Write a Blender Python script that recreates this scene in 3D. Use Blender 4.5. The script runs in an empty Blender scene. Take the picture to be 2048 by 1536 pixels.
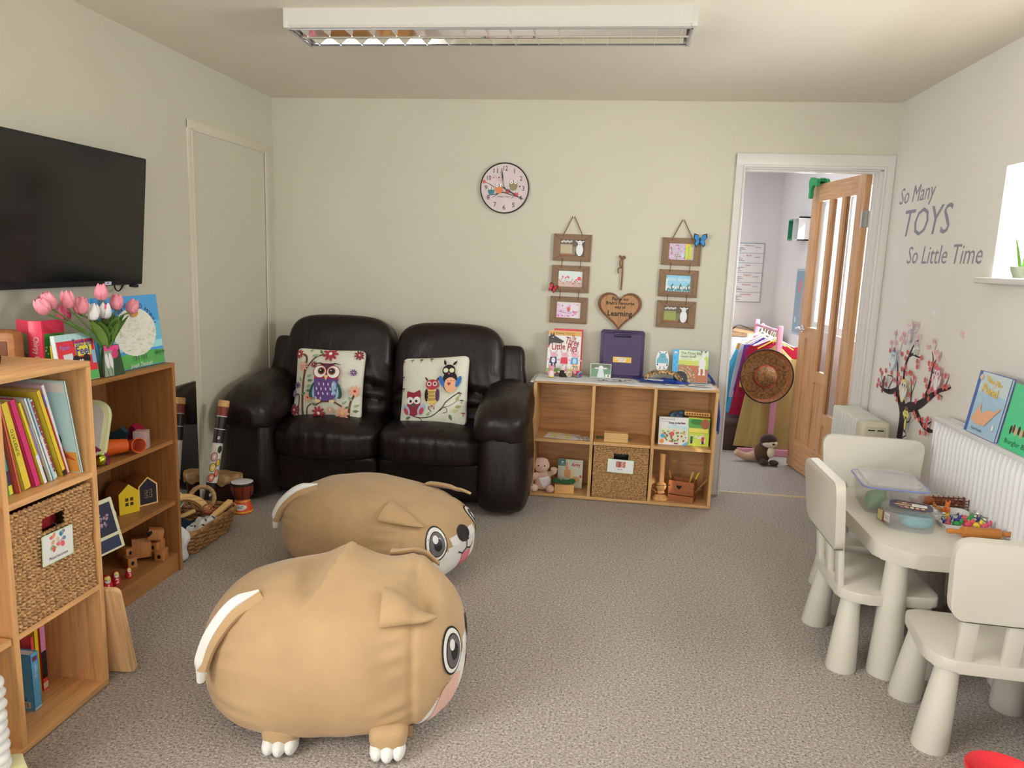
import bpy, bmesh, math, random
from mathutils import Vector as V, Matrix as MX, noise as NZ
from mathutils.bvhtree import BVHTree
from math import sin, cos, pi, radians as RD
sc = bpy.context.scene
COL = sc.collection
random.seed(7)
# ---------------- camera
cam_d = bpy.data.cameras.new('camera')
cam_d.sensor_width = 36.0
cam_d.lens = 36.0 * 1480.17 / 2048
cam_d.clip_start = .05
cam = bpy.data.objects.new('camera', cam_d); COL.objects.link(cam)
def cam_matrix(p, y, r):
    fwd = V((-sin(y)*cos(p), cos(y)*cos(p), -sin(p))); ri = V((cos(y), sin(y), 0)); up = ri.cross(fwd)
    a = cos(r)*ri + sin(r)*up; b = cos(r)*up - sin(r)*ri
    m = MX((a, b, -fwd)).transposed().to_4x4(); m.translation = V((0, 0, 1.42)); return m
cam.matrix_world = cam_matrix(.166372, .126138, .0352881)
sc.camera = cam
# ---------------- daylight and exposure
w = bpy.data.worlds.new('world'); sc.world = w; w.use_nodes = True
bg = w.node_tree.nodes['Background']; bg.inputs[0].default_value = (.86, .94, 1.0, 1); bg.inputs[1].default_value = 2.6
def lamp(name, kind, energy, color, loc, aim, **k):
    d = bpy.data.lights.new(name, kind); d.energy = energy; d.color = color
    for a, b in k.items(): setattr(d, a, b)
    o = bpy.data.objects.new(name, d); COL.objects.link(o); o.location = loc
    o.rotation_euler = (V(aim)-V(loc)).to_track_quat('-Z', 'Y').to_euler(); return o
lamp('sun', 'SUN', 14, (1, .93, .8), (4, -2, 5), (4-.35, -1, 4.55), angle=.012)
# daylight through the wide window behind the camera
lamp('daylight_rear_window', 'AREA', 66, (.97, .99, 1), (-.1, -3.62, 1.6), (-.2, 1.6, .35), shape='RECTANGLE', size=3.3, size_y=1.5)
lamp('right_wall_fill', 'AREA', 74, (.97, .99, 1), (-2.16, .2, 1.5), (1.6, 3.2, 1.0), shape='RECTANGLE', size=1.5, size_y=1.2)  # unseen source on the left, added to brighten the right wall
# daylight through the side window and through the window of the next room
lamp('daylight_side_window', 'AREA', 46, (.97, .99, 1), (1.93, 2.82, 1.64), (-1.8, 3.2, .75), shape='RECTANGLE', size=.85, size_y=.4)
lamp('daylight_next_room', 'AREA', 40, (.95, .98, 1), (1.6, 6.0, 1.5), (.2, 5.9, 1.3), shape='RECTANGLE', size=1.2, size_y=1.0)
sc.view_settings.view_transform = 'Standard'; sc.view_settings.look = 'None'
sc.view_settings.gamma = 1; sc.view_settings.use_curve_mapping = False
sc.view_settings.exposure = -0.04
# ---------------- helpers
def lin(h):
    h = h.lstrip('#'); c = [int(h[i:i+2], 16)/255 for i in (0, 2, 4)]
    return [x/12.92 if x <= .04045 else ((x+.055)/1.055)**2.4 for x in c]
def alb(h, k=1.6):
    r, g, b = lin(h); return (min(.86, r*k), min(.86, g*k*1.03), min(.86, b*k*1.12), 1)
MATS = {}
def mat(h, rough=.55, kind='', k=1.6, metal=0, **kw):
    key = (h, rough, kind, k, metal, tuple(sorted(kw.items())))
    if key in MATS: return MATS[key]
    m = bpy.data.materials.new((kind or 'plain')+'_'+h.strip('#')); m.use_nodes = True; nt = m.node_tree; N = nt.nodes; L = nt.links
    b = N['Principled BSDF']; c = alb(h, k); b.inputs['Base Color'].default_value = c
    b.inputs['Roughness'].default_value = rough; b.inputs['Metallic'].default_value = metal
    m.diffuse_color = c
    def node(t, **a):
        n = N.new(t)
        for x, y in a.items():
            if x in n.inputs: n.inputs[x].default_value = y
            else: setattr(n, x, y)
        return n
    def coords(scale, src='Object'):
        tc = node('ShaderNodeTexCoord'); mp = node('ShaderNodeMapping'); mp.inputs['Scale'].default_value = scale
        L.new(tc.outputs[src], mp.inputs['Vector']); return mp.outputs[0]
    def ramp(fac, *stops):
        r = node('ShaderNodeValToRGB'); e = r.color_ramp.elements
        while len(e) < len(stops): e.new(.5)
        for i, (p, col) in enumerate(stops): e[i].position = p; e[i].color = col
        L.new(fac, r.inputs[0]); return r.outputs[0]
    def bump(fac, s, d=.01):
        bp = node('ShaderNodeBump'); bp.inputs['Strength'].default_value = s; bp.inputs['Distance'].default_value = d
        L.new(fac, bp.inputs['Height']); L.new(bp.outputs[0], b.inputs['Normal'])
    def dk(f): return (c[0]*f, c[1]*f, c[2]*f, 1)
    def noise(scale, detail=4, vec=None, rough=.55):
        n = node('ShaderNodeTexNoise'); n.inputs['Scale'].default_value = scale; n.inputs['Detail'].default_value = detail; n.inputs['Roughness'].default_value = rough
        if vec: L.new(vec, n.inputs['Vector'])
        return n.outputs[0]
    if kind == 'wood':       # kw axis: grain direction
        ax = kw.get('axis', 'x'); s = kw.get('s', 1.0)
        sca = [22*s]*3; sca['xyz'.index(ax)] = 1.3*s
        f = noise(3.2, 6, coords(sca), .62)
        L.new(ramp(f, (.28, dk(.66)), (.5, c), (.72, (min(1, c[0]*1.16), min(1, c[1]*1.14), min(1, c[2]*1.1), 1))), b.inputs['Base Color'])
        bump(f, .08, .002)
    elif kind == 'carpet':
        v = coords((1, 1, 1)); f = noise(120, 3, v, .8); g = noise(3.5, 2, v); f3 = noise(260, 1, v)
        mx = node('ShaderNodeMix', data_type='RGBA'); L.new(g, mx.inputs[0])
        L.new(ramp(f, (.35, dk(.24)), (.46, dk(.82)), (.56, c), (.68, (min(1, c[0]*1.75), min(1, c[1]*1.75), min(1, c[2]*1.78), 1))), mx.inputs[6])
        L.new(ramp(f, (.33, dk(.22)), (.44, dk(.78)), (.55, dk(.96)), (.68, (min(1, c[0]*1.6), min(1, c[1]*1.58), min(1, c[2]*1.55), 1))), mx.inputs[7])
        L.new(mx.outputs[2], b.inputs['Base Color']); bump(f, .9, .012)
        b.inputs['Specular IOR Level'].default_value = .1
    elif kind == 'paint':
        f = noise(2.2, 3, coords((1, 1, 1))); L.new(ramp(f, (.3, dk(.965)), (.7, c)), b.inputs['Base Color'])
        bump(noise(90, 3, coords((1, 1, 1))), .05, .002)
    elif kind == 'leather':
        b.inputs['Specular IOR Level'].default_value = .36
        v = coords((1, 1, 1)); f = noise(9, 5, v); n2 = node('ShaderNodeTexVoronoi'); n2.inputs['Scale'].default_value = 190; L.new(v, n2.inputs['Vector'])
        L.new(ramp(f, (.3, dk(.7)), (.7, (c[0]*1.25, c[1]*1.2, c[2]*1.2, 1))), b.inputs['Base Color'])
        rr = node('ShaderNodeMapRange'); L.new(f, rr.inputs[0]); rr.inputs[3].default_value = rough-.1; rr.inputs[4].default_value = rough+.14; L.new(rr.outputs[0], b.inputs['Roughness'])
        w2 = noise(14, 4, coords((1.6, 1.6, .5)))
        ad = node('ShaderNodeMath', operation='MULTIPLY_ADD'); L.new(n2.outputs[0], ad.inputs[0]); ad.inputs[1].default_value = .04; L.new(w2, ad.inputs[2])
        bump(ad.outputs[0], .22, .02)
    elif kind == 'plush':
        v = coords((1, 1, 1)); f = noise(6, 4, v); L.new(ramp(f, (.3, dk(.86)), (.6, c), (.8, (min(1, c[0]*1.07), min(1, c[1]*1.08), min(1, c[2]*1.1), 1))), b.inputs['Base Color'])
        b.inputs['Sheen Weight'].default_value = .25; b.inputs['Sheen Roughness'].default_value = .4; bump(noise(240, 2, v), .25, .003)
    elif kind == 'cloth':
        v = coords((1, 1, 1)); f = noise(kw.get('s', 300), 2, v); L.new(ramp(f, (.35, dk(.8)), (.65, c)), b.inputs['Base Color']); bump(f, .4, .002)
        b.inputs['Specular IOR Level'].default_value = .15
    elif kind == 'speck':    # two-colour mottling, kw h2
        f = noise(kw.get('s', 40), 3, coords((1, 1, 1))); L.new(ramp(f, (.4, c), (.6, alb(kw['h2'], k))), b.inputs['Base Color'])
    elif kind == 'clear':
        b.inputs['Transmission Weight'].default_value = kw.get('t', 1); b.inputs['IOR'].default_value = kw.get('ior', 1.15)
        b.inputs['Alpha'].default_value = kw.get('a', 1)
    elif kind == 'pane':
        N.remove(b); g = node('ShaderNodeBsdfGlossy'); g.inputs['Roughness'].default_value = rough; t = node('ShaderNodeBsdfTransparent'); t.inputs[0].default_value = c
        mx = node('ShaderNodeMixShader'); mx.inputs[0].default_value = kw.get('f', .08); L.new(t.outputs[0], mx.inputs[1]); L.new(g.outputs[0], mx.inputs[2]); L.new(mx.outputs[0], N['Material Output'].inputs[0])
    elif kind == 'sheer':
        b.inputs['Alpha'].default_value = kw.get('a', .7)
    MATS[key] = m; return m

def Rz(a): return MX.Rotation(a, 4, 'Z')
def Rx(a): return MX.Rotation(a, 4, 'X')
def Ry(a): return MX.Rotation(a, 4, 'Y')
def T(*p): return MX.Translation(V(p))
FRONT = MX(((1, 0, 0, 0), (0, 0, -1, 0), (0, 1, 0, 0), (0, 0, 0, 1)))      # art plane facing -Y: u->X, v->Z
LEFTW = MX(((0, 0, 1, 0), (1, 0, 0, 0), (0, 1, 0, 0), (0, 0, 0, 1)))      # art plane facing +X: u->Y, v->Z
RIGHTW = MX(((0, 0, -1, 0), (-1, 0, 0, 0), (0, 1, 0, 0), (0, 0, 0, 1)))   # art plane facing -X: u->-Y, v->Z

class B:
    """collects shapes for one mesh object"""
    def __init__(s, M=None): s.v = []; s.f = []; s.mi = []; s.sm = []; s.mats = []; s.cur = 0; s.M = M or MX(); s.org = s.M.translation.copy(); s.z = 0; s.dz = 6e-5
    def use(s, m):
        if m not in s.mats: s.mats.append(m)
        s.cur = s.mats.index(m); return s
    def add(s, vs, fs, smooth=False, M=None):
        A = s.M @ M if M else s.M; o = len(s.v)
        s.v += [A @ V(p) for p in vs]; s.f += [[o+i for i in f] for f in fs]
        s.mi += [s.cur]*len(fs); s.sm += [smooth]*len(fs); return s
    def bm(s, b, smooth=False, M=None):
        b.verts.index_update(); s.add([v.co.copy() for v in b.verts], [[v.index for v in f.verts] for f in b.faces], smooth, M); b.free(); return s
    def box(s, c, d, M=None, r=0, seg=2):
        b = bmesh.new(); bmesh.ops.create_cube(b, size=1)
        bmesh.ops.scale(b, vec=d, verts=b.verts); bmesh.ops.translate(b, vec=c, verts=b.verts)
        if r: bmesh.ops.bevel(b, geom=list(b.edges), offset=r, segments=seg, profile=.5, affect='EDGES')
        return s.bm(b, bool(r), M)
    def b2(s, a, b, **k):    # box from two corners
        return s.box([(x+y)/2 for x, y in zip(a, b)], [abs(y-x) for x, y in zip(a, b)], **k)
    def lathe(s, prof, n=24, M=None, smooth=True, sx=1, sy=1):
        vs = []; fs = []; k = len(prof)
        for i in range(n):
            a = 2*pi*i/n
            for r, z in prof: vs.append((r*cos(a)*sx, r*sin(a)*sy, z))
        for i in range(n):
            j = (i+1) % n
            for q in range(k-1): fs.append([i*k+q, j*k+q, j*k+q+1, i*k+q+1])
        if prof[0][0] > 1e-6: fs.append([i*k for i in range(n)][::-1])
        if prof[-1][0] > 1e-6: fs.append([i*k+k-1 for i in range(n)])
        return s.add(vs, fs, smooth, M)
    def cyl(s, p, q, r, r2=None, n=16, smooth=True):
        p = V(p); q = V(q); d = q-p; M = T(*p) @ d.to_track_quat('Z', 'Y').to_matrix().to_4x4()
        return s.lathe([(r, 0), (r if r2 is None else r2, d.length)], n, M, smooth)
    def tube(s, pts, r, n=8, closed=False, flat=1):
        P = [V(p) for p in pts]; R = r if isinstance(r, (list, tuple)) else [r]*len(P); vs = []; fs = []; up = None; m = len(P)
        for i, p in enumerate(P):
            t = (P[(i+1) % m] if (closed or i < m-1) else p) - (P[i-1] if (closed or i) else p)
            if t.length < 1e-9: t = V((0, 0, 1))
            t.normalize()
            if up is None: up = V((0, 0, 1)) if abs(t.z) < .9 else V((1, 0, 0))
            x = up.cross(t)
            if x.length < 1e-6: x = V((1, 0, 0))
            x.normalize(); up = t.cross(x).normalized()
            for k in range(n): a = 2*pi*k/n; vs.append(p + x*cos(a)*R[i] + up*sin(a)*R[i]*flat)
        for i in range(m if closed else m-1):
            j = (i+1) % m
            for k in range(n): q = (k+1) % n; fs.append([i*n+k, i*n+q, j*n+q, j*n+k])
        if not closed: fs.append(list(range(n))[::-1]); fs.append([(m-1)*n+k for k in range(n)])
        return s.add(vs, fs, True)
    def ell(s, c, r, n=20, m=12, M=None):
        if not isinstance(r, (list, tuple)): r = (r, r, r)
        A = T(*c) @ (M or MX())
        return s.lathe([(max(1e-7, sin(pi*i/m)), -cos(pi*i/m)) for i in range(m+1)], n, A @ MX.Diagonal((*r, 1)))
    def soft(s, c, d, k=4, n=10, M=None, fn=None):     # rounded box with full sides
        b = bmesh.new(); bmesh.ops.create_cube(b, size=2); bmesh.ops.subdivide_edges(b, edges=b.edges, cuts=n, use_grid_fill=True)
        for v in b.verts:
            p = v.co; q = (abs(p.x)**k+abs(p.y)**k+abs(p.z)**k)**(1/k); p = p/q
            p = V((p.x*d[0]/2, p.y*d[1]/2, p.z*d[2]/2))
            v.co = V(fn(p)) if fn else p
        A = T(*c) @ (M or MX()); return s.bm(b, True, A)
    def prism(s, poly, z0, z1, M=None, r=0, smooth=False):
        n = len(poly); b = bmesh.new(); vs = [b.verts.new((x, y, z0)) for x, y in poly]; b.faces.new(vs[::-1])
        vt = [b.verts.new((x, y, z1)) for x, y in poly]; b.faces.new(vt)
        for i in range(n): j = (i+1) % n; b.faces.new([vs[i], vs[j], vt[j], vt[i]])
        if r:
            es = [e for e in b.edges if abs(e.verts[0].co.z-e.verts[1].co.z) < 1e-6]
            bmesh.ops.bevel(b, geom=es, offset=r, segments=2, profile=.5, affect='EDGES', clamp_overlap=True)
        return s.bm(b, smooth, M)
    def grid(s, fn, nu, nv, smooth=True, M=None, cu=False):
        vs = [fn(i/(nu-1 if not cu else nu), j/(nv-1)) for i in range(nu) for j in range(nv)]; fs = []
        for i in range(nu if cu else nu-1):
            k = (i+1) % nu
            for j in range(nv-1): fs.append([i*nv+j, k*nv+j, k*nv+j+1, i*nv+j+1])
        return s.add(vs, fs, smooth, M)
    # ---- flat art in the plane of s.M: every call lies a hair above the one before
    def lay(s): s.z += s.dz; return s.z
    def flat(s, pts, m=None):
        if m: s.use(m)
        z = s.lay(); n = len(pts); a = sum(pts[i][0]*pts[(i+1) % n][1]-pts[(i+1) % n][0]*pts[i][1] for i in range(n))
        if a < 0: pts = pts[::-1]
        return s.add([(x, y, z) for x, y in pts], [list(range(n))])
    def rect(s, x, y, w, h, m=None, rot=0):
        c, t = cos(rot), sin(rot)
        return s.flat([(x+a*w/2*c-b*h/2*t, y+a*w/2*t+b*h/2*c) for a, b in ((-1, -1), (1, -1), (1, 1), (-1, 1))], m)
    def disc(s, x, y, rx, ry=None, m=None, rot=0, n=20, a0=0, a1=2*pi):
        ry = ry or rx; c, t = cos(rot), sin(rot); full = abs(a1-a0-2*pi) < 1e-6; P = []
        for i in range(n if full else n+1):
            a = a0+(a1-a0)*i/n; u, v = rx*cos(a), ry*sin(a); P.append((x+u*c-v*t, y+u*t+v*c))
        return s.flat(P, m)
    def line(s, pts, w, m=None):
        if m: s.use(m)
        z = s.lay(); n = len(pts); W = w if isinstance(w, (list, tuple)) else [w]*n; vs = []; fs = []
        for i, (x, y) in enumerate(pts):
            a = pts[max(0, i-1)]; b = pts[min(n-1, i+1)]; dx, dy = b[0]-a[0], b[1]-a[1]; l = math.hypot(dx, dy) or 1
            vs += [(x-dy/l*W[i]/2, y+dx/l*W[i]/2, z), (x+dy/l*W[i]/2, y-dx/l*W[i]/2, z)]
        for i in range(n-1): fs.append([2*i+1, 2*i+3, 2*i+2, 2*i])
        return s.add(vs, fs)
    def flower(s, x, y, r, m, mc, n=8, mo=None):
        for i in range(n):
            a = 2*pi*i/n; s.disc(x+cos(a)*r*.62, y+sin(a)*r*.62, r*.4, r*.17, m, rot=a, n=8)
        s.disc(x, y, r*.34, None, mo or m, n=12); return s.disc(x, y, r*.22, None, mc, n=10)
    def leaf(s, x, y, l, a, m, w=.4):
        P = [(0, 0), (.3, w*.42), (.6, w*.4), (1, 0), (.6, -w*.4), (.3, -w*.42)]; c, t = cos(a), sin(a)
        return s.flat([(x+l*(u*c-v*t), y+l*(u*t+v*c)) for u, v in P], m)
    def text(s, t, x, y, size, m=None, w=None, shear=0, rot=0, bold=0, align='CENTER'):
        if m: s.use(m)
        cu = bpy.data.curves.new('t', 'FONT'); cu.body = t; cu.size = 1; cu.shear = shear; cu.align_x = align; cu.align_y = 'CENTER'; cu.resolution_u = 2; cu.offset = bold
        o = bpy.data.objects.new('t', cu); me = bpy.data.meshes.new_from_object(o)
        vs = [v.co.copy() for v in me.vertices]; fs = [list(p.vertices) for p in me.polygons]
        bpy.data.objects.remove(o); bpy.data.curves.remove(cu); bpy.data.meshes.remove(me)
        if not vs: return s
        sx = size
        if w: sx = w/max(1e-6, max(p.x for p in vs)-min(p.x for p in vs))
        z = s.lay(); c, q = cos(rot), sin(rot)
        return s.add([(x+p.x*sx*c-p.y*size*q, y+p.x*sx*q+p.y*size*c, z) for p in vs], fs)
    def bvh(s): return BVHTree.FromPolygons([tuple(p) for p in s.v], s.f)
    def wrap(s, tree, d, off=.0015, cuts=0):   # lay flat art onto a curved surface along direction d
        if cuts:
            b = bmesh.new(); vs = [b.verts.new(p) for p in s.v]
            for f, mi in zip(s.f, s.mi):
                try: q = b.faces.new([vs[i] for i in f]); q.material_index = mi
                except ValueError: pass
            bmesh.ops.triangulate(b, faces=b.faces); bmesh.ops.subdivide_edges(b, edges=b.edges, cuts=cuts, use_grid_fill=True)
            b.verts.index_update(); s.v = [v.co.copy() for v in b.verts]; s.f = [[v.index for v in f.verts] for f in b.faces]; s.mi = [f.material_index for f in b.faces]; s.sm = [True]*len(s.f); b.free()
        d = V(d).normalized(); o = []; ok = []
        for p in s.v:
            h = tree.ray_cast(p - d*1.0, d); ok.append(bool(h[0]))
            o.append(h[0]-d*(off+(p-s.org).dot(-d)) if h[0] else p)
        s.v = o; keep = [i for i, f in enumerate(s.f) if all(ok[k] for k in f)]
        s.f = [s.f[i] for i in keep]; s.mi = [s.mi[i] for i in keep]; s.sm = [s.sm[i] for i in keep]
        used = sorted({k for f in s.f for k in f}); ix = {k: i for i, k in enumerate(used)}; s.v = [s.v[k] for k in used]; s.f = [[ix[k] for k in f] for f in s.f]
        return s
    def build(s, name, m=None, parent=None, loc=None, rot=None, sub=0, weld=0, bev=0):
        me = bpy.data.meshes.new(name); me.from_pydata([tuple(p) for p in s.v], [], s.f)
        for x in (s.mats or [m or mat('#808080')]): me.materials.append(x)
        if m and s.mats: me.materials.clear(); me.materials.append(m)
        me.polygons.foreach_set('material_index', s.mi if (s.mats and not m) else [0]*len(s.f)); me.polygons.foreach_set('use_smooth', s.sm)
        me.update(); o = bpy.data.objects.new(name, me); COL.objects.link(o)
        if parent: o.parent = parent
        if loc: o.location = loc
        if rot: o.rotation_euler = rot
        if any(s.sm) and not all(s.sm) or bev:
            pass
        if any(s.sm):
            bmm = bmesh.new(); bmm.from_mesh(me)
            for e in bmm.edges:
                if len(e.link_faces) == 2 and e.calc_face_angle(0) > .75: e.smooth = False
            bmm.to_mesh(me); bmm.free()
        if bev: q = o.modifiers.new('b', 'BEVEL'); q.width = bev; q.segments = 2; q.limit_method = 'ANGLE'
        if sub: q = o.modifiers.new('s', 'SUBSURF'); q.levels = q.render_levels = sub
        return o
def tag(o, label=None, cat=None, group=None, kind=None):
    if label: o['label'] = label
    if cat: o['category'] = cat
    if group: o['group'] = group
    if kind: o['kind'] = kind
    return o
def thing(name, label, cat, loc=(0, 0, 0), rz=0, group=None, rot=None):
    o = bpy.data.objects.new(name, None); COL.objects.link(o); o.location = loc; o.rotation_euler = rot or (0, 0, rz)
    return tag(o, label, cat, group)
def structure(o): o['kind'] = 'structure'; return o
def kids(o): return [c for c in bpy.data.objects if c.parent == o]
def dup(root, loc, rz=0, label=None, group=None, rot=None):
    r = root.copy(); COL.objects.link(r); r.location = loc; r.rotation_euler = rot or (0, 0, rz)
    if label: r['label'] = label
    if group: r['group'] = group
    for ch in kids(root):
        c = ch.copy(); COL.objects.link(c); c.parent = r
        for g in kids(ch): d = g.copy(); COL.objects.link(d); d.parent = c
    return r
def rrect(w, h, r, n=5, x=0, y=0):
    P = []
    for cx, cy, a0 in ((w/2-r, h/2-r, 0), (-w/2+r, h/2-r, pi/2), (-w/2+r, -h/2+r, pi), (w/2-r, -h/2+r, 1.5*pi)):
        for i in range(n+1): a = a0+pi/2*i/n; P.append((x+cx+r*cos(a), y+cy+r*sin(a)))
    return P
def spline(pts, n=8):
    P = [V(p) for p in pts]; P = [P[0]*2-P[1]]+P+[P[-1]*2-P[-2]]; o = []
    for i in range(1, len(P)-2):
        for k in range(n):
            t = k/n; a, b, c, d = P[i-1:i+3]
            o.append(.5*(2*b+(c-a)*t+(2*a-5*b+4*c-d)*t*t+(3*b-a-3*c+d)*t**3))
    return o+[P[-2]]
# ---------------- the setting
LW, RW, BK, CE = -2.178, 1.582, 4.646, 2.372
WALL = mat('#b8b19b', .8, 'paint', k=1.38); WHITE = mat('#c8c2b6', .4); GLOSS = mat('#c9c3b7', .3, k=1.28); NEXTW = mat('#c2beb8', .8, 'paint')
CARPET = mat('#a1968a', .95, 'carpet', k=1.72)
def slab(name, a, b, m): return structure(B().b2(a, b).build(name, m))
slab('floor', (-2.35, -3.75, -.06), (2.05, 4.705, 0), CARPET)
slab('floor', (-.6, 4.715, -.06), (2.05, 8.1, 0), mat('#a39a92', .95, 'carpet', k=1.7))
t = B().b2((.735, 4.70, -.01), (1.505, 4.722, .004)); structure(t.build('trim_1', mat('#ab9a74', .5)))
slab('ceiling', (-2.35, -3.75, CE), (2.05, 4.72, CE+.1), mat('#b5ad9a', .85, 'paint', k=1.8))
slab('ceiling', (-.6, 4.72, CE), (2.05, 8.1, CE+.1), NEXTW)
def holed(name, rng, holes, m, axis):
    """wall of thickness rng with rectangular openings (a0,a1,z0,z1); axis is the direction the wall runs in"""
    A0, A1, t0, t1 = rng; b = B()
    ys = sorted({A0, A1, *[h[0] for h in holes], *[h[1] for h in holes]})
    for p, q in zip(ys, ys[1:]):
        zs = [(h[2], h[3]) for h in holes if h[0] <= p and h[1] >= q]; z = 0
        for lo, hi in sorted(zs)+[(CE, CE)]:
            if lo > z: b.b2((p, t0, z), (q, t1, lo)) if axis == 'x' else b.b2((t0, p, z), (t1, q, lo))
            z = hi
    return structure(b.build(name, m))
holed('wall_back', (-2.3, 2.05, BK, BK+.105), [(.715, 1.53, 0, 2.03)], WALL, 'x')
holed('wall_left', (-3.75, 4.7, -2.33, LW), [(-.6, 1.0, .85, 2.15)], WALL, 'y')  # opening added for the lamp that fills the right wall
slab('wall_outside', (-5, -6.2, -.1), (2.7, -6.1, 5.5), mat('#9a9488', .9))  # unseen, added to keep the sun out of the rear window
holed('wall_right', (-3.75, BK, RW, 1.99), [(2.30, 3.37, 1.412, 1.868), (-.4, 1.55, 1.55, 2.36)], mat('#c3bbae', .75, 'paint'), 'y')  # nearer opening is added, only to feed the two sun slits
holed('wall_rear', (-2.3, 2.0, -3.72, -3.6), [(-1.8, 1.6, .8, 2.3)], WALL, 'x')
# next room
slab('wall_far', (-.6, 7.9, 0), (2.05, 8.02, CE), NEXTW)
holed('wall_side', (4.755, 7.9, 1.665, 1.78), [(5.05, 6.5, .95, 2.05)], NEXTW, 'y')
slab('wall_hall', (-.6, 4.755, 0), (-.5, 7.9, CE), NEXTW)
# window in the right wall
wf = B(); 
for a, b in (((1.9, 2.30, 1.412), (1.95, 3.37, 1.45)), ((1.9, 2.30, 1.83), (1.95, 3.37, 1.868)), ((1.9, 2.30, 1.45), (1.95, 2.35, 1.83)), ((1.9, 3.32, 1.45), (1.95, 3.37, 1.83)), ((1.9, 2.81, 1.45), (1.95, 2.86, 1.83))): wf.b2(a, b)
wn = structure(wf.build('window_1', WHITE)); B().b2((1.92, 2.35, 1.45), (1.926, 3.32, 1.83)).build('glass_pane', mat('#ffffff', .02, 'pane', k=1, f=.06), wn)
structure(B().b2((1.525, 2.2, 1.39), (1.9, 3.41, 1.416), r=.009).build('window_sill', GLOSS))
wf = B()
for a, b in (((-1.8, -3.7, .8), (1.6, -3.64, .86)), ((-1.8, -3.7, 2.24), (1.6, -3.64, 2.3)), ((-1.8, -3.7, .86), (-1.74, -3.64, 2.24)), ((1.54, -3.7, .86), (1.6, -3.64, 2.24)), ((-.13, -3.7, .86), (-.07, -3.64, 2.24))): wf.b2(a, b)
structure(wf.build('window_2', WHITE))
# unseen plate added so only two slits of sun reach the low shelf
holed('window_4', (-.4, 1.55, RW+.002, RW+.014), [(.965, 1.035, 1.59, 1.71), (1.385, 1.455, 1.655, 1.70)], WHITE, 'y')
wf = B()
for a, b in (((1.7, 5.05, .95), (1.75, 6.5, 1.0)), ((1.7, 5.05, 2.0), (1.75, 6.5, 2.05)), ((1.7, 5.05, 1), (1.75, 5.1, 2)), ((1.7, 6.45, 1), (1.75, 6.5, 2)), ((1.7, 5.75, 1), (1.75, 5.8, 2))): wf.b2(a, b)
structure(wf.build('window_3', WHITE))
# doorway trim: architraves with a rounded inner bead, jamb lining and stop
t = B()
t.b2((.694, BK-.018, 0), (.748, BK, 2.083), r=.004); t.b2((1.523, BK-.018, 0), (1.581, BK, 2.083), r=.004); t.b2((.694, BK-.0181, 2.008), (1.581, BK, 2.083), r=.004)
t.b2((.736, BK-.026, 0), (.75, BK-.014, 2.01), r=.005); t.b2((1.521, BK-.026, 0), (1.535, BK-.014, 2.01), r=.005); t.b2((.736, BK-.026, 2.003), (1.535, BK-.014, 2.018), r=.005)
t.b2((.715, BK-.004, 0), (.742, BK+.11, 2.0)); t.b2((1.507, BK-.004, 0), (1.53, BK+.11, 2.0)); t.b2((.715, BK-.004, 1.996), (1.53, BK+.11, 2.03))
t.b2((.742, BK+.03, 0), (.752, BK+.066, 1.985)); t.b2((1.497, BK+.03, 0), (1.507, BK+.066, 1.985)); t.b2((.742, BK+.03, 1.984), (1.507, BK+.066, 1.996))
structure(t.build('trim_2', GLOSS))
# flush painted door in the left wall
d1 = structure(B().b2((LW-.004, 3.715, 0), (LW+.003, 4.52, 2.02)).build('door_1', WALL))
t = B()
for a, b in (((LW-.01, 3.668, 0), (LW+.007, 3.713, 2.07)), ((LW-.01, 4.525, 0), (LW+.007, 4.577, 2.07)), ((LW-.01, 3.668, 2.022), (LW+.0071, 4.577, 2.07))): t.b2(a, b, r=.004)
for a, b in (((LW-.01, 3.700, 0), (LW+.011, 3.713, 2.03)), ((LW-.01, 4.525, 0), (LW+.011, 4.538, 2.03)), ((LW-.01, 3.70, 2.018), (LW+.011, 4.538, 2.03))): t.b2(a, b, r=.004)
structure(t.build('trim_3', mat('#bdb49e', .45, k=1.4)))
# skirting boards
SK = mat('#c2bbad', .4, k=1.35)
slab('baseboard_back', (-2.178, BK-.015, 0), (.694, BK, .11), SK)
slab('baseboard_left', (LW, -3.6, 0), (LW+.015, 3.668, .11), SK)
slab('baseboard_right', (RW-.015, -3.6, 0), (RW, BK-.02, .11), SK)
# open oak door with three tall glass lights
OAK = mat('#a37a52', .45, 'wood', axis='z'); OAKX = mat('#a37a52', .45, 'wood', axis='x'); OAKD = mat('#8a5a32', .5, 'wood', axis='z')
d2 = thing('door_2', None, None, (1.488, 4.765, .012), RD(98.6)); structure(d2)
# local: x from hinge to free edge, y thickness (+-.0175), z up
Wd, Hd = .755, 1.985; th = .0175
s = B()
for a, b in (((0, -th, 0), (.105, th, Hd)), ((Wd-.105, -th, 0), (Wd, th, Hd))): s.b2(a, b, r=.002)
s.use(OAK)
s.build('stile', OAK, d2)
r = B(); r.b2((.105, -th, 0), (Wd-.105, th, .21)); r.b2((.105, -th, Hd-.115), (Wd-.105, th, Hd)); r.build('rail', OAKX, d2)
m = B(); xs = (.105, .2685, .4865-.01, .65)
L = .545/3; bars = [.105+L-.012, .105+2*L-.012]
for x in bars: m.b2((x-.02, -th, .21), (x+.02, th, Hd-.115))
m.build('mullion', OAK, d2)
p = B(); edges = [.105, bars[0]-.02, bars[0]+.02, bars[1]-.02, bars[1]+.02, Wd-.105]; tops = (.62, .80, .98)
lights = [(edges[0], edges[1], .40), (edges[2], edges[3], .66), (edges[4], edges[5], .94)]
for x0, x1, z in lights: p.b2((x0, -.007, .21), (x1, .007, z)); p.b2((x0, -th, z), (x1, th, z+.075))
p.build('panel', OAK, d2)
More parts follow.
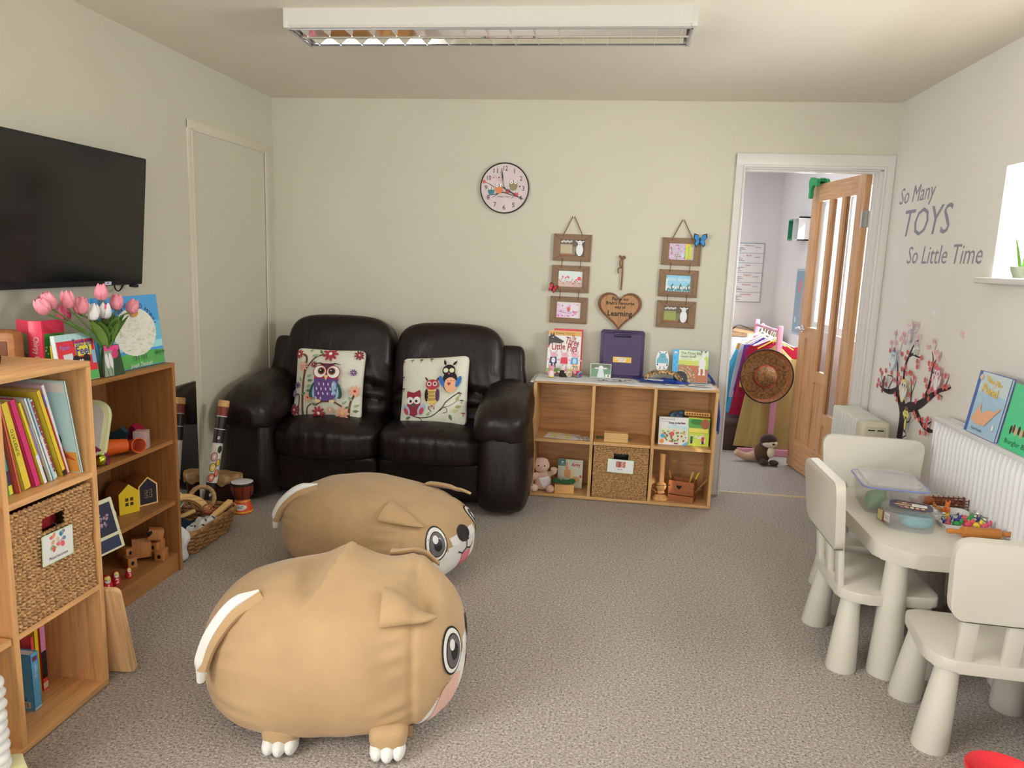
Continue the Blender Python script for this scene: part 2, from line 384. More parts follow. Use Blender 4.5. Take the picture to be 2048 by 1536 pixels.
for x0, x1, z in lights: B().b2((x0, -.003, z+.075), (x1, .003, Hd-.115)).build('glass_pane', mat('#f4f8f8', .05, 'pane', k=1, f=.07), d2)
h = B()
CHR = mat('#a8a8a8', .18, metal=1, k=1.8)
for sg in (1, -1):
    h.cyl((Wd-.06, sg*th, 1.0), (Wd-.06, sg*(th+.008), 1.0), .026, n=20); h.cyl((Wd-.06, sg*(th+.008), 1.0), (Wd-.06, sg*(th+.05), 1.0), .01)
    h.tube([(Wd-.06, sg*(th+.048), 1.0), (Wd-.09, sg*(th+.05), 1.004), (Wd-.14, sg*(th+.046), .998), (Wd-.175, sg*(th+.044), 1.004)], [.011, .0115, .009, .006], 10)
h.build('handle', CHR, d2)
for z in (1.72, .25): B().b2((-.003, -th-.004, z-.05), (.012, th+.004, z+.05)).cyl((-.004, -th-.006, z-.05), (-.004, -th-.006, z+.05), .006).build('hinge', mat('#9a968c', .3, metal=1), d2)
# ---------------- sofa
LEA = mat('#2c211c', .36, 'leather', k=.46); LEAD = mat('#241b18', .5, 'leather', k=.6)
def wob(p, a, f, seed=0): return a*NZ.noise(V((p[0]*f+seed, p[1]*f, p[2]*f)))
sofa = thing('sofa', 'dark brown leather two seat recliner sofa against the back wall', 'sofa', (-1.262, 3.90, 0), RD(2))
b = B(); b.box((0, .37, .165), (1.30, .50, .19), r=.02); b.box((0, .38, .05), (1.2, .45, .06))
b.build('base', LEAD, sofa)
for x in (-.315, .315):
    def fp(p, x=x): return (p.x, p.y+.012*cos(p.z*9)+wob(p, .006, 9, x), p.z)
    B().soft((x, .13, .175), (.622, .16, .22), 9, 12, fn=fp).build('footrest_panel', LEA, sofa)
for x in (-.315, .315):
    def fs(p, x=x):
        u, v = p.x/.32, p.y/.34; top = max(0, p.z/.1)
        z = p.z + top*(.035*(1-u*u) - .02*v*v)
        fr = max(0, -v-.45)/.55
        z += .007*fr*sin(p.x*85+x*9)*(1-abs(u)**3) + .004*wob(p, 1, 11, x)
        return (p.x, p.y-.035*(1-u*u)*max(0, -v)+.006*sin(p.x*80)*fr, z-.02*fr*fr*top)
    B().soft((x, .31, .355), (.645, .62, .205), 5, 22, fn=fs).build('seat_cushion', LEA, sofa)
for x, dz in ((-.345, .01), (.335, -.012)):
    def fb(p, x=x):
        u, v = p.x/.34, p.z/.36
        arch = .02+.12*(1-u*u)          # stitched arch where the head pad ends
        y = p.y
        if p.y < 0:
            d = abs(v-(arch-.35))
            y += .030*math.exp(-(d/.05)**2)              # seam groove
            y -= .03*(1-u*u)*(1-v*v)
            if v > arch-.35: y -= .018
            y += .0045*sin(p.x*70+v*5)*math.exp(-((v-arch+.12)/.2)**2)+.006*wob(p, 1, 7, x)
            d2 = abs(v+.52); y += .02*math.exp(-(d2/.05)**2)
        z = p.z-.02*u*u*(p.z > 0)
        return (p.x*(1-.05*max(0, v)**2+.02*(v < 0)), y, z)
    B().soft((x, .52, .70+dz), (.675, .25, .66), 5.5, 26, Rx(RD(-13)), fb).build('back_cushion', LEA, sofa)
for sx in (-1, 1):
    B().soft((sx*.70, .53, .60), (.20, .15, .60), 7, 8, Rx(RD(-11)), lambda p: (p.x*(1-.12*(p.z > .1)), p.y, p.z)).build('wing', LEA, sofa)
for sx in (-1, 1):
    def fa(p): return (p.x*(1-.12*max(0, p.z)/.3)+wob(p, .006, 5), p.y+.03*(p.z/.3), p.z)
    B().soft((sx*.725, .28, .30), (.30, .66, .58), 5, 14, fn=fa).build('arm', LEA, sofa)
    def ft(p, sx=sx):
        v = p.y/.33
        z = p.z+.045*v-.05*max(0, -v-.35)**1.5*1.9
        z -= .09*(p.x*sx/.16)**2*(.5 if p.x*sx > 0 else .8)
        if p.y < -.1: z += .003*sin(p.x*90+p.y*30)
        return (p.x, p.y, z+.004*wob(p, 1, 9))
    B().soft((sx*.72, .165, .60), (.315, .60, .20), 3.6, 18, Ry(RD(sx*4)), ft).build('arm_pad', LEA, sofa)
    pts = [(sx*.75-sx*.155+sx*.31*i/10, -.065+.01*sin(i), .625-.075*((i-5)/5)**2) for i in range(11)]
# ---------------- dog bean bags
PLUSH = mat('#d0aa78', .85, 'plush', k=.84); PLW = mat('#d6cdc2', .85, 'plush', k=1.35); PINK = mat('#d9a791', .85, 'plush', k=1.3)
EYEG = mat('#5d5a58', .6, k=1.2); BLK = mat('#14110f', .5, k=1)
TONG = mat('#d8707a', .8, k=1.4); PLI = mat('#b98550', .85, 'plush', k=1.1)
def beanbag(label, loc, rz, a, bw, hh, peak, blush):
    root = thing('dog_bean_bag', label, 'bean bag', loc, rz, 'dog shaped bean bags')
    cz = hh*.5
    def sg(v, e): return math.copysign(abs(v)**e, v)
    def S(u, th):              # u -1 tail .. 1 face, th around (0 = towards -y, pi/2 = up)
        e = 2.7 if u < 0 else 3.2
        ro = max(0, 1-abs(u)**e)**(1/2.2)
        y = -sg(cos(th), .80 if sin(th) > 0 else .80-.34*min(1, -sin(th)*1.6))*bw/2*ro; z = sg(sin(th), .86 if sin(th) > 0 else .62)*hh*.5*(ro if sin(th) > 0 else ro**.7)
        x = u*a
        n = NZ.noise(V((x*5+a*9, y*5, z*5)))*.03 + .012*NZ.noise(V((x*14, y*9, z*9)))
        seam = math.exp(-((u-.60)/.03)**2)
        r2 = 1 - .026*seam + n
        r2 += .009*sin(th*26+2*sin(u*6))*math.exp(-((u-.47)/.12)**2)
        if u < -.45: r2 += .010*sin(th*22)*math.exp(-((u+.72)/.2)**2)
        y *= r2; z *= r2
        if peak:                        # slumped fold pulled up on the back
            z += .042*math.exp(-((u-.06)/.16)**2-((th-1.75)/.5)**2)
            ridge = math.exp(-((u-(.06-.28*(1.72-th)))/.05)**2)*(.45 < th < 1.8); z += .014*ridge*sin(th*.9)
            z -= .022*math.exp(-((u+.20)/.12)**2-((th-1.45)/.4)**2)
            z -= .040*math.exp(-((u-.66)/.10)**2-((th-1.25)/.35)**2)
            z += .03*math.exp(-((u-.62)/.12)**2-((th-2.0)/.35)**2)
        else:
            z -= .05*max(0, u)*(sin(th) > 0)*sin(th)
        zz = z+hh*.5+.012
        return V((x, y, max(.012, zz)))
    body = B(); NU, NV = 170, 180
    pts = [[S(-1+2*i/NU if 0 < i < NU else (-1 if i == 0 else 1), 2*pi*j/NV-pi/2) for j in range(NV)] for i in range(NU+1)]
    # spread samples so both ends stay round
    pts = []
    for i in range(NU+1):
        u = -cos(pi*i/NU); u = math.copysign(abs(u)**.8, u); pts.append([S(u, 2*pi*j/NV-pi/2) for j in range(NV)])
    vs = [p for r in pts for p in r]; white = []; tan = []
    for i in range(NU):
        for j in range(NV):
            k = (j+1) % NV; f = [i*NV+j, i*NV+k, (i+1)*NV+k, (i+1)*NV+j]
            c = (vs[f[0]]+vs[f[2]])/2; lim = hh*(.10+.47*max(0, c.x/a-.60)/.4)
            mz = abs(c.y) < bw*.17 and c.x > a*.72 and c.z < hh*.62
            (white if (c.x > a*.61 and (c.z < lim or mz)) else tan).append(f)
    body.use(PLUSH).add(vs, tan, True); body.use(PLW).add(vs, white, True)
    body.build('body', None, root); tree = body.bvh()
    def patch(name, c, nrm, up, draw, off=.003):
        n = V(nrm).normalized(); upv = V(up); x = upv.cross(n).normalized(); y = n.cross(x)
        M = MX((x, y, n)).transposed().to_4x4(); hit = tree.ray_cast(V(c)+n*1.0, -n); o = hit[0] if hit[0] else V(c)
        M.translation = o+n*.3; q = B(M); q.dz = .0004; draw(q); q.wrap(tree, -n, off, 2); return q.build(name, None, root)
    def eye(q):
        q.disc(0, 0, .052, .072, BLK, n=28); q.disc(0, 0, .047, .066, PLW, n=28); q.disc(.002, -.002, .037, .053, BLK, n=28); q.disc(.002, -.002, .034, .049, EYEG, n=28)
        q.disc(.006, -.004, .019, .026, BLK, n=20); q.disc(-.004, .02, .013, .017, PLW, n=16)
    for sy in (-1, 1): patch('eye', (a*.86, sy*bw*.27, hh*.60), (.72, sy*.66, .18), (0, 0, 1), eye)
    patch('nose', (a*.95, 0, hh*.60), (1, 0, .12), (0, 0, 1), lambda q: q.disc(0, 0, .05, .034, BLK, n=24))
    patch('mouth', (a*.95, 0, hh*.42), (1, 0, -.05), (0, 0, 1), lambda q: (q.line([(0, .05), (0, .01)], .006, BLK), q.line([(-.07, .012), (-.04, -.004), (0, .01), (.04, -.004), (.07, .012)], .006, BLK)))
    patch('tongue', (a*.93, 0, hh*.31), (1, 0, -.1), (0, 0, 1), lambda q: q.flat([(-.04, .04), (.04, .04), (.045, -.03), (.02, -.062), (-.02, -.062), (-.045, -.03)], TONG))
    if blush: patch('cheek_patch', (a*.80, -bw*.28, hh*.26), (.62, -.76, -.12), (0, 0, 1), lambda q: q.flat([(-.085, -.085), (-.05, -.02), (-.02, .06), (.03, .085), (.07, .07), (.06, .02), (.0, -.06)], PINK))
    for sy in (-1, 1):
        # soft folded triangular ear
        th = (.93 if sy < 0 else pi-.93); g = B(); lift = .012 if sy < 0 or peak else .05
        def fe(u, v, th=th, lift=lift):
            tt = 2*pi*v; w = .27*(1-u)**.7+.012; q = S(.36+.40*u, th+cos(tt)*w-.10*u*(-sy))
            o = V((0, q.y, (q.z-cz))).normalized()+V((.25, 0, .1))
            return q+o*(.010+lift*u+sin(tt)*.013*(1-u*.5))
        g.grid(fe, 12, 17); g.build('ear', PLUSH, root)
    # tail
    tl = spline([(-a*.52, -.12, hh*.93), (-a*.68, -.165, hh*.88), (-a*.80, -.20, hh*.74), (-a*.86, -.215, hh*.60), (-a*.88, -.22, hh*.48)], 6)
    g = B(); n = len(tl); cut = int(n*.82)
    g.use(PLUSH).tube(tl[:cut+1], [.034-.012*i/n for i in range(cut+1)], 10, flat=.7)
    g.use(PLW).tube(tl[cut:], [.024-.010*(i)/max(1, n-cut) for i in range(n-cut)], 10, flat=.7)
    tw = [p+V((-.004, -.004, .024)) for p in tl]; g.tube(tw, [.004+.013*min(1, 6*i/n, 6*(n-1-i)/n) for i in range(n)], 8); g.build('tail', None, root)
    for x, y in ((a*.44, -bw*.39), (-a*.33, -bw*.33), (a*.5, bw*.44), (-a*.5, bw*.44)):
        g = B(); g.use(PLUSH).soft((x, y-.01*(y < 0), .062), (.11, .12, .075), 3.2, 6); g.use(PLW)
        si = -1 if y < 0 else 1
        for d in (-.036, 0, .036): g.ell((x+d*.85, y+si*.05-si*abs(d)*.25, .028), (.021, .045, .026), 14, 8)
        g.build('paw', None, root)
    B().use(PLUSH).box((a*.58, -bw*.30, .02), (.02, .012, .035)).build('fabric_tag', PLUSH, root)
    return root
beanbag('tan plush dog bean bag in front, with slumped back and pink cheek patch', (-.785, 2.085, 0), RD(12), .40, .58, .45, True, True)
beanbag('tan plush dog bean bag nearer the sofa, with nose and eye showing', (-1.0, 3.15, 0), RD(-15), .455, .62, .39, False, False)

# ---------------- cube shelving and bookcase
BEECH = mat('#a37b4f', .4, 'wood', axis='z', k=2.2); BEECHX = mat('#a37b4f', .4, 'wood', axis='x', k=2.2); BEECHY = mat('#a37b4f', .4, 'wood', axis='y', k=2.2)
TEAK = mat('#8f6134', .42, 'wood', axis='z', k=1.45); TEAKY = mat('#8f6134', .42, 'wood', axis='y', k=1.45)
# long low unit along the back wall, fronts at y=0 local
bs = thing('cube_shelf', 'low light wood shelf of six cubes standing against the back wall', 'shelf', (.12, 4.33, 0), RD(-.6))
OAKL = mat('#b08855', .4, 'wood', axis='x', k=1.5); OAKLZ = mat('#b08855', .4, 'wood', axis='z', k=1.5)
W2 = .5375
B().b2((-W2, 0, .703), (W2, .30, .721), r=.0015).build('top_panel', OAKL, bs)
B().b2((-W2, 0, .004), (W2, .30, .022), r=.0015).build('bottom_panel', OAKL, bs)
for sx in (-1, 1): B().b2((sx*W2, 0, .022), (sx*(W2-.018), .30, .703)).build('side_panel', OAKLZ, bs)
for x in (-.18, .18): B().b2((x-.009, .002, .022), (x+.009, .29, .703)).build('divider', OAKLZ, bs)
for x in (-.35, 0, .35): B().b2((x-.168, .003, .345), (x+.168, .29, .363)).build('shelf_board', OAKL, bs)
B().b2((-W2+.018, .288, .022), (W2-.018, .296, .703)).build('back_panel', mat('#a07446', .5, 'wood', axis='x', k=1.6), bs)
# tall cube unit on the left, fronts facing +x; far end at y=2.045
cu = thing('cube_shelf', 'tall light wood cube shelf at the left edge, filled with books and a basket', 'shelf', (-1.555, 2.045, 0))
t18 = .018; P3 = .3515
B().b2((-.295, -1.075, 1.054), (0, 0, 1.072), r=.0015).build('top_panel', BEECHY, cu)
B().b2((-.295, -1.075, .004), (0, 0, .022), r=.0015).build('bottom_panel', BEECHY, cu)
for y in (0, -1.057): B().b2((-.295, y-t18, .022), (0, y, 1.054)).build('side_panel', BEECH, cu)
for y in (-.3523, -.7047): B().b2((-.285, y-.009, .022), (-.001, y+.009, 1.054)).build('divider', BEECH, cu)
for j in range(3):
    y0 = -.018-j*.3523
    for z in (.349, .719): B().b2((-.285, y0-.325-.009*(j == 1)*0, z-.009), (-.002, y0, z+.009)).build('shelf_board', BEECHY, cu)
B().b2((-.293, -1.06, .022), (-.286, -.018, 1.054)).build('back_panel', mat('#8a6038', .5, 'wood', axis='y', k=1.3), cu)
# low bookcase beside it
bc = thing('bookcase', 'low brown bookcase with plinth beyond the cube shelf, toys on its shelves', 'bookcase', (-1.83, 2.925, 0))
D0, L0 = -.318, -.86
for y in (0, L0+.018): B().b2((D0, y-.018, 0), (0, y, .935)).build('side_panel', TEAK, bc)
B().b2((D0, L0+.018, .917), (-.001, -.018, .934)).build('top_panel', TEAKY, bc)
for z in (.60, .325, .082): B().b2((D0+.006, L0+.018, z-.018), (-.012, -.018, z)).build('shelf_board', TEAKY, bc)
B().b2((-.03, L0+.018, 0), (-.012, -.018, .064)).build('plinth', TEAKY, bc)
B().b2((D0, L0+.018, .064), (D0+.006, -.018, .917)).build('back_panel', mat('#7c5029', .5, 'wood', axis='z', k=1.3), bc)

# ---------------- table and chairs
PLAS = mat('#c2baa8', .38, k=1.22)
tb = thing('play_table', 'white plastic play table with cone legs beside the radiator', 'table', (1.256, 2.942, 0))
poly = [(-.272, -.30), (-.18, -.392), (.18, -.392), (.272, -.30), (.272, .30), (.18, .392), (-.18, .392), (-.272, .30)]
def inset(P, r, n=4):      # round polygon corners
    o = []
    for i, p in enumerate(P):
        a, c = V(P[i-1]), V(P[(i+1) % len(P)]); p = V(p); d1 = (a-p).normalized()*r; d2 = (c-p).normalized()*r
        for k in range(n+1): t = k/n; o.append(tuple((p+d1)*(1-t)**2 + p*2*t*(1-t) + (p+d2)*t*t))
    return o
g = B(); g.prism(inset(poly, .022), .424, .48, r=.006, smooth=True); g.build('tabletop', PLAS, tb)
for x, y in ((-.205, -.325), (.205, -.325), (-.205, .325), (.205, .325)):
    B().lathe([(.056, .0), (.058, .008), (.046, .22), (.036, .424)], 28, T(x, y, 0)).build('leg', PLAS, tb)
def chair():
    root = thing('play_chair', '', 'chair')
    # faces +y; back at y=-.16
    sp = [(-.20, -.165), (.20, -.165), (.175, .165), (-.175, .165)]
    sp = [(-.21, -.11), (-.165, -.172), (.165, -.172), (.21, -.11), (.185, .165), (-.185, .165)]
    B().prism(inset(sp, .03), .262, .302, r=.006, smooth=True).build('seat', PLAS, root)
    for x, y, dx, dy in ((-.145, -.12, -.03, -.02), (.145, -.12, .03, -.02), (-.14, .12, -.02, .02), (.14, .12, .02, .02)):
        M = MX(((1, 0, dx/.27, 0), (0, 1, dy/.27, 0), (0, 0, 1, 0), (0, 0, 0, 1)))
        B().lathe([(.050, 0), (.052, .006), (.042, .15), (.032, .268)], 26, T(x+dx, y+dy, 0) @ MX(((1, 0, -dx/.27, 0), (0, 1, -dy/.27, 0), (0, 0, 1, 0), (0, 0, 0, 1)))).build('leg', PLAS, root)
    for x in (-.125, 0, .125): B().box((0, 0, .085), (.048, .022, .22), T(x, -.158, .29) @ Rx(RD(5)), r=.006).build('back_post', PLAS, root)
    P = []
    for u, v in inset([(-.215, .245), (.215, .245), (.195, .0), (.12, -.012), (-.12, -.012), (-.195, .0)], .055, 6): P.append((u, v))
    g = B(); g.prism(P, -.016, .016, r=.006, smooth=True)
    M = T(0, -.176, .447) @ Rx(RD(90+5))
    for i, p in enumerate(g.v): q = V(p); q.z -= .02*(q.x/.215)**2*(-1); g.v[i] = M @ q
    g.build('backrest', PLAS, root)
    return root
c1 = chair(); c1.location = (1.045, 2.80, 0); c1.rotation_euler = (0, 0, RD(-90)); c1['label'] = 'white play chair at the long side of the table, backrest towards the bean bags'; c1['group'] = 'chairs around the play table'
dup(c1, (1.195, 3.225, 0), RD(175), 'white play chair at the far end of the table before the oil heater', 'chairs around the play table')
dup(c1, (1.225, 2.335, 0), RD(-3), 'white play chair with its back to us at the near end of the table', 'chairs around the play table')
# ---------------- television
BLACK = mat('#0d0c0c', .35, k=1); BLACKM = mat('#151414', .6, k=1)
tv = thing('television', 'wide black flat screen television on the left wall', 'television', (-2.082, 2.655, 1.527), rot=(0, RD(5), 0))
g = B(); g.box((-.02, 0, 0), (.04, .975, .552), r=.005); g.box((-.05, 0, -.05), (.05, .5, .3), r=.01); g.build('casing', BLACKM, tv)
B().box((.0005, 0, .006), (.003, .951, .520)).build('screen', mat('#060606', .13, k=1), tv)
q = B(T(.0012, .25, -.266) @ LEFTW); q.rect(0, 0, .042, .014, mat('#b6aebb', .5)); q.rect(0, .001, .012, .004, BLACK); q.build('sticker', None, tv)
B().box((-.01, .44, -.283), (.03, .03, .014), r=.004).build('sensor', BLACKM, tv)
B().tube(spline([(-.03, .33, -.27), (-.03, .345, -.30), (-.03, .37, -.305), (-.03, .39, -.285), (-.03, .40, -.265)], 5), .003, 6).build('cable', BLACKM, tv)
# ---------------- mirror leaning on the left wall
mr = thing('mirror', 'frameless wall mirror between the bookcase and the flush door', 'mirror', (-2.168, 3.32, 0))
B().b2((-.006, -.3, .07), (.002, .325, .722)).build('backing', BLACKM, mr)
B().b2((.002, -.3, .07), (.005, .325, .722)).build('mirror_glass', mat('#d9d9d9', .02, metal=1, k=1.3), mr)
# ---------------- books
PAGE = mat('#d3cbba', .8)
def book(label, w, h, t, col, M, front=None, back=None, spine=None, group=None, rough=.35, hinge=False):
    root = thing('book', label, 'book', group=group); root.matrix_world = M
    c = mat(col, rough); k = .0022
    g = B(); g.b2((0, -t/2, 0), (w, -t/2+k, h)); g.b2((0, t/2-k, 0), (w, t/2, h)); g.b2((0, -t/2, 0), (k, t/2, h)); g.build('cover', c, root, bev=.0006)
    B().b2((k, -t/2+k, .003), (w-.004, t/2-k, h-.003)).build('pages', PAGE, root)
    if front: q = B(T(0, -t/2-.0002, 0) @ FRONT); front(q, w, h); q.build('cover_picture', None, root)
    if back: q = B(T(0, t/2+.0002, 0) @ MX(((1, 0, 0, 0), (0, 0, 1, 0), (0, 1, 0, 0), (0, 0, 0, 1)))); back(q, w, h); flipfix(q); q.build('back_picture', None, root)
    if spine: q = B(T(-.0003, 0, 0) @ MX(((0, 0, -1, 0), (-1, 0, 0, 0), (0, 1, 0, 0), (0, 0, 0, 1)))); spine(q, t, h); q.build('spine_print', None, root)
    return root
def flipfix(q): q.f = [f[::-1] for f in q.f]
W_ = mat('#d8d3c8', .5); K_ = mat('#1a1614', .5, k=1)
def stand(x, y, z, rz, lean=0): return T(x, y, z) @ Rz(RD(rz)) @ Rx(RD(-lean))
def sp_text(t, col, size=.5):
    def f(q, tt, h): q.text(t, 0, h*.55, tt*size, mat(col, .5, k=1.2), rot=pi/2)
    return f
def sp_dots(c1, c2):
    def f(q, tt, h):
        q.rect(0, h*.53, tt*.75, h*.9, mat(c1))
        for i in range(11): q.disc(.0008*(-1)**i, h*(.12+.08*i), tt*.2, None, mat(c2), n=10)
    return f
def sp_band(*bands):
    def f(q, tt, h):
        for a, b, c in bands: q.rect(0, h*(a+b)/2, tt*.98, h*(b-a), mat(c))
    return f
def dino(q, w, h):
    q.rect(w*.5, h*.60, w*.96, h*.76, mat('#9fc0c6')); q.rect(w*.5, h*.93, w*.96, h*.10, mat('#c9bdb2')); q.rect(w*.5, h*.12, w*.96, h*.22, mat('#c28a3a'))
    q.line([(w*.5, h*.35), (w*.46, h*.55), (w*.40, h*.72)], [.012, .009, .003], K_); q.line([(w*.46, h*.55), (w*.58, h*.66)], [.006, .002]); q.line([(w*.43, h*.62), (w*.34, h*.70)], [.005, .002])
    for x in (.2, .4, .6, .8): q.leaf(w*x, h*.3, .05, 1.2+x, mat('#2f4a26'))
    q.disc(w*.3, h*.24, w*.14, h*.10, mat('#b4452a'), rot=.5); q.line([(w*.34, h*.26), (w*.38, h*.38), (w*.30, h*.42)], [.024, .016, .012]); q.line([(w*.2, h*.2), (w*.05, h*.14)], [.02, .003]); q.disc(w*.3, h*.23, w*.06, h*.07, mat('#d98a4a'), rot=.5)
# (y at the shelf, lean degrees, thickness, height, colour, spine art, label)
ROW = [
 (1.723, 3, .013, .235, '#c3c1b5', sp_band((.05, .3, '#aebfa0')), 'white spined book at the near end of the top row, hard against the divider'),
 (1.748, 5, .026, .255, '#6a9a45', sp_band((.0, .3, '#4f7d35')), 'broad green spined book with a darker green foot'),
 (1.775, 8, .018, .268, '#3b8a86', sp_band((.0, .10, '#d6c03f'), (.10, .26, '#43244a')), 'teal book with a purple and yellow foot to its spine'),
 (1.796, 10, .009, .26, '#d85b48', None, 'thin coral red book beside the fat yellow one'),
 (1.806, 11, .007, .25, '#b9c2a8', sp_band((.1, .5, '#8fae7c')), 'thin pale green and white book'),
 (1.830, 13, .027, .265, '#d8ae3a', sp_text('SUPERTATO', '#201a12', .6), 'fat yellow book with black letters down its spine'),
 (1.861, 15, .022, .272, '#b22c5c', None, 'deep magenta book with a plain spine'),
 (1.877, 16, .006, .262, '#b9b944', None, 'thin lime green book'),
 (1.889, 16.5, .012, .262, '#d9b02c', sp_band((.0, .36, '#cfc8bd')), 'yellow book whose spine is white at the foot'),
 (1.903, 17, .010, .250, '#c07a4a', sp_band((.3, .75, '#8a6fae'), (.0, .2, '#23301f')), 'orange, lilac and dark green striped spined book'),
 (1.915, 17, .010, .272, '#b9c4de', sp_text('The Fairies', '#e8e4da', .5), 'pale blue book with white letters on its spine'),
 (1.927, 17, .010, .270, '#8fb0bf', sp_band((.0, .2, '#8fb8c4'), (.2, .55, '#b9bdb4')), 'grey blue book with a lighter middle band'),
 (1.941, 17, .013, .262, '#c6c3b6', sp_dots('#8e2b3a', '#c9a3ad'), 'cream book with a dotted maroon spine'),
 (1.953, 17, .008, .255, '#7fb0a5', sp_band((.0, .16, '#3c2e2a')), 'thin mint green book'),
 (1.970, 17, .017, .285, '#d9a42c', sp_band((.0, .06, '#241a18')), 'tall golden yellow book near the right of the row'),
 (1.983, 16.5, .006, .270, '#c4343a', sp_band((.85, 1, '#39509a')), 'thin red book with a blue top'),
 (1.995, 15.5, .011, .295, '#c7b0b9', sp_band((.0, 1, '#d3bcc6')), 'tall pale pink book second from the right'),
]
for y, ln, tt, h, col, spn, lab in ROW:
    M = T(-1.60-.02*random.random(), y, .7285+tt/2*sin(RD(ln))) @ Rx(RD(ln)) @ Rz(pi)
    book(lab, .215, h, tt*.93, col, M, spine=spn, group='books in the top cell of the cube shelf', rough=.4)
book('picture book with a red dinosaur cover at the right of the row', .25, .297, .008, '#a8c4cc', T(-1.578, 2.013, .7285) @ Rx(RD(10)) @ Rz(pi), back=dino, group='books in the top cell of the cube shelf')
# books in the bottom cell
BG = 'books in the bottom cell of the cube shelf'
def ce(q, w, h):
    q.text('CE', .035, h*.20, .02, K_); q.rect(.035, h*.10, .045, .022, W_)
    for i in range(9): q.rect(.018+i*.0042, h*.10, .0022 if i % 2 else .001, .018, K_)
    q.line([(.0, h*.5), (w, h*.5)], .0006, mat('#38699a'))
book('chunky sky blue board book at the front of the bottom cell', .19, .185, .030, '#4d8fc4', T(-1.652, 1.858, .0222) @ Rx(RD(1)) @ Rz(pi), back=ce, spine=lambda q, t, h: (q.text('Vroom', 0, h*.68, .016, W_, rot=pi/2), q.rect(0, h*.9, t*.6, .016, mat('#5a2f4a')), q.rect(0, h*.03, t*.95, .004, W_)), group=BG)
book('red and yellow spined book behind the blue board book', .17, .215, .010, '#c2343a', T(-1.685, 1.888, .0222) @ Rz(pi), spine=sp_band((.35, .8, '#e0c22f'), (.8, 1, '#c8363a')), group=BG)
book('white spined small book half hidden by the blue board book', .16, .23, .014, '#c9c4bb', T(-1.72, 1.872, .0222) @ Rz(pi), group=BG)
book('dark green book in the bottom cell', .16, .255, .014, '#3c6a35', T(-1.74, 1.902, .0222) @ Rz(pi), group=BG)
book('bright yellow book with black letters on its cover', .17, .262, .016, '#cfae1c', T(-1.705, 1.928, .0222) @ Rz(pi), back=lambda q, w, h: (q.text('Super!', .045, h*.92, .022, K_), *[q.line([(.02, h*(.82-.05*i)), (.06, h*(.82-.05*i))], .003, K_) for i in range(4)]), group=BG)
book('red and pink board book at the right of the bottom cell', .17, .262, .020, '#cf3c30', T(-1.705, 1.953, .0222) @ Rz(pi), spine=sp_band((.5, .98, '#b0708c'), (.15, .5, '#15161c'), (.02, .1, '#e0a890')), group=BG)
# ---------------- woven baskets in the cubes
WK = mat('#b38d5d', .8, 'speck', s=130, h2='#7f5c38', k=1.5)
def weave(w, h, hole=None, rows=30, cols=18):
    """front panel of twisted seagrass rows, u along x, v up, facing -y"""
    g = B(); NU = cols*8; nv = rows*4
    def f(i, j):
        u = i/NU*w-w/2; v = j/nv*h; r = j/4; row = int(r); ph = (r-row)
        bulge = .0095*math.sqrt(max(0, 1-(2*ph-1)**2)); c = sin(pi*(i/8+row*.93)); tw = .35+.65*abs(c)
        e = 1+.5*(v < h*.07 or v > h*.93)
        return (u+.0012*sin(row*7.1), -bulge*tw*e-.0018*NZ.noise(V((u*60, v*60, 1))), v+.0014*sin(i*.8+row*2.2))
    vs = [f(i, j) for i in range(NU+1) for j in range(nv+1)]; fs = []
    for i in range(NU):
        for j in range(nv):
            u = (i+.5)/NU*w-w/2; v = (j+.5)/nv*h
            if hole and abs(u-hole[0]) < hole[2]/2 and abs(v-hole[1]) < hole[3]/2: continue
            fs.append([i*(nv+1)+j, (i+1)*(nv+1)+j, (i+1)*(nv+1)+j+1, i*(nv+1)+j+1])
    return g.add(vs, fs, True)
def basket(label, M, w, h, d, tagdraw, inside, tw, th, tv_):
    root = thing('storage_basket', label, 'basket'); root.matrix_world = M
    weave(w, h, (0, h*.80, .085, .042)).build('woven_front', WK, root)
    g = B(); g.b2((-w/2, .0, 0), (-w/2+.006, d, h)); g.b2((w/2-.006, 0, 0), (w/2, d, h)); g.b2((-w/2, d-.006, 0), (w/2, d, h)); g.b2((-w/2, 0, 0), (w/2, d, .006)); g.build('woven_body', WK, root)
    B().b2((-.06, .03, h*.70), (.06, .10, h*.90), r=.01).build('contents_or_shade', inside, root)
    q = B(T(.0, -.016, h*tv_) @ FRONT @ Rz(RD(-1.5))); q.prism(rrect(tw, th, .004), -.001, 0); q.z = .0002; q.use(mat('#a9bf9d', .5)); q.mats.insert(0, mat('#a9bf9d', .5)) if not q.mats else None
    q.mi = [0]*len(q.f); q.rect(0, 0, tw-.008, th-.008, mat('#d6d3d2', .45)); tagdraw(q, tw, th); t = q.build('label_card', None, root)
    B().tube([(0, .004, h*.785), (.003, -.012, h*.77), (0, -.014, h*tv_+th*.5-.008)], .0016, 6).build('string', K_, t)
    return root
def music(q, w, h):
    for i, (x, y, c) in enumerate(((-.2, .3, '#b4654a'), (-.12, .34, '#c27a5a'), (.1, .3, '#2f6c80'), (.18, .36, '#88909a'), (-.16, .12, '#b98a6a'), (0, .16, '#c4a08a'), (.2, .12, '#6a7a8a'), (-.2, -.04, '#7a9a5a'), (-.14, -.12, '#c04a44'), (0, 0, '#c8585a'), (.14, -.04, '#c0505a'))):
        q.disc(w*(x), h*(y+.05), .008, .006+.004*(i == 10), mat(c), n=12, rot=i)
    for x, y, a in ((.02, .1, .4), (.16, .3, 1.2), (-.06, -.05, 2.4)): q.line([(w*x, h*y), (w*x+.015*cos(a), h*y+.015*sin(a))], .0016, mat('#5a4a48'))
    q.text('Musical Instruments', 0, -h*.33, .0125, K_, w=w*.6)
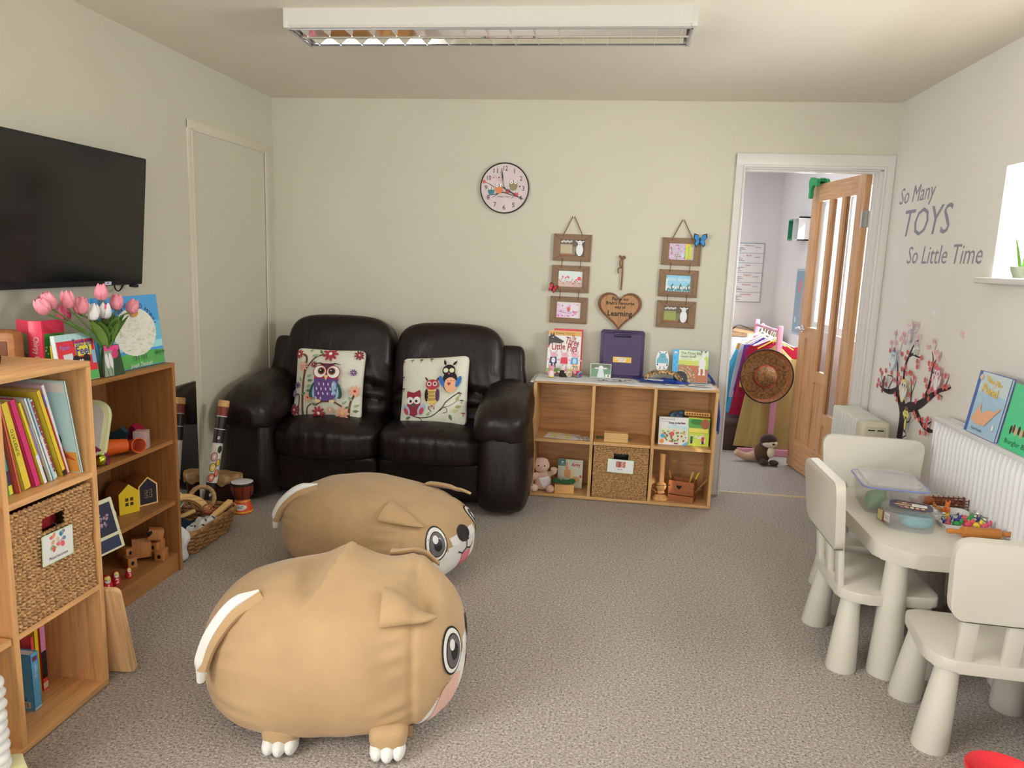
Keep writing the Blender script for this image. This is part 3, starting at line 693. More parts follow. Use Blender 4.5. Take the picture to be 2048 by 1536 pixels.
basket('woven seagrass basket with a Musical Instruments card in the tall cube shelf', T(-1.566, 1.859, .3585) @ Rz(pi/2), .318, .338, .25, music, mat('#8c1f26', .5), .122, .090, .58)
def bricks(q, w, h):
    q.rect(0, h*.14, w*.36, h*.44, mat('#8f5a4a'))
    for r in range(4):
        for c in range(4): q.rect(-w*.13+c*w*.088+(r % 2)*.003, h*(-.02+.105*r), w*.075, h*.085, mat(('#a8685a', '#7d4438', '#c08a7a')[(r*3+c) % 3]))
    q.text('Bricks', 0, -h*.24, .012, K_)
basket('woven seagrass basket with a brick picture card in the low shelf unit', T(.121, 4.345, .0225) @ Rz(RD(-.6)), .326, .318, .26, bricks, BLACK, .155, .082, .64)  # black block puts the shade behind the hand hole into colour

# ---------------- things on and in the bookcase
def sheepart(q, w, h):
    q.rect(w*.5, h*.62, w*.985, h*.75, mat('#3f86b4', .35)); q.rect(w*.5, h*.48, w*.985, h*.30, mat('#5b9fbe', .35)); q.rect(w*.5, h*.30, w*.985, h*.10, mat('#86b9c4', .35))
    q.flat([(.003, .003), (w-.003, .003), (w-.003, h*.20), (w*.7, h*.225), (w*.4, h*.21), (.003, h*.17)], mat('#4c9146', .35))
    lt = 'MARVIN WANTED MORE!'; DK = mat('#1e3d6a', .4, k=1.2)
    for i, ch in enumerate(lt):
        a = RD(158-136*i/(len(lt)-1)); q.text(ch, w*.57+cos(a)*w*.36, h*.42+sin(a)*h*.46, .030, DK, rot=a-pi/2)
    WOOL = mat('#cfcdb0', .7); WO2 = mat('#b5b694', .7)
    P = [(w*.57+cos(i*2*pi/72)*w*.335*(1+.018*(i % 2)), h*.50+sin(i*2*pi/72)*h*.33*(1+.018*(i % 2))) for i in range(72)]; q.flat(P, WOOL)
    for i in range(150):
        a = random.random()*2*pi; r = math.sqrt(random.random()); x, y = w*.57+cos(a)*r*w*.315, h*.50+sin(a)*r*h*.31
        q.line([(x-.006, y), (x, y+.003), (x+.006, y-.001)], .0022, WO2 if y < h*.55 else mat('#bfbd96', .7))
    q.disc(w*.56, h*.775, w*.062, h*.068, mat('#a9783a')); q.line([(w*.53, h*.77), (w*.59, h*.77)], .002, K_)
    q.leaf(w*.60, h*.82, .03, .1, mat('#7a4f2a'))
    for x in (.49, .53, .62, .655): q.line([(w*x, h*.17), (w*x, h*.11)], .006, mat('#3a4a46'))
    for x in (.86, .90, .945): q.line([(w*x, h*.12), (w*x, h*.155)], .003, mat('#5a3d22')); q.disc(w*x, h*.172, w*.022, h*.022, mat('#2f6a34'))
    q.text('Joseph Theobald', w*.56, h*.045, .024, W_, w=w*.36, shear=.2)
book('large square picture book with a round woolly sheep on a blue cover', .40, .29, .012, '#3f86b4', stand(-1.878, 2.525, .9352, 90, 6), front=sheepart)
def tf(q, w, h):
    RDM = mat('#c22a32', .35)
    q.rect(w*.5, h*.5, w*.98, h*.98, RDM); q.rect(w*.5, h*.93, w*.98, h*.13, mat('#9fc0dc', .35)); q.rect(w*.5, h*.10, w*.98, h*.18, mat('#4a9a4a', .35))
    for i in range(6): q.rect(w*(.2+.13*i), h*.93, w*.004, h*.12, mat('#6a93b4'))
    q.text('Tiny', w*.2, h*.80, .026, mat('#c4305a'), bold=.02); q.text('Farm', w*.2, h*.73, .022, mat('#7a6ab0'), bold=.02)
    q.rect(w*.69, h*.66, w*.44, h*.26, mat('#e3b52a', .35)); BL = mat('#39418c', .4, k=1.3)
    q.text('Touch and', w*.68, h*.80, .036, BL, w=w*.52, bold=.025); q.text('Feel', w*.66, h*.63, .042, BL, bold=.025)
    q.rect(w*.26, h*.47, w*.24, h*.26, mat('#b9cbdc', .35), rot=.05); q.rect(w*.93, h*.48, w*.10, h*.28, mat('#7f9ec4', .35))
    q.disc(w*.58, h*.38, w*.13, h*.13, K_); q.disc(w*.45, h*.46, w*.10, h*.09, K_, rot=.5); q.disc(w*.74, h*.46, w*.10, h*.09, K_, rot=-.5)
    q.disc(w*.30, h*.36, w*.07, h*.07, W_); q.disc(w*.55, h*.43, .005, None, W_); q.disc(w*.61, h*.43, .005, None, W_); q.rect(w*.7, h*.2, w*.08, h*.1, mat('#e0a93a'))
book('square red and blue Touch and Feel board book beside the tulips', .18, .172, .018, '#b9cbe0', stand(-1.868, 2.305, .9352, 88, 8), front=tf)
# open standing red book
ob = thing('book', 'open red board book standing with its red spine towards us', 'book', (-1.985, 2.345, .9352), RD(28))
RC = mat('#c22f48', .35)
g = B(); g.box((0, 0, .108), (.042, .008, .216), r=.002); g.build('spine', RC, ob)
for sgn in (-1, 1):
    M = T(sgn*.021, .0, 0) @ Rz(RD(56)*sgn); g = B(); g.box((sgn*.045, 0, .108), (.09, .006, .216), M); g.build('cover', RC, ob)
    g = B(); g.box((sgn*.04, .008, .108), (.08, .01, .205), M); g.build('pages', PAGE, ob)
    q = B(M @ T(sgn*.045, -.0032, 0) @ FRONT); q.rect(0, .085, .086, .168, mat('#3d7a38' if sgn > 0 else '#6b7f55', .35)); 
    if sgn > 0:
        for i in range(16): q.disc(-.04+random.random()*.08, .06+random.random()*.09, .004, None, mat('#a8c48a'))
    else: q.rect(0, .05, .086, .10, mat('#34491f', .35))
    q.build('cover_picture', None, ob)
q = B(T(0, -.0042, 0) @ FRONT); q.text('Chirpy Chick', 0, .10, .024, mat('#d9c3b4'), rot=-pi/2, w=.12); q.build('spine_print', None, ob)
book('narrow yellow toy shaped board book between the red and the green ones', .05, .135, .014, '#d8a425', stand(-1.90, 2.315, .9352, 60, 6), front=lambda q, w, h: [q.disc(w*.55, h*y, .010, .016, K_) for y in (.35, .7)])
book('small green board book with a red band', .06, .15, .022, '#6f8f3a', stand(-1.93, 2.36, .9352, 75, 4), front=lambda q, w, h: (q.rect(w*.5, h*.62, w*.9, h*.22, mat('#a04436')), q.rect(w*.5, h*.25, w*.7, h*.2, mat('#55604a'))))
# brown wooden toy and black speaker at the left
wt = thing('wooden_toy', 'brown wooden toy with a dark recess behind the open red book', 'toy', (-2.06, 2.25, .9355), RD(20))
BRN = mat('#8b5a33', .45, 'wood', axis='x')
B().box((0, 0, .095), (.16, .09, .19), r=.025).build('body', BRN, wt); B().box((.02, -.045, .12), (.07, .006, .07), r=.003).build('recess', mat('#5a3218', .6), wt)
g = B(); g.tube(spline([(.06, -.05, .03), (.10, -.08, .075), (.08, -.10, .09)], 5), [.02, .016, .014, .012, .012, .01, .01, .009, .008, .007, .006], 8); g.build('arm', mat('#2c1c12', .5, k=1.2), wt)
spk = thing('speaker', 'matt black wedge shaped speaker on top of the tall cube shelf', 'speaker', (-1.80, 1.81, 1.0725))
B().prism([(-.06, 0), (.075, 0), (.08, .02), (.045, .135), (-.06, .14)], -.09, .075, T(0, 0, 0) @ Rx(pi/2) @ Rz(0), r=.004).build('body', BLACKM, spk)
q = B(T(.069, .02, .055) @ Rz(RD(10)) @ LEFTW); q.rect(0, 0, .03, .03, W_); q.build('badge', None, spk)
# tulips in a vase and the tulip card in front
va = thing('vase', 'slim clear glass vase holding the artificial tulips', 'vase', (-1.856, 2.525, .9352))
B().lathe([(.013, 0), (.014, .004), (.013, .05), (.014, .09), (.017, .105), (.015, .105), (.012, .09), (.011, .05), (.012, .008), (0, .008)], 24).build('glass', mat('#c9d6cf', .04, 'sheer', a=.22), va)
STEM = mat('#4d6a2c', .5); LEAF = mat('#47682a', .4); LEAF2 = mat('#5d7c35', .4)
heads = [(-1.84, 2.217, 1.22, 0, -0.35, 'at the far left of the bunch, drooping'),
 (-1.845, 2.253, 1.234, 0, -0.28, 'second from the left, tilted and half behind another'),
 (-1.84, 2.327, 1.231, 0, -0.05, 'standing tall left of the middle, with a closed round bloom'),
 (-1.84, 2.391, 1.207, 0, 0.05, 'in front at the middle of the bunch'),
 (-1.835, 2.44, 1.181, 1, 0.1, 'white bloomed, the only white one'),
 (-1.845, 2.507, 1.249, 0, 0, 'topmost of the bunch, above the top of the sheep book'),
 (-1.84, 2.51, 1.18, 2, 0.15, 'deep pink and white striped bloom'),
 (-1.84, 2.579, 1.209, 0, 0.12, 'before the sheep book title, second from the right'),
 (-1.84, 2.667, 1.195, 0, 0.45, 'at the far right of the bunch, leaning over the sheep'),
 (-1.88, 2.355, 1.18, 3, 0, 'low crimson bloom behind the leaves'),
 (-1.89, 2.45, 1.2, 3, 0.1, 'plum coloured bloom half hidden at the back')]
TC = [mat('#d97f88', .5, k=1.35), mat('#d6d0c4', .5), mat('#c9547e', .5, k=1.3), mat('#a03a55', .5, k=1.2)]
for x, y, z, c, tilt, lab in heads:
    root = thing('tulip', ('pink' if c == 0 else 'artificial')+' tulip '+lab, 'flower', (-1.856, 2.525, .945), group='tulips in the glass vase')
    p = V((x, y, z))-V((-1.856, 2.525, .945)); base = V((p.x*.02, p.y*.01, .004)); tip = p-V((0, tilt*.028, .030))
    pts = spline([base, V((p.x*.1, p.y*.08, .11)), V((p.x*.62, p.y*.62, .205 if tip.z > .22 else .17)), tip], 5)
    B().tube(pts, .0032, 6).build('stem', STEM, root)
    A = T(*tip) @ Rx(-tilt*1.6); g = B()
    g.use(TC[c]); g.lathe([(.002, 0), (.015, .006), (.0215, .022), (.019, .042), (.010, .056), (.002, .06)], 18, A)
    if c == 2: g.use(TC[1])
    for k in range(4):
        a = 2*pi*k/4+y*30
        g.grid(lambda u, v, a=a: (cos(a+(u-.5)*1.5)*(.0225*sin(pi*min(1, .12+.78*v))**.6+.001), sin(a+(u-.5)*1.5)*(.0225*sin(pi*min(1, .12+.78*v))**.6+.001), .004+.060*v*(1-.35*(2*u-1)**2)), 6, 8, M=A)
    g.build('bloom', None, root)
    for k in range(2):
        a = y*40+k*2.6; d = V((.5*cos(a)+.3, .75*sin(a)+p.y*1.4, 0)); L_ = .14+.05*((k*7+int(y*100)) % 3)/2; g = B(); q0 = pts[4]
        def lf(u, v, d=d, L_=L_, q0=q0): b = q0+d*(L_*.55*v)+V((0, 0, L_*(.95*v-.28*v*v))); s = V((-d.y, d.x, 0)).normalized()*(u-.5)*.042*sin(pi*min(1, .1+.9*v))**.8; return b+s+V((.02*(abs(u-.5)), 0, .012*abs(u-.5)))
        g.grid(lf, 5, 10); g.build('leaf', LEAF2 if k else LEAF, root)
tc = thing('tulip_card', 'folded card printed with tulips in front of the vase', 'card', (-1.836, 2.54, .9352), RD(82))
B().prism([(-.045, 0), (.055, 0), (.028, .118), (-.045, .122)], -.001, .001, FRONT).build('front_leaf', mat('#2c3f28', .35), tc)
q = B(T(0, -.0014, 0) @ FRONT); q.flat([(-.043, .002), (.0, .002), (.0, .10), (-.043, .10)], mat('#7c8a72', .35)); q.flat([(-.043, .098), (.027, .098), (.026, .116), (-.043, .12)], mat('#c23f78', .35))
for x in (-.03, -.012): q.disc(x, .06, .008, .03, W_, rot=.2); q.line([(x, .035), (x+.006, .005)], .003, mat('#3d5a30'))
q.disc(.008, .085, .016, .018, mat('#b03060', .35)); q.build('tulip_picture', None, tc)
B().prism([(-.045, 0), (.03, 0), (.024, .112), (-.045, .116)], -.0008, .0008, T(0, .034, 0) @ FRONT @ Rx(RD(14))).build('back_leaf', mat('#4a6a40', .35), tc)
# shelf toys
tr = thing('tray', 'pale green and white plastic tray leaning inside the bookcase', 'tray', (-1.95, 2.455, .602), rot=(RD(-24), 0, RD(12)))
M = Rx(pi/2); g = B(); g.prism(rrect(.20, .25, .055, 6, 0, .125), -.012, .012, M, r=.004, smooth=True); g.build('rim', mat('#bccb8e', .35), tr)
B().prism(rrect(.165, .21, .045, 6, 0, .125), .010, .0135, M).build('base', mat('#d3d4cd', .35), tr)
ORG = mat('#d9541c', .12, 'sheer', a=.72); PUR = mat('#6d1f4c', .12, 'sheer', a=.85)
cu_ = thing('plastic_cup', 'translucent orange plastic cup lying on its side on the bookcase shelf', 'cup', (-1.90, 2.60, .640), rot=(RD(90), RD(12), RD(-38)))
B().lathe([(.0, -.05), (.026, -.05), (.036, .05), (.039, .05), (.039, .053), (.034, .053), (.024, -.046), (0, -.046)], 26).build('wall', ORG, cu_)
o2 = thing('plastic_cup', 'second translucent orange cup behind the first, lying towards us', 'cup', (-1.86, 2.672, .632), rot=(RD(80), 0, RD(60))); B().lathe([(.0, -.04), (.022, -.04), (.030, .04), (.027, .04), (.02, -.037), (0, -.037)], 24).build('wall', ORG, o2)
cb = thing('plastic_block', 'clear pinkish plastic block beside the orange cups', 'block', (-1.87, 2.735, .602), RD(15)); B().box((0, 0, .038), (.05, .05, .076), r=.002).build('body', mat('#d9b9b0', .08, 'sheer', a=.35), cb)
for (x, y, z, col, lab) in ((-1.90, 2.49, .602, PUR, 'purple plastic wedge in front of the leaning tray'), (-1.93, 2.80, .602, mat('#7d1530', .2), 'dark red plastic wedge at the right of the shelf')):
    w = thing('plastic_wedge', lab, 'block', (x, y, z), RD(25 if y < 2.6 else -20)); B().prism([(-.045, 0), (.05, 0), (.04, .05), (-.01, .085), (-.035, .06)], -.02, .02, Rx(pi/2), r=.003).build('body', col, w)
bt = thing('plastic_wedge', 'dark teal plastic piece lying behind the orange cups', 'block', (-2.0, 2.75, .602), RD(10)); B().prism([(-.08, .05), (.0, .052), (.03, .08), (.055, .06), (.04, .0), (-.08, .0)], -.012, .012, Rx(pi/2), r=.003).build('body', mat('#1d3540', .3), bt)
gb = thing('bauble', 'shiny lime gold ball at the left end of the bookcase shelf', 'ball', (-1.863, 2.474, .624)); B().ell((0, 0, 0), .022).build('ball', mat('#a8b53a', .12, metal=1, k=1.6), gb)
HW = mat('#8d5a2e', .45, 'wood', axis='y')
for x, y, rz, fc, wc, lab in ((-1.975, 2.742, 62, '#e0a81a', '#3a2a1a', 'wooden toy house with a yellow gable front'), (-1.965, 2.855, 62, '#191b2b', '#b98a52', 'wooden toy house with a navy blue gable front')):
    h = thing('toy_house', lab, 'toy', (x, y, .3255), RD(rz), 'toy houses on the bookcase'); P = [(-.042, 0), (.042, 0), (.042, .088), (0, .125), (-.042, .088)]
    B().prism(P, -.055, .055, Rx(pi/2), r=.002).build('body', HW, h)
    q = B(T(0, -.0556, 0) @ FRONT); q.flat([(x*1.0, z) for x, z in P], mat('#c79d62') if fc[1] == '1' else mat(fc)); q.flat([(x*.86, .006+z*.90) for x, z in P], mat(fc, .5, k=1.5 if fc[1] == 'e' else 1)); q.build('front', None, h)
    q = B(T(0, -.0562, 0) @ FRONT)
    for a in (-1, 1):
        for b_ in (0, 1): q.rect(a*.010, .040+b_*.020, .013, .014, mat(wc, k=1.2)); 
    if fc[1] == '1':
        for a in (-1, 1):
            for b_ in (0, 1): q.rect(a*.010-.001, .0405+b_*.020, .010, .011, mat(fc, .5, k=1))
    q.build('window', None, h)
pc = thing('photo_card', 'cream edged photo card propped on the bookcase edge beside the cube shelf', 'card', (-1.823, 2.448, .272), rot=(RD(-14), RD(-3), RD(78)))
B().prism(rrect(.13, .20, .004, 2, 0, .10), -.0015, .0015, Rx(pi/2)).build('card', mat('#d0c69c', .5), pc)
q = B(T(0, -.0018, 0) @ FRONT); q.rect(.0, .125, .105, .12, mat('#1f2338', .35)); q.rect(0, .03, .105, .045, mat('#28304a', .35))
for i in range(14): q.disc(-.02+random.random()*.05, .10+random.random()*.06, .007, .005, mat(random.choice(('#8a7a86', '#a57a8c', '#5c5f7a'))), rot=i)
q.build('photo', None, pc)
ds = thing('wooden_disc', 'pale wooden disc lying on the shelf behind the photo card', 'disc', (-1.93, 2.56, .327)); B().cyl((0, 0, 0), (0, 0, .006), .035, n=24).build('disc', mat('#b09a74', .5), ds)
yb = thing('toy_bird', 'small yellow and blue toy behind the photo card', 'toy', (-1.93, 2.565, .333)); B().use(mat('#d8b43a')).ell((0, 0, .055), (.03, .03, .04)).use(mat('#8fb3cf')).ell((.008, .012, .03), (.03, .03, .034)).build('body', None, yb)
# wooden bear figure made of blocks
rb = thing('wooden_bear', 'jointed wooden block bear sitting on the lowest bookcase shelf', 'toy', (-1.94, 2.80, .0825), RD(38))
CH = mat('#9c6637', .45, 'wood', axis='z'); 
B().box((0, 0, .058), (.075, .05, .085), Rx(RD(-8)), r=.003).build('torso', CH, rb)
g = B(); g.box((.03, -.01, .125), (.062, .05, .045), Ry(RD(12)), r=.003); g.build('head', CH, rb)
q = B(T(.03, -.036, .122) @ Ry(RD(12)) @ FRONT); q.disc(.0, .005, .008, .015, BLACK, rot=-.5); q.build('nose', None, rb)
for x, y, z, a, n_ in ((-.05, -.045, .022, 20, 'leg'), (.075, -.02, .022, -25, 'leg'), (-.062, .0, .05, 35, 'arm'), (.062, .01, .055, -40, 'arm')):
    g = B(); A = T(x, y, z) @ Rz(RD(a)); g.box((0, 0, 0), (.038, .06, .044), A, r=.003)
    o = g.build(n_, CH, rb); q = B(A @ T(0, -.0304, 0) @ FRONT); q.disc(0, 0, .007, .009, BLACK); q.build('screw', None, o)
# nesting dolls
DR = mat('#b31f24', .3)
for i, (x, y, s, lab, nm) in enumerate(((-1.880, 2.490, 1.0, 'largest of the three red nesting dolls, by the cube shelf', '1'), (-1.892, 2.560, .80, 'middle red nesting doll with a white figure 2', '2'), (-1.885, 2.630, .62, 'smallest of the three red nesting dolls', '3'))):
    d = thing('nesting_doll', lab, 'doll', (x, y, .0825), RD(58), 'red nesting dolls'); bd = B().lathe([(.016*s, 0), (.021*s, .012*s), (.022*s, .03*s), (.017*s, .046*s), (.0165*s, .058*s), (.010*s, .070*s), (.001, .0745*s)], 22); bd.build('body', DR, d); tree = bd.bvh()
    q = B(T(0, -.06, 0) @ FRONT); q.disc(0, .056*s, .0115*s, .013*s, W_); q.disc(0, .064*s, .0105*s, .007*s, mat('#d9c04a')); q.disc(-.004*s, .056*s, .0016*s, None, K_); q.disc(.004*s, .056*s, .0016*s, None, K_); q.wrap(tree, (0, 1, 0), .0006, 1); q.build('face', None, d)
    q = B(T(0, -.06, 0) @ FRONT); q.text(nm, 0, .026*s, .034*s, W_, bold=.02); q.wrap(tree, (0, 1, 0), .0006, 1); q.build('number', None, d)
# wooden board leaning on the far side of the cube unit
wb = thing('wooden_board', 'pale wooden board with rounded corners leaning beside the cube shelf', 'board', (-1.605, 2.118, .004), rot=(RD(10), RD(-2), RD(4)))
B().prism(rrect(.19, .325, .02, 4, .0, .163), -.009, .009, Rx(pi/2), r=.002).build('panel', mat('#c09a6c', .45, 'wood', axis='z', s=.8), wb)
# floor instruments
rs = thing('rainstick', 'painted rainstick leaning against the flush door', 'instrument', (-2.065, 3.535, 0))
Pb = V((0, 0, .004)); Pt = V((.03, .165, .615)); dr = (Pt-Pb); A = T(*Pb) @ dr.to_track_quat('Z', 'Y').to_matrix().to_4x4(); L_ = dr.length; R_ = .027
g = B(); bandz = [(0, .30, '#1d1715'), (.30, .315, '#c9c2b4'), (.315, .62, '#d2c9b8'), (.62, .635, '#c9c2b4'), (.635, .75, '#1f1a18'), (.75, .757, '#c9c2b4'), (.757, .86, '#1f1614'), (.86, .867, '#c9c2b4'), (.867, .945, '#7a2f1e')]
for a, b_, c in bandz: g.use(mat(c, .4, k=1.2)); g.lathe([(R_, a*L_), (R_, b_*L_)], 22, A)
g.build('tube', None, rs); B().lathe([(R_+.002, .945*L_), (R_+.003, .96*L_), (R_+.001, .97*L_), (R_+.003, .98*L_), (R_+.001, L_)], 22, A).build('cap', mat('#b28a55', .5), rs)
tube = B().lathe([(R_, 0), (R_, L_)], 40, A); tree = tube.bvh(); vd = V((.5, -.87, 0))
def painted(q):
    for z, c in ((.345, '#c8684c'), (.43, '#d9a83a'), (.52, '#b98a78')): q.disc(-.008, z*L_, .017, .024, K_); q.disc(-.008, z*L_, .014, .021, mat(c)); q.disc(-.008, z*L_, .005, .008, W_)
    for z, c in ((.38, '#c8684c'), (.47, '#d3a02c'), (.58, '#2a2320')): q.disc(.015, z*L_, .010, .02, K_); q.disc(.015, z*L_, .0075, .017, mat(c))
    for z in (.2, .68): q.disc(.0, z*L_, .006, .008, W_); q.disc(0, z*L_, .003, .005, K_)
Mx = V((.87, .5, 0)); up = dr.normalized(); nr = Mx.cross(up)
M = MX((Mx, up, nr)).transposed().to_4x4(); M.translation = Pb+nr*.12; q = B(M); q.dz = .0003; painted(q); q.wrap(tree, -nr, .0006, 2); q.build('painting', None, rs)
def drum(name, label, loc, prof, body, skin, rim):
    d = thing(name, label, 'drum', loc); return d
dj = thing('djembe', 'small djembe drum with white head and orange painted foot', 'drum', (-1.935, 3.68, 0), RD(30))
B().lathe([(.052, .0), (.056, .006), (.046, .05), (.036, .078)], 32).build('foot', mat('#c4471f', .4), dj); B().lathe([(.036, .078), (.052, .10), (.060, .135), (.060, .168)], 32).build('bowl', mat('#6d2a17', .25, k=1.5), dj)
B().lathe([(.062, .160), (.064, .166), (.062, .172), (.058, .173)], 32).build('ring', mat('#2a1c14', .4, k=1.2), dj); B().lathe([(.0, .176), (.05, .1755), (.061, .172)], 32).build('skin', mat('#d3cdbf', .5), dj)
g = B(); g.use(mat('#d9ab35'))
for z, r in ((.012, .0553), (.068, .0395)): g.lathe([(r, z-.003), (r+.0008, z), (r-.001, z+.003)], 32)
g.build('painted_bands', None, dj); tree = B().lathe([(.056, .006), (.046, .05), (.036, .078)], 48).bvh()
q = B(Rz(RD(-20)) @ T(0, -.1, .04) @ FRONT); q.dz = .0003; q.disc(0, 0, .034, .016, W_); q.text('AG', 0, 0, .022, K_, shear=.3); q.wrap(tree, Rz(RD(-20)) @ V((0, 1, 0)), .0008, 2); q.build('initials', None, dj)
g = B(); 
for i in range(8): a = 2*pi*i/8; g.tube([(cos(a)*.061, sin(a)*.061, .166), (cos(a)*.058, sin(a)*.058, .11), (cos(a)*.038, sin(a)*.038, .078)], .0018, 5)
g.build('cords', K_, dj)
bg_ = thing('hide_drum', 'squat drum with a tan hide head behind the wicker tray', 'drum', (-2.075, 3.79, 0))
B().lathe([(.055, 0), (.062, .02), (.070, .14)], 28).build('body', mat('#33170f', .4, k=1.4), bg_)
def hide(u, v): a = 2*pi*u; r = .078*min(1, v*1.9); z = .182 if v < .52 else .182-.052*(v-.52)/.48*(1+.18*sin(a*7)); r = r+.004*sin(a*9)*(v > .6); return (cos(a)*r, sin(a)*r, z+.004*(1-min(1, v*1.9)))
B().grid(hide, 64, 14, cu=True).build('hide', mat('#a58358', .6, 'speck', s=30, h2='#8c6a40'), bg_)
# wicker tray with instruments
wk = thing('wicker_basket', 'low oblong wicker basket of instruments on the floor beside the bookcase', 'basket', (-1.995, 3.25, 0))
WI = mat('#9c7446', .6, 'speck', s=40, h2='#77532f', k=1.7)
def ring(z, k, row=None, N=84):
    hw, hl = .125+.03*z/.12, .18+.035*z/.12; P = rrect(2*hw, 2*hl, .05, 6); n = len(P); L = [math.dist(P[i], P[(i+1) % n]) for i in range(n)]; tot = sum(L); o = []
    for q in range(N):
        d = tot*q/N; i = 0
        while d > L[i]: d -= L[i]; i += 1
        a, c = P[i], P[(i+1) % n]; f = d/L[i]; kk = k+(.028*(1 if (q//3+row) % 2 else -1) if row is not None else 0); o.append(((a[0]+(c[0]-a[0])*f)*kk, (a[1]+(c[1]-a[1])*f)*kk, z+(.002*sin(q*1.9+row) if row is not None else 0)))
    return o
g = B()
for i in range(10): g.tube(ring(.008+i*.0105, 1, i), .0058, 6, closed=True)
for i in range(28):
    a = ring(.004, 1.0); b_ = ring(.112, 1.0); j = 3*i+1; g.tube([a[j], b_[j]], .005, 5)
g.build('side', WI, wk); B().prism([(x, y) for x, y, z in ring(.006, .96)], .003, .010).build('base', WI, wk)
g = B(); rg = ring(.118, 1.012); n = len(rg)
for k in range(3): g.tube([(p[0]*(1+.01*cos(i*.9+k*2.1)), p[1]*(1+.01*cos(i*.9+k*2.1)), p[2]+.006*sin(i*.9+k*2.1)) for i, p in enumerate(rg)], .0062, 6, closed=True)
g.build('rim', WI, wk)
BW = mat('#b8935c', .45, 'wood', axis='x')
tm = thing('tambourine', 'pale wooden half moon tambourine lying across the wicker basket', 'instrument', (-2.03, 3.30, .115), rot=(RD(48), RD(6), RD(58)))
arc = [(.12*cos(a), .105*sin(a)) for a in [pi*i/16 for i in range(17)]]; inn = [(.085*cos(a), .072*sin(a)) for a in [pi*i/16 for i in range(17)]]
B().prism(arc+inn[::-1], -.011, .011, r=.002).build('frame', BW, tm)
for i in (3, 6, 10, 13): a = pi*i/16; B().cyl((.103*cos(a), .088*sin(a), -.003), (.103*cos(a), .088*sin(a), .003), .016, n=16).build('jingle', CHR, tm)
rr_ = thing('cane_ring', 'ring shaker wound with tan cane at the back of the wicker basket', 'instrument', (-2.02, 3.425, .155), rot=(RD(68), 0, RD(40)))
B().tube([(.058*cos(2*pi*i/32), .058*sin(2*pi*i/32), 0) for i in range(32)], [.011+.0012*(i % 2) for i in range(32)], 10, closed=True).build('ring', mat('#9c7c50', .6, 'speck', s=90, h2='#7d6038'), rr_)
cl = thing('wooden_clapper', 'flat pale wooden clapper along the front edge of the wicker basket', 'instrument', (-1.885, 3.37, .125), rot=(RD(6), RD(-10), RD(88))); B().box((0, 0, 0), (.17, .028, .02), r=.003).build('bar', mat('#c29c60', .45, 'wood', axis='x'), cl)
bt_ = thing('rattan_ball', 'open rattan ball in the wicker basket', 'ball', (-1.955, 3.375, .112)); g = B()
for i in range(9): A = Rz(i*.7) @ Rx(i*1.1); g.tube([A @ V((.034*cos(2*pi*k/20), .034*sin(2*pi*k/20), 0)) for k in range(20)], .0025, 5, closed=True)
g.build('weave', mat('#9a5a38', .6), bt_)
ml = thing('wooden_maraca', 'plain tan wooden maraca lying at the near end of the wicker basket', 'instrument', (-2.02, 3.20, .125), rot=(0, RD(80), RD(60))); B().lathe([(0, -.09), (.02, -.082), (.026, -.05), (.02, -.01), (.011, .02), (.010, .09), (0, .094)], 20).build('body', mat('#a5834d', .5, 'wood', axis='z'), ml)
def scarf(name, label, loc, sx, sy, m, amp, deco=None):
    o = thing(name, label, 'cloth', loc); g = B()
    g.grid(lambda u, v: ((u-.5)*sx, (v-.5)*sy, amp*(1-(2*u-1)**2)*(1-(2*v-1)**2)+.012*sin(u*9+v*6)*sin(v*7)), 26, 26); tree = g.bvh(); g.build('fabric', m, o)
    if deco: q = B(T(0, 0, .1)); q.dz = .0003; deco(q); q.wrap(tree, (0, 0, -1), .0012, 1); q.build('leaf_print', None, o)
scarf('navy_cloth', 'navy blue cloth bundled at the near end of the wicker basket', (-2.03, 3.16, .098), .20, .16, mat('#12283a', .8, 'cloth', k=1.3), .035)
scarf('leaf_cloth', 'white cloth with navy leaf print over the front of the wicker basket', (-1.905, 3.23, .092), .11, .20, mat('#c9c6c4', .8, 'cloth'), .034, lambda q: [q.leaf(-.03+.03*(i % 3), -.07+.045*(i//3), .026, 1.0+(i % 2)*1.2, mat('#232f48')) for i in range(12)])
cdm = thing('animal_card', 'green diamond shaped card with a white animal standing in the basket', 'card', (-2.10, 3.31, .10), rot=(RD(-8), 0, RD(55)))
B().prism([(0, 0), (.07, .07), (0, .14), (-.07, .07)], -.001, .001, Rx(pi/2)).build('card', mat('#d0d2c8', .5), cdm)
q = B(T(0, -.0013, 0) @ FRONT); q.flat([(0, .006), (.064, .07), (0, .134), (-.064, .07)], mat('#4f8050')); q.disc(-.005, .065, .016, .03, mat('#c2c6cc'), rot=.3); q.disc(.0, .098, .010, .012, mat('#c2c6cc')); q.leaf(-.005, .06, .05, -1.0, mat('#b0b6bd')); q.leaf(-.005, .06, .045, 3.6, mat('#b0b6bd')); q.build('animal_picture', None, cdm)
fb = thing('fabric_bag', 'white fabric bag slumped between the bookcase end and the basket', 'bag', (-1.90, 3.0, 0))
B().soft((0, 0, .085), (.09, .085, .17), 3, 10, fn=lambda p: (p.x*(1.1-.9*(p.z+.085))+.008*sin(p.z*60), p.y*(1-.8*(p.z+.085))+.006*sin(p.z*47), p.z)).build('bag', mat('#cdc8bd', .8, 'cloth'), fb)
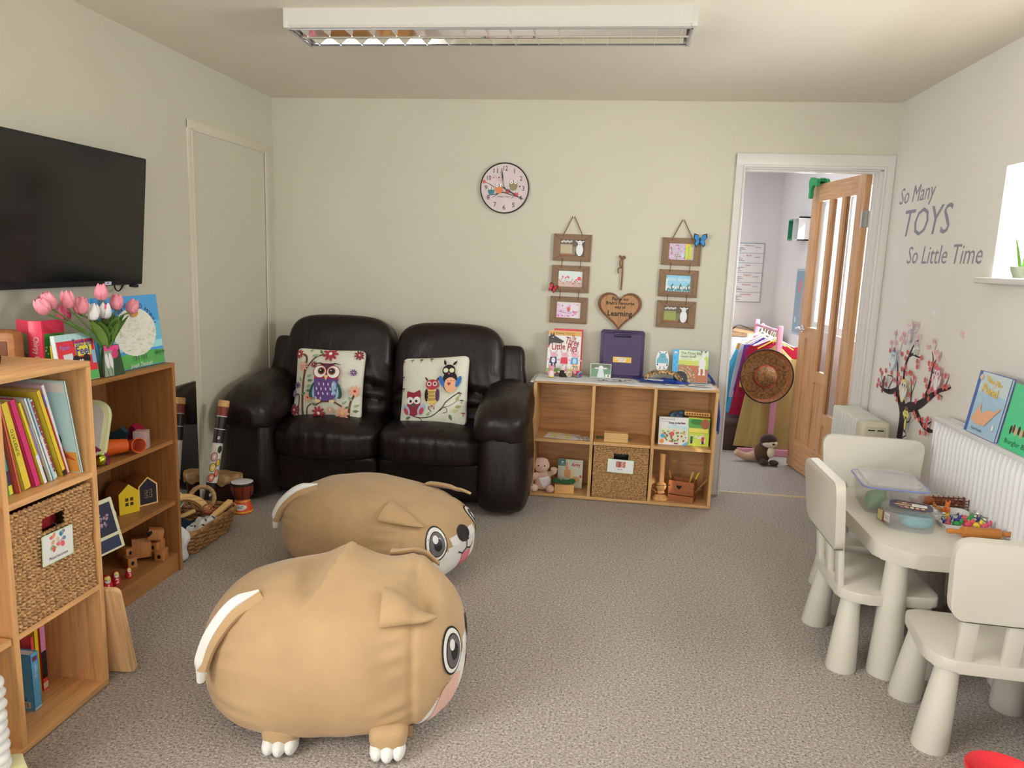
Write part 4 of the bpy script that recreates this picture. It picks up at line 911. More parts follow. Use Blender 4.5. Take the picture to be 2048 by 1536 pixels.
# plastic toy at the lower left corner: twisted white column on a cream block over a green base
pt = thing('plastic_tower', 'white twisted plastic tower on a cream block and green base by the cube shelf', 'toy', (-1.468, 1.495, 0), RD(20))
def starp(r, n, k): return [(r*(1 if i % 2 == 0 else k)*cos(pi*i/n), r*(1 if i % 2 == 0 else k)*sin(pi*i/n)) for i in range(2*n)]
B().prism(starp(.092, 8, .92), 0, .026, r=.004).build('green_base', mat('#6f9c2f', .4), pt); B().prism(starp(.078, 6, .84), .026, .105, r=.005).build('cream_block', mat('#cfc191', .45), pt)
g = B()
for i in range(9): g.soft((0, 0, .118+i*.028), (.074, .074, .032), 2.6, 5, Rz(i*.45) @ Rx(.12))
g.build('twisted_column', mat('#cfccc4', .4), pt)
# ---------------- clock
WY = BK-.001
ck = thing('wall_clock', 'round owl faced wall clock with a thin black rim', 'clock', (-.676, WY, 1.851))
g = B(); g.lathe([(0, 0), (.150, 0), (.152, .004), (.152, .018), (.148, .020), (.146, .018), (.145, .014), (0, .014)], 64, Rx(pi/2)); g.build('case', mat('#15100e', .4, k=1), ck)
B().prism([(.1455*cos(2*pi*i/64), .1455*sin(2*pi*i/64)) for i in range(64)], .0142, .0146, Rx(pi/2)).build('dial', mat('#b7a6a0', .6, 'speck', s=9, h2='#b0a09a'), ck)
q = B(T(0, -.0150, 0) @ FRONT); NUM = mat('#1b1816', .6, k=1)
for i in range(1, 13): a = pi/2-2*pi*i/12; q.text(str(i), cos(a)*.116, sin(a)*.116, .040, NUM, w=.026 if i > 9 else None)
q.text('FAMILY FIRST', -.002, -.052, .0115, NUM, w=.082)
def owl(q, x, y, s, c, head='#2a2421', sq=True):
    q.disc(x, y, s*.9, s, mat(c)); q.rect(x, y+s*.72, s*1.7, s*.62, mat(head, k=1.2)); 
    for d in (-.44, .44): q.disc(x+d*s, y+s*.74, s*.38, None, mat('#c9c8b6')); q.disc(x+d*s, y+s*.74, s*.13, None, mat('#6d7068'))
    q.flat([(x-s*.12, y+s*.5), (x+s*.12, y+s*.5), (x, y+s*.28)], mat('#b85a3a'))
q.line([(-.105, -.046), (-.04, -.034), (-.008, -.024), (.03, -.036), (.085, -.052)], [.003, .005, .006, .005, .003], NUM); q.line([(-.075, -.058), (-.04, -.035)], [.002, .004]); q.line([(.045, -.060), (.06, -.046)], [.002, .003])
q.line([(-.125, .035), (-.095, .024), (-.065, .005)], [.003, .003, .004]); q.disc(-.128, .036, .010, .011, mat('#b04a3a')); q.line([(-.065, .075), (-.03, .04)], .002, mat('#a8605a')); q.line([(-.024, .068), (-.022, .03)], .0015); q.disc(-.07, .062, .005, None, mat('#b0605a')); q.disc(-.036, .063, .004, None, NUM); q.disc(.094, .012, .0045, None, NUM)
owl(q, .054, .015, .029, '#77704c'); owl(q, -.034, -.006, .028, '#b8693c'); owl(q, -.082, -.020, .022, '#2c6470'); owl(q, .020, -.014, .017, '#b0383a'); owl(q, .070, -.034, .018, '#b0383a')
q.build('dial_print', None, ck)
g = B(T(0, -.0205, 0) @ FRONT); g.dz = .0008
g.line([(.0, -.008), (-.010, .04), (-.014, .068), (-.021, .118)], [.003, .003, .010, .002], BLACK); g.line([(-.02, .01), (.03, -.018), (.075, -.045), (.122, -.064)], [.002, .010, .006, .003]); g.disc(0, 0, .006, None); g.build('hands', None, ck)
# ---------------- hanging photo frames
FRW = mat('#74593d', .55, 'wood', axis='x', k=1.4); FRV = mat('#74593d', .55, 'wood', axis='z', k=1.4)
CORD = mat('#6b4a30', .8)
def lambpic(q, w, h, green):
    q.rect(0, 0, w, h, mat('#54493d')); q.rect(-w*.25, -h*.15, w*.5, h*.7, mat('#7d7f4a' if green else '#9a8a70')); q.rect(-w*.2, -h*.42, w*.6, h*.16, mat('#7a4a38'))
    for i in range(14): q.line([(-w*.45+w*.04*i, -h*.4), (-w*.42+w*.045*i, h*(.05+.02*(i % 5)))], .0016, mat('#8da048' if green else '#b0a888'))
    for i in range(6): q.flower(-w*.42+w*.075*i, h*(.34+.04*(i % 2)), .008, mat('#d6d2bc'), mat('#c8b860'), 6)
    q.disc(w*.30, -h*.12, w*.14, h*.36, mat('#c9ced2')); q.disc(w*.30, h*.30, w*.09, h*.14, mat('#c9cdd6')); q.leaf(w*.24, h*.34, .022, 2.7, mat('#c0b8bc')); q.leaf(w*.36, h*.34, .022, .4, mat('#c0b8bc'))
    for d in (-.02, .04): q.disc(w*(.30+d), h*.32, .0016, None, BLACK)
    q.disc(w*.30, h*.22, .003, None, mat('#9a7a80'))
def poppies(q, w, h):
    q.rect(0, 0, w, h, mat('#b9c8ca')); q.rect(0, -h*.36, w, h*.28, mat('#c2a498'))
    for i in range(26): x = -w*.47+w*.036*i; y = -h*.3+h*random.random()*.42; q.line([(x, -h*.5), (x+.002, y)], .0010, mat('#6f6a5a')); q.disc(x+.002, y, .003+.003*random.random(), None, mat(random.choice(('#b8453f', '#a8605a', '#c07a70'))), n=8)
    q.disc(w*.36, h*.05, .011, .012, mat('#c8404a')); q.disc(-w*.1, h*.12, .005, .008, mat('#c0606a'))
def blossom(q, w, h):
    q.rect(0, 0, w, h, mat('#c9b9b6')); q.rect(-w*.2, -h*.1, w*.6, h*.8, mat('#c8a8b8'))
    for i in range(40): q.disc(-w*.46+random.random()*w*.9*(.75 if i < 30 else 1), -h*.42+random.random()*h*.8, .006+.004*random.random(), .005, mat(random.choice(('#c886a4', '#d2b0bf', '#b06a90', '#d8c4cc'))), rot=i, n=8)
    q.line([(-w*.45, -h*.1), (0, -h*.2), (w*.4, -h*.05)], .002, mat('#6a5048')); q.disc(0, h*.06, .010, .014, mat('#b8553c')); q.disc(0, -h*.04, .008, .008, mat('#8a6a5a')); q.flower(w*.28, -h*.16, .014, mat('#c84a88'), mat('#d8b0c0'), 6)
def boots(q, w, h):
    q.rect(0, 0, w, h, mat('#a99aa6'))
    for i in range(60): q.disc(-w*.48+random.random()*w*.9, -h*.48+random.random()*h*.9, .005, .004, mat(random.choice(('#b04a5a', '#a8606e', '#8f86a8', '#c0a8b0', '#7a8a60'))), n=8)
    for x in (.2, .34): q.line([(w*x, h*.45), (w*(x+.01), -h*.1), (w*(x+.02), -h*.42)], [.02, .016, .02], mat('#a8b03a'))
    q.rect(w*.25, h*.4, w*.14, h*.2, mat('#c0a040')); q.rect(w*.06, -h*.2, w*.12, h*.24, mat('#a3b4c4'))
def spring(q, w, h):
    q.rect(0, 0, w, h, mat('#79aab8')); q.text('Hello Spring', -.006, h*.24, .030, W_, w=w*1.0, shear=.25)
    for i in range(9): x = -w*.42+w*.105*i; q.leaf(x, -h*.5, .03+.012*(i % 3), 1.4+.2*(i % 3-1), mat('#4f6a60')); q.disc(x+.004, -h*(.22+.05*(i % 2)), .006, .008, mat('#cfd3d0'))
    q.rect(-w*.46, -h*.1, w*.07, h*.7, mat('#c9d6d6'))
def frames(label, cx, zs, pics, tilt):
    r = thing('hanging_frames', label, 'picture frame', (cx[0], WY, zs[0]), group=None); FW, FH, B_ = .232, .163, .042
    for i, (x, z, pic) in enumerate(zip(cx, zs, pics)):
        A = T(x-cx[0], -.010, z-zs[0]) @ Ry(RD(tilt)); g = B(A)
        P = [(-FW/2, -FH/2), (FW/2, -FH/2), (FW/2, FH/2), (-FW/2, FH/2)]; I_ = [(-FW/2+B_, -FH/2+B_*.78), (FW/2-B_, -FH/2+B_*.78), (FW/2-B_, FH/2-B_*.78), (-FW/2+B_, FH/2-B_*.78)]
        for k in range(4):
            j = (k+1) % 4; g.use(FRW if k % 2 == 0 else FRV); g.prism([P[k], P[j], I_[j], I_[k]], -.009, .009, FRONT, r=.002)
        f = g.build('frame', None, r); q = B(A @ T(0, -.0005, 0) @ FRONT); pic(q, FW-2*B_+.004, FH-2*B_*.78+.004); q.build('photo', None, f)
        g = B(A)
        for sx in (-1, 1):
            if i < 2: g.tube([(sx*.057, -.011, -FH/2+.016), (sx*.057-.001, -.012, -FH/2-.013), (sx*.057-.002, -.011, -FH/2-.045)], .0045, 6, flat=.5)
        if i < 2: g.build('strap', CORD, r)
    g = B()
    for sx in (-1, 1): g.tube([(sx*.004, -.006, .19), (sx*.055, -.012, .085), (sx*.057, -.021, .072), (sx*.057, -.021, .066)], .0028, 6)
    g.build('hanging_cord', CORD, r); B().cyl((0, 0, .188), (0, -.012, .188), .002, n=8).build('nail', CHR, r); return r
frames('three hanging wooden photo frames with lamb, poppies and blossom, nearer the clock', (-.244, -.247, -.249), (1.505, 1.3145, 1.123), (lambda q, w, h: lambpic(q, w, h, 0), poppies, blossom), .6)
frames('three hanging wooden photo frames with boots, Hello Spring and lamb, nearer the doorway', (.4145, .4085, .408), (1.5025, 1.3125, 1.1245), (boots, spring, lambda q, w, h: lambpic(q, w, h, 1)), .6)
def butterfly(label, loc, rot, col, s):
    b = thing('butterfly', label, 'ornament', loc, rot=rot); m = mat(col, .4, k=1.5)
    for sx in (-1, 1):
        g = B(Ry(RD(-28)*sx)); g.use(BLACK); P = [(0, .002), (sx*.012*s, .030*s), (sx*.034*s, .036*s), (sx*.036*s, .016*s), (sx*.022*s, .0), (sx*.030*s, -.016*s), (sx*.018*s, -.030*s), (sx*.004, -.010*s)]
        g.prism(P if sx > 0 else P[::-1], -.0006, .0006); g.z = .0009; g.flat([(x*.82+sx*.002, y*.84) for x, y in P], m); g.line([(0, 0), (sx*.03*s, .028*s)], .0018*s, BLACK); g.line([(0, 0), (sx*.03*s, .01*s)], .0014*s, BLACK); g.line([(0, 0), (sx*.02*s, -.024*s)], .0014*s, BLACK); g.build('wing', None, b)
    B().ell((0, 0, .002), (.003*s, .018*s, .003*s), 10, 8).build('body', BLACK, b); return b
butterfly('blue and black butterfly ornament on the corner of the top right frame', (.516, WY-.032, 1.568), (RD(90), 0, RD(0)), '#2f7fb8', 1.25)
butterfly('small red butterfly ornament on the middle frame near the clock', (-.352, WY-.030, 1.254), (RD(90), RD(25), 0), '#c5363c', .85)
# ---------------- heart sign
hs = thing('heart_sign', 'carved wooden heart sign reading Play is our Brain\'s Favourite way of Learning', 'sign', (.064, WY, 1.152))
def heart(k, n=48):
    P = []
    for i in range(n): t = 2*pi*i/n; P.append((k*16*sin(t)**3, k*(13*cos(t)-5*cos(2*t)-2*cos(3*t)-cos(4*t))+.0))
    return P
HWD = mat('#9a6f44', .5, 'wood', axis='z', k=1.4); k = .0084
g = B(); g.prism([(x, y*.98-.008) for x, y in heart(k)], .0, .022, FRONT, r=.005, smooth=True); g.build('rim', mat('#6d4020', .5, 'wood', axis='z', k=1.2), hs)
B().prism([(x, y*.98-.008) for x, y in heart(k*.86)], .018, .0235, FRONT, r=.002).build('face', HWD, hs)
q = B(T(0, -.0239, 0) @ FRONT); INK = mat('#120d0b', .6, k=1)
for t_, y, s_, wd in (('Play is our', .052, .027, .105), ("Brain's Favourite", .026, .027, .172), ('way of', .002, .027, .068), ('Learning', -.038, .046, .150)): q.text(t_, .003, y, s_, INK, w=wd, bold=.022)
q.build('lettering', None, hs)
g = B(); g.tube(spline([(0, -.012, .106), (.002, -.014, .2), (.0, -.012, .30)], 6), .0032, 6); g.tube(spline([(0.004, -.012, .106), (.006, -.014, .2), (.003, -.012, .30)], 6), .0032, 6)
g.tube(spline([(0, -.012, .30), (-.018, -.02, .315), (-.010, -.016, .300), (.010, -.014, .312), (.016, -.012, .300), (0, -.012, .296)], 5), .004, 6); g.tube(spline([(0, -.012, .30), (-.014, -.014, .28), (-.012, -.014, .255), (.0, -.014, .245), (-.02, -.014, .238), (-.022, -.014, .22), (-.018, -.014, .208)], 5), [.0035]*6+[.0038]*25, 6)
g.build('hanging_cord', CORD, hs)
# ---------------- on top of the low shelf
ZT = .7215
rn = thing('table_runner', 'crumpled white fabric runner covering the top of the low shelf', 'cloth', (0, 0, 0))
def run(u, v):
    x = -.436+1.075*u; y = 4.322+.30*v; z = ZT+.0015+.003*NZ.noise(V((x*14, y*14, 0)))+.003*max(0, NZ.noise(V((x*5, y*9, 3))))
    if v < .03: z -= .006
    if u < .02: z -= .010
    return (x, y+.004*sin(x*31), max(z, ZT+.0006) if (v >= .03 and u >= .02) else z)
B().grid(run, 130, 34).build('fabric', mat('#dcd9d2', .85, 'cloth', k=1.9), rn)
def pigs(q, w, h):
    q.rect(w*.5, h*.5, w*.985, h*.985, mat('#d0cabb', .35)); q.rect(w*.5, h*.945, w*.985, h*.10, mat('#b98c44', .35)); q.text('Reading Together', w*.52, h*.945, .018, mat('#5a3a1a'), w=w*.58)
    for i in range(22): q.disc(w*(.03+.0448*i), h*.893, w*.014, h*.008, mat('#b98c44', .35), n=8)
    WF = mat('#3d3533', .5)
    q.flat([(.003, h*.68), (.003, h*.86), (w*.06, h*.88), (w*.09, h*.96), (w*.12, h*.89), (w*.18, h*.97), (w*.19, h*.885), (w*.30, h*.84), (w*.48, h*.77), (w*.47, h*.74), (w*.36, h*.71), (w*.18, h*.72), (w*.08, h*.70), (w*.06, h*.66)], WF); q.disc(w*.15, h*.845, w*.025, h*.008, W_); q.disc(w*.475, h*.765, w*.015, h*.01, BLACK); q.flat([(.003, h*.60), (w*.05, h*.62), (w*.06, h*.66), (.003, h*.68)], mat('#b83a48'))
    RT = mat('#8f2226', .4)
    for t_, x, y, s_, wd, r_ in (('The', .78, .845, .040, .14, -.2), ('Three', .74, .755, .060, .42, -.22), ('Little', .33, .635, .056, .40, .06), ('Pigs', .75, .620, .066, .30, -.12)): q.text(t_, w*x, h*y, s_, RT, w=w*wd, rot=r_, bold=.02)
    PK = mat('#cf8f98', .5)
    for x, c, c2 in ((.20, '#2f3460', '#c9c4c0'), (.53, '#b8304a', '#b8304a'), (.84, '#3f7fae', '#8fb4cc')):
        q.disc(w*x, h*.46, w*.10, h*.05, PK); q.disc(w*(x+.09), h*.445, w*.045, h*.03, PK); q.leaf(w*(x-.06), h*.49, .025, 2.2, PK); q.leaf(w*(x+.05), h*.49, .025, 1.0, PK); q.disc(w*(x+.02), h*.475, .0018, None, BLACK)
        q.flat([(w*(x-.10), h*.40), (w*(x+.09), h*.41), (w*(x+.11), h*.26), (w*(x-.12), h*.26)], mat(c)); q.disc(w*x, h*.33, w*.06, h*.06, mat(c2)); q.leaf(w*(x+.1), h*.36, .03, -.2, PK); q.leaf(w*(x-.1), h*.36, .03, 3.4, PK)
        q.rect(w*(x-.04), h*.22, w*.05, h*.09, mat('#2a2a44' if x < .3 else '#c98a34' if x > .7 else '#cf8f98')); q.rect(w*(x+.05), h*.22, w*.05, h*.09)
    q.rect(w*.5, h*.09, w*.985, h*.12, mat('#7fa048', .35)); q.rect(w*.5, h*.03, w*.985, h*.05, mat('#7a4a30', .35))
    q.disc(w*.86, h*.17, w*.115, h*.085, mat('#b98c44', .35)); q.disc(w*.86, h*.17, w*.095, h*.07, mat('#c9b48a', .35)); q.text('70', w*.86, h*.175, .034, mat('#3a3d52'), bold=.02); q.text('stickers', w*.86, h*.135, .010, mat('#5a3a1a'))
book('tall picture book titled The Three Little Pigs on the low shelf', .205, .275, .008, '#d0cabb', stand(-.364, 4.520, ZT+.006, -2, 11), front=pigs)
book('red backed book just showing above the pigs book', .18, .285, .008, '#b5302e', stand(-.33, 4.545, ZT+.006, -1, 11))
pc_ = thing('plastic_case', 'dark purple plastic carry case standing against the wall', 'case', (.094, 4.575, ZT+.006), rot=(RD(-4), 0, RD(-1)))
PUR_ = mat('#3a2850', .42, k=.95)
B().prism(rrect(.268, .29, .02, 5, 0, .145), -.018, .018, Rx(pi/2), r=.006, smooth=True).build('shell', PUR_, pc_)
g = B(); g.prism(rrect(.232, .255, .012, 4, 0, .140), .017, .021, Rx(pi/2), r=.002); g.build('lid_panel', mat('#3f2b54', .42, k=1.0), pc_)
g = B(); g.box((0, -.022, .262), (.105, .006, .032), r=.004); g.build('handle_recess', mat('#24173a', .4, k=1), pc_); B().box((0, -.026, .268), (.085, .006, .014), r=.003).build('handle', PUR_, pc_)
q = B(T(0, -.0214, .16) @ FRONT)
for y in (.01, .0, -.012): q.rect(0, y, .06, .0016, mat('#2f2046', k=1))
q.rect(.004, -.052, .112, .034, mat('#d59a3c', .5)); q.rect(-.004, -.046, .062, .012, W_); q.rect(.004, -.060, .040, .010, W_); q.text('KAMISHIBAI', -.004, -.046, .010, BLACK, w=.058); q.text('KAMI', .004, -.060, .009, BLACK); q.build('label_sticker', None, pc_)
kd = thing('picture_card', 'white edged card with a pale lamb on green in front of the purple case', 'card', (-.028, 4.515, ZT+.004), rot=(RD(-9), 0, 0))
B().box((0, 0, .043), (.126, .002, .086)).build('card', W_, kd); q = B(T(0, -.0013, .043) @ FRONT); q.rect(0, 0, .120, .080, mat('#5b7a58', .4)); q.rect(0, .027, .120, .026, mat('#55604a', .4)); q.flat([(-.022, -.04), (.024, -.04), (.014, .005), (.010, .022), (-.010, .022), (-.014, .005)], mat('#b3b7ba')); q.disc(0, .020, .014, .012, mat('#c0c3c6')); q.leaf(-.01, .014, .032, 3.1, mat('#b5b2b4')); q.leaf(.01, .014, .032, .05, mat('#b5b2b4')); q.rect(.043, -.030, .030, .018, W_); q.rect(.046, -.030, .006, .012, BLACK); q.build('lamb_picture', None, kd)
# finger puppets
PKP = mat('#d9959e', .85, k=1.4); YEL = mat('#d8ae3a', .85); CRM = mat('#d3c9b6', .85)
def puppet(label, loc, rz, head, body, cuff, up):
    p = thing('finger_puppet', label, 'puppet', loc, RD(rz), 'finger puppets on the low shelf'); M = Rx(RD(-8 if up else -78))
    g = B(M); g.lathe([(.015, 0), (.018, .006), (.016, .03), (.012, .04)], 16); g.build('body', mat(body, .85), p)
    g = B(M); g.lathe([(.0165, 0), (.019, .004), (.0165, .010)], 16); g.build('cuff', mat(cuff, .85), p)
    g = B(M); g.ell((0, 0, .052), (.019, .017, .018), 16, 10); g.ell((0, -.016, .050), (.009, .007, .007), 12, 8); g.build('head', mat(head, .85, k=1.4), p)
    for sx in (-1, 1):
        g = B(M); g.ell((sx*.013, 0, .068), (.006, .004, .009), 10, 6); g.build('ear', mat(head, .85, k=1.4), p); g = B(M); g.ell((sx*.020, -.006, .028), (.008, .008, .007), 10, 6); g.build('hand', mat(head, .85, k=1.4), p)
puppet('pink pig finger puppet in yellow, sitting at the left of the shelf top', (-.325, 4.435, ZT+.004), 10, '#d58f98', '#c9b0b0', '#d8b43a', True)
puppet('dark brown wolf finger puppet with a cream muzzle before the pigs book', (-.262, 4.475, ZT+.004), -5, '#c9bfae', '#2a201c', '#2a201c', True)
puppet('pink pig finger puppet lying down with a tan cuff', (-.215, 4.47, ZT+.020), 30, '#d58f98', '#c2a07a', '#cdbfa6', False)
puppet('pig finger puppet in red and bright blue lying at the right', (-.150, 4.475, ZT+.020), 40, '#d58f98', '#a8323c', '#3a8fc0', False)
def flatcard(name, label, loc, w, h, rz, base, draw, group=None):
    c = thing(name, label, 'paper', loc, RD(rz), group); B().box((0, 0, .0006), (w, h, .0012)).build('sheet', mat(base, .6), c); q = B(T(0, 0, .0014)); draw(q, w, h); q.build('print', None, c); return c
def bw(q, w, h):
    for i in range(10): q.disc(-w*.4+w*.8*random.random(), -h*.35+h*.7*random.random(), w*.09, h*.10, mat(random.choice(('#3c3f46', '#77797e', '#a9a9a6'))), rot=i)
flatcard('photo_print', 'black and white print lying before the lamb card', (.03, 4.425, ZT+.006), .13, .085, 12, '#b9b7b4', bw)
flatcard('photo_print', 'black and white print lying before the purple case', (.145, 4.43, ZT+.006), .12, .08, -10, '#c4c3c0', bw)
# blue creature cut-out, log bridge and river cloth
br = thing('log_bridge', 'small arched bridge of sliced log beads', 'toy', (.345, 4.475, ZT+.004), RD(-8))
n = 15
for row in (-1, 1):
    g = B()
    for i in range(n): a = pi*(i+.5)/n; x = -.10*cos(a); z = .014+.052*sin(a); g.cyl((x, row*.020-.012, z), (x, row*.020+.012, z), .0105, n=12)
    g.build('log_beads', mat('#b3905c', .6, 'speck', s=80, h2='#4b3320'), br)
g = B()
for row in (-1, 1): g.tube([(-.095*cos(pi*i/20), row*.020, .012+.047*sin(pi*i/20)) for i in range(21)], .006, 6)
g.build('bark_strip', mat('#3d2a1a', .8, k=1.2), br)
tl_ = thing('creature_cutout', 'white edged wooden cut-out of a blue horned creature standing on the bridge', 'toy', (.335, 4.478, ZT+.073), rot=(RD(-6), 0, RD(-4)))
P = [(-.028, 0), (.024, 0), (.038, .04), (.036, .085), (.026, .118), (-.026, .118), (-.037, .085), (-.040, .04)]
B().prism(inset(P, .012), -.004, .004, Rx(pi/2), r=.001).build('board', W_, tl_)
q = B(T(0, -.0044, 0) @ FRONT); TQ = mat('#5a8f9a', .5)
q.flat([(-.024, .045), (.024, .045), (.028, .06), (.020, .088), (.015, .104), (-.015, .104), (-.021, .088), (-.028, .06)], TQ)
for sx in (-1, 1): q.leaf(sx*.013, .103, .016, pi/2-sx*.8, mat('#2d3f55')); q.line([(sx*.026, .075), (sx*.031, .05), (sx*.028, .036)], .007, TQ); q.disc(sx*.028, .034, .004, None, BLACK); q.line([(sx*.010, .028), (sx*.012, .014), (sx*.018, .009)], .004, mat('#2d3f55')); q.disc(sx*.006, .094, .002, None, BLACK)
q.flat([(-.022, .045), (.022, .045), (.014, .026), (-.014, .026)], mat('#c2cdd2')); q.line([(-.010, .084), (.010, .084)], .002, mat('#2d4a55')); q.build('drawing', None, tl_)
def goats(q, w, h):
    q.rect(w*.58, h*.78, w*.82, h*.42, mat('#b9c49a', .35)); q.rect(w*.58, h*.60, w*.82, h*.16, mat('#a9b04e', .35)); q.rect(w*.58, h*.27, w*.82, h*.52, mat('#a05c38', .35)); q.rect(w*.93, h*.62, w*.12, h*.4, mat('#9ab03a', .35))
    for i in range(9): q.line([(w*.3, h*(.06+.05*i)), (w*.98, h*(.04+.05*i))], .0016, mat('#7d4428'))
    q.rect(w*.08, h*.5, w*.155, h*.985, mat('#3f93c4', .35)); q.disc(w*.08, h*.90, w*.04, h*.045, W_); q.rect(w*.08, h*.885, w*.04, h*.02, BLACK)
    for i in range(7): q.disc(w*(.06+.05*(i % 2)), h*(.08+.11*i), w*.03, h*.03, mat('#2f7fb0', .35))
    for r_ in (.30, .38, .46):
        for i in range(11): a = 1.45-i*.145; q.rect(w*.19+w*r_*cos(a), h*.02+h*r_*1.15*sin(a), w*.055, h*.05, mat(random.choice(('#8a8268', '#a39672', '#75705c', '#b08a5a'))), rot=a)
    q.disc(w*.24, h*.12, w*.20, h*.22, BLACK); 
    for dx in (.16, .24): q.disc(w*(.16+dx*.6), h*.10, w*.022, h*.026, W_)
    GT = mat('#d3cfbf', .5)
    q.disc(w*.83, h*.60, w*.10, h*.17, GT); q.disc(w*.86, h*.85, w*.055, h*.09, GT); q.leaf(w*.82, h*.93, .018, 2.3, mat('#3a3028')); q.leaf(w*.88, h*.93, .018, .8, mat('#3a3028'))
    for x in (.76, .88): q.line([(w*x, h*.48), (w*(x+.01), h*.34), (w*x, h*.24)], [.014, .009, .016], GT)
    IN = mat('#3d4a4e', .5)
    q.text('The Three Billy', w*.52, h*.90, .022, IN, w=w*.58); q.text('Goats Gruff', w*.43, h*.80, .022, IN, w=w*.42); q.rect(w*.38, h*.72, w*.28, h*.012, mat('#8a9a7a'))
book('square picture book titled The Three Billy Goats Gruff on the low shelf', .212, .195, .009, '#3f93c4', stand(.398, 4.515, ZT+.005, -2, 9), front=goats)
BLU = mat('#1d3f9a', .5, 'sheer', k=1.4, a=.82)
rv = thing('blue_scarf', 'sheer royal blue scarf rumpled under the log bridge', 'cloth', (0, 0, 0))
def riv(u, v): x = .19+.30*u+.02*sin(v*5); y = 4.40+.17*v+.02*sin(u*7); return (x, y, ZT+.007+.022*max(0, sin(u*9+v*3))*sin(pi*u)*sin(pi*v)+.004*sin(u*23)*sin(v*17)+.003)
B().grid(riv, 40, 24).build('fabric', BLU, rv)
sv = thing('blue_scarf', 'sheer royal blue scarf behind the goats book, trailing down the shelf end', 'cloth', (0, 0, 0))
def trail(u, v):
    pts = spline([(.50, 4.59, ZT+.05), (.60, 4.59, ZT+.055), (.645, 4.57, ZT+.03), (.672, 4.53, ZT-.04), (.684, 4.46, ZT-.16), (.680, 4.43, ZT-.26)], 8); i = min(len(pts)-1, int(u*(len(pts)-1))); p = pts[i]; t = v-.5; wd = .10+.03*sin(u*6)
    return (p.x+.007*sin(v*14+u*5), p.y+t*wd, p.z+.012*sin(v*11)*(1-u)+(.02*t if u < .3 else -.04*abs(t)*u))
B().grid(trail, 41, 20).build('fabric', BLU, sv)
fl_ = thing('paper_cutout', 'white and black paper fish cut-out on the blue scarf', 'paper', (.285, 4.385, ZT+.030), rot=(RD(6), 0, RD(-12)))
B().prism([(-.05, 0), (-.03, .016), (.01, .018), (.045, .004), (.055, .014), (.055, -.012), (.01, -.014), (-.03, -.012)], 0, .0012).build('sheet', W_, fl_); q = B(T(0, 0, .0014)); q.line([(-.04, .0), (0, .006), (.03, .0)], [.003, .01, .004], mat('#4a4a4a')); q.build('print', None, fl_)
def goatprint(c):
    def f(q, w, h):
        q.disc(0, 0, w*.28, h*.18, mat(c)); q.line([(w*.24, h*.1), (w*.36, h*.2)], .006, mat(c)); q.disc(w*.4, h*.18, w*.07, h*.08, mat(c))
        for x in (-.2, -.1, .12, .2): q.line([(w*x, -h*.1), (w*x, -h*.38)], .003, mat(c))
    return f
flatcard('paper_cutout', 'printed goat cut-out with a pink bow lying on the runner', (.41, 4.385, ZT+.007), .11, .05, -6, '#ccc7bd', lambda q, w, h: (goatprint('#8f8a80')(q, w, h), q.rect(-.01, -.018, .012, .010, mat('#b0304a'))), 'goat cut-outs on the runner')
flatcard('paper_cutout', 'printed grey goat cut-out lying at the right end of the runner', (.555, 4.395, ZT+.007), .13, .055, -8, '#ccc7bd', goatprint('#5f6266'), 'goat cut-outs on the runner')
# ---------------- in the low shelf cells
SY = 4.335
def blobs(q, w, h):
    for x, y in ((-.24, .22), (.14, .12), (-.22, -.2), (.2, -.28)): q.disc(w*x, h*y, w*.16, h*.13, mat('#c3bf5a'), n=20); q.disc(w*x, h*y, w*.03, h*.03, mat('#6a5a2a'))
flatcard('worksheet', 'white sheet with four yellow blobs lying in the upper left cell', (-.24, 4.43, .3645), .20, .14, -8, '#d2d0cc', blobs)
flatcard('worksheet', 'black and white patterned cut paper beside the yellow blob sheet', (-.115, 4.40, .3655), .08, .08, 14, '#cfcdca', lambda q, w, h: [q.disc(-w*.3+w*.3*(i % 3), -h*.3+h*.3*(i//3), w*.10, h*.07, BLACK, rot=i) for i in range(8)])
for i in range(5):
    pl = thing('wooden_plank', ('bottom' if i == 0 else 'second lowest' if i == 1 else 'middle' if i == 2 else 'second highest' if i == 3 else 'top')+' small wooden plank of the stack in the upper middle cell', 'block', (.085+.002*(i % 2), 4.40, .3632+.0106*i), RD(-1+.6*(i % 3)), 'stacked wooden planks'); B().box((0, 0, .0052), (.142, .075, .0100), r=.001).build('plank', mat('#b4925c', .5, 'wood', axis='x'), pl)
flatcard('photo_card', 'wood edged photo card of grass lying behind the plank stack at left', (.02, 4.46, .3640), .13, .09, 6, '#a98a5a', lambda q, w, h: q.rect(0, 0, w*.86, h*.82, mat('#55724a')), 'photo cards behind the planks'); flatcard('photo_card', 'wood edged photo card lying behind the plank stack at right', (.125, 4.455, .3640), .13, .09, -14, '#a98a5a', lambda q, w, h: q.rect(0, 0, w*.86, h*.82, mat('#6f7d86')), 'photo cards behind the planks')
def gamebox(label, w, h, d, M, base, side, draw, top=None):
    b = thing('puzzle_box', label, 'box'); b.matrix_world = M; B().b2((0, 0, 0), (w, d, h), r=.001).build('carton', mat(base, .35), b); q = B(T(0, -.0004, 0) @ FRONT); draw(q, w, h); q.build('front_print', None, b)
    q = B(T(0, 0, h+.0004)); q.rect(w/2, d/2, w*.98, d*.96, mat(top or side, .35)); q.build('top_print', None, b)
    q = B(T(w+.0004, 0, 0) @ LEFTW); q.rect(d/2, h/2, d*.96, h*.98, mat(side, .35)); q.build('side_print', None, b); q = B(T(-.0004, 0, 0) @ MX(((0, 0, -1, 0), (-1, 0, 0, 0), (0, 1, 0, 0), (0, 0, 0, 1)))); q.rect(-d/2, h/2, d*.96, h*.98, mat(side, .35)); q.build('side_print', None, b); return b
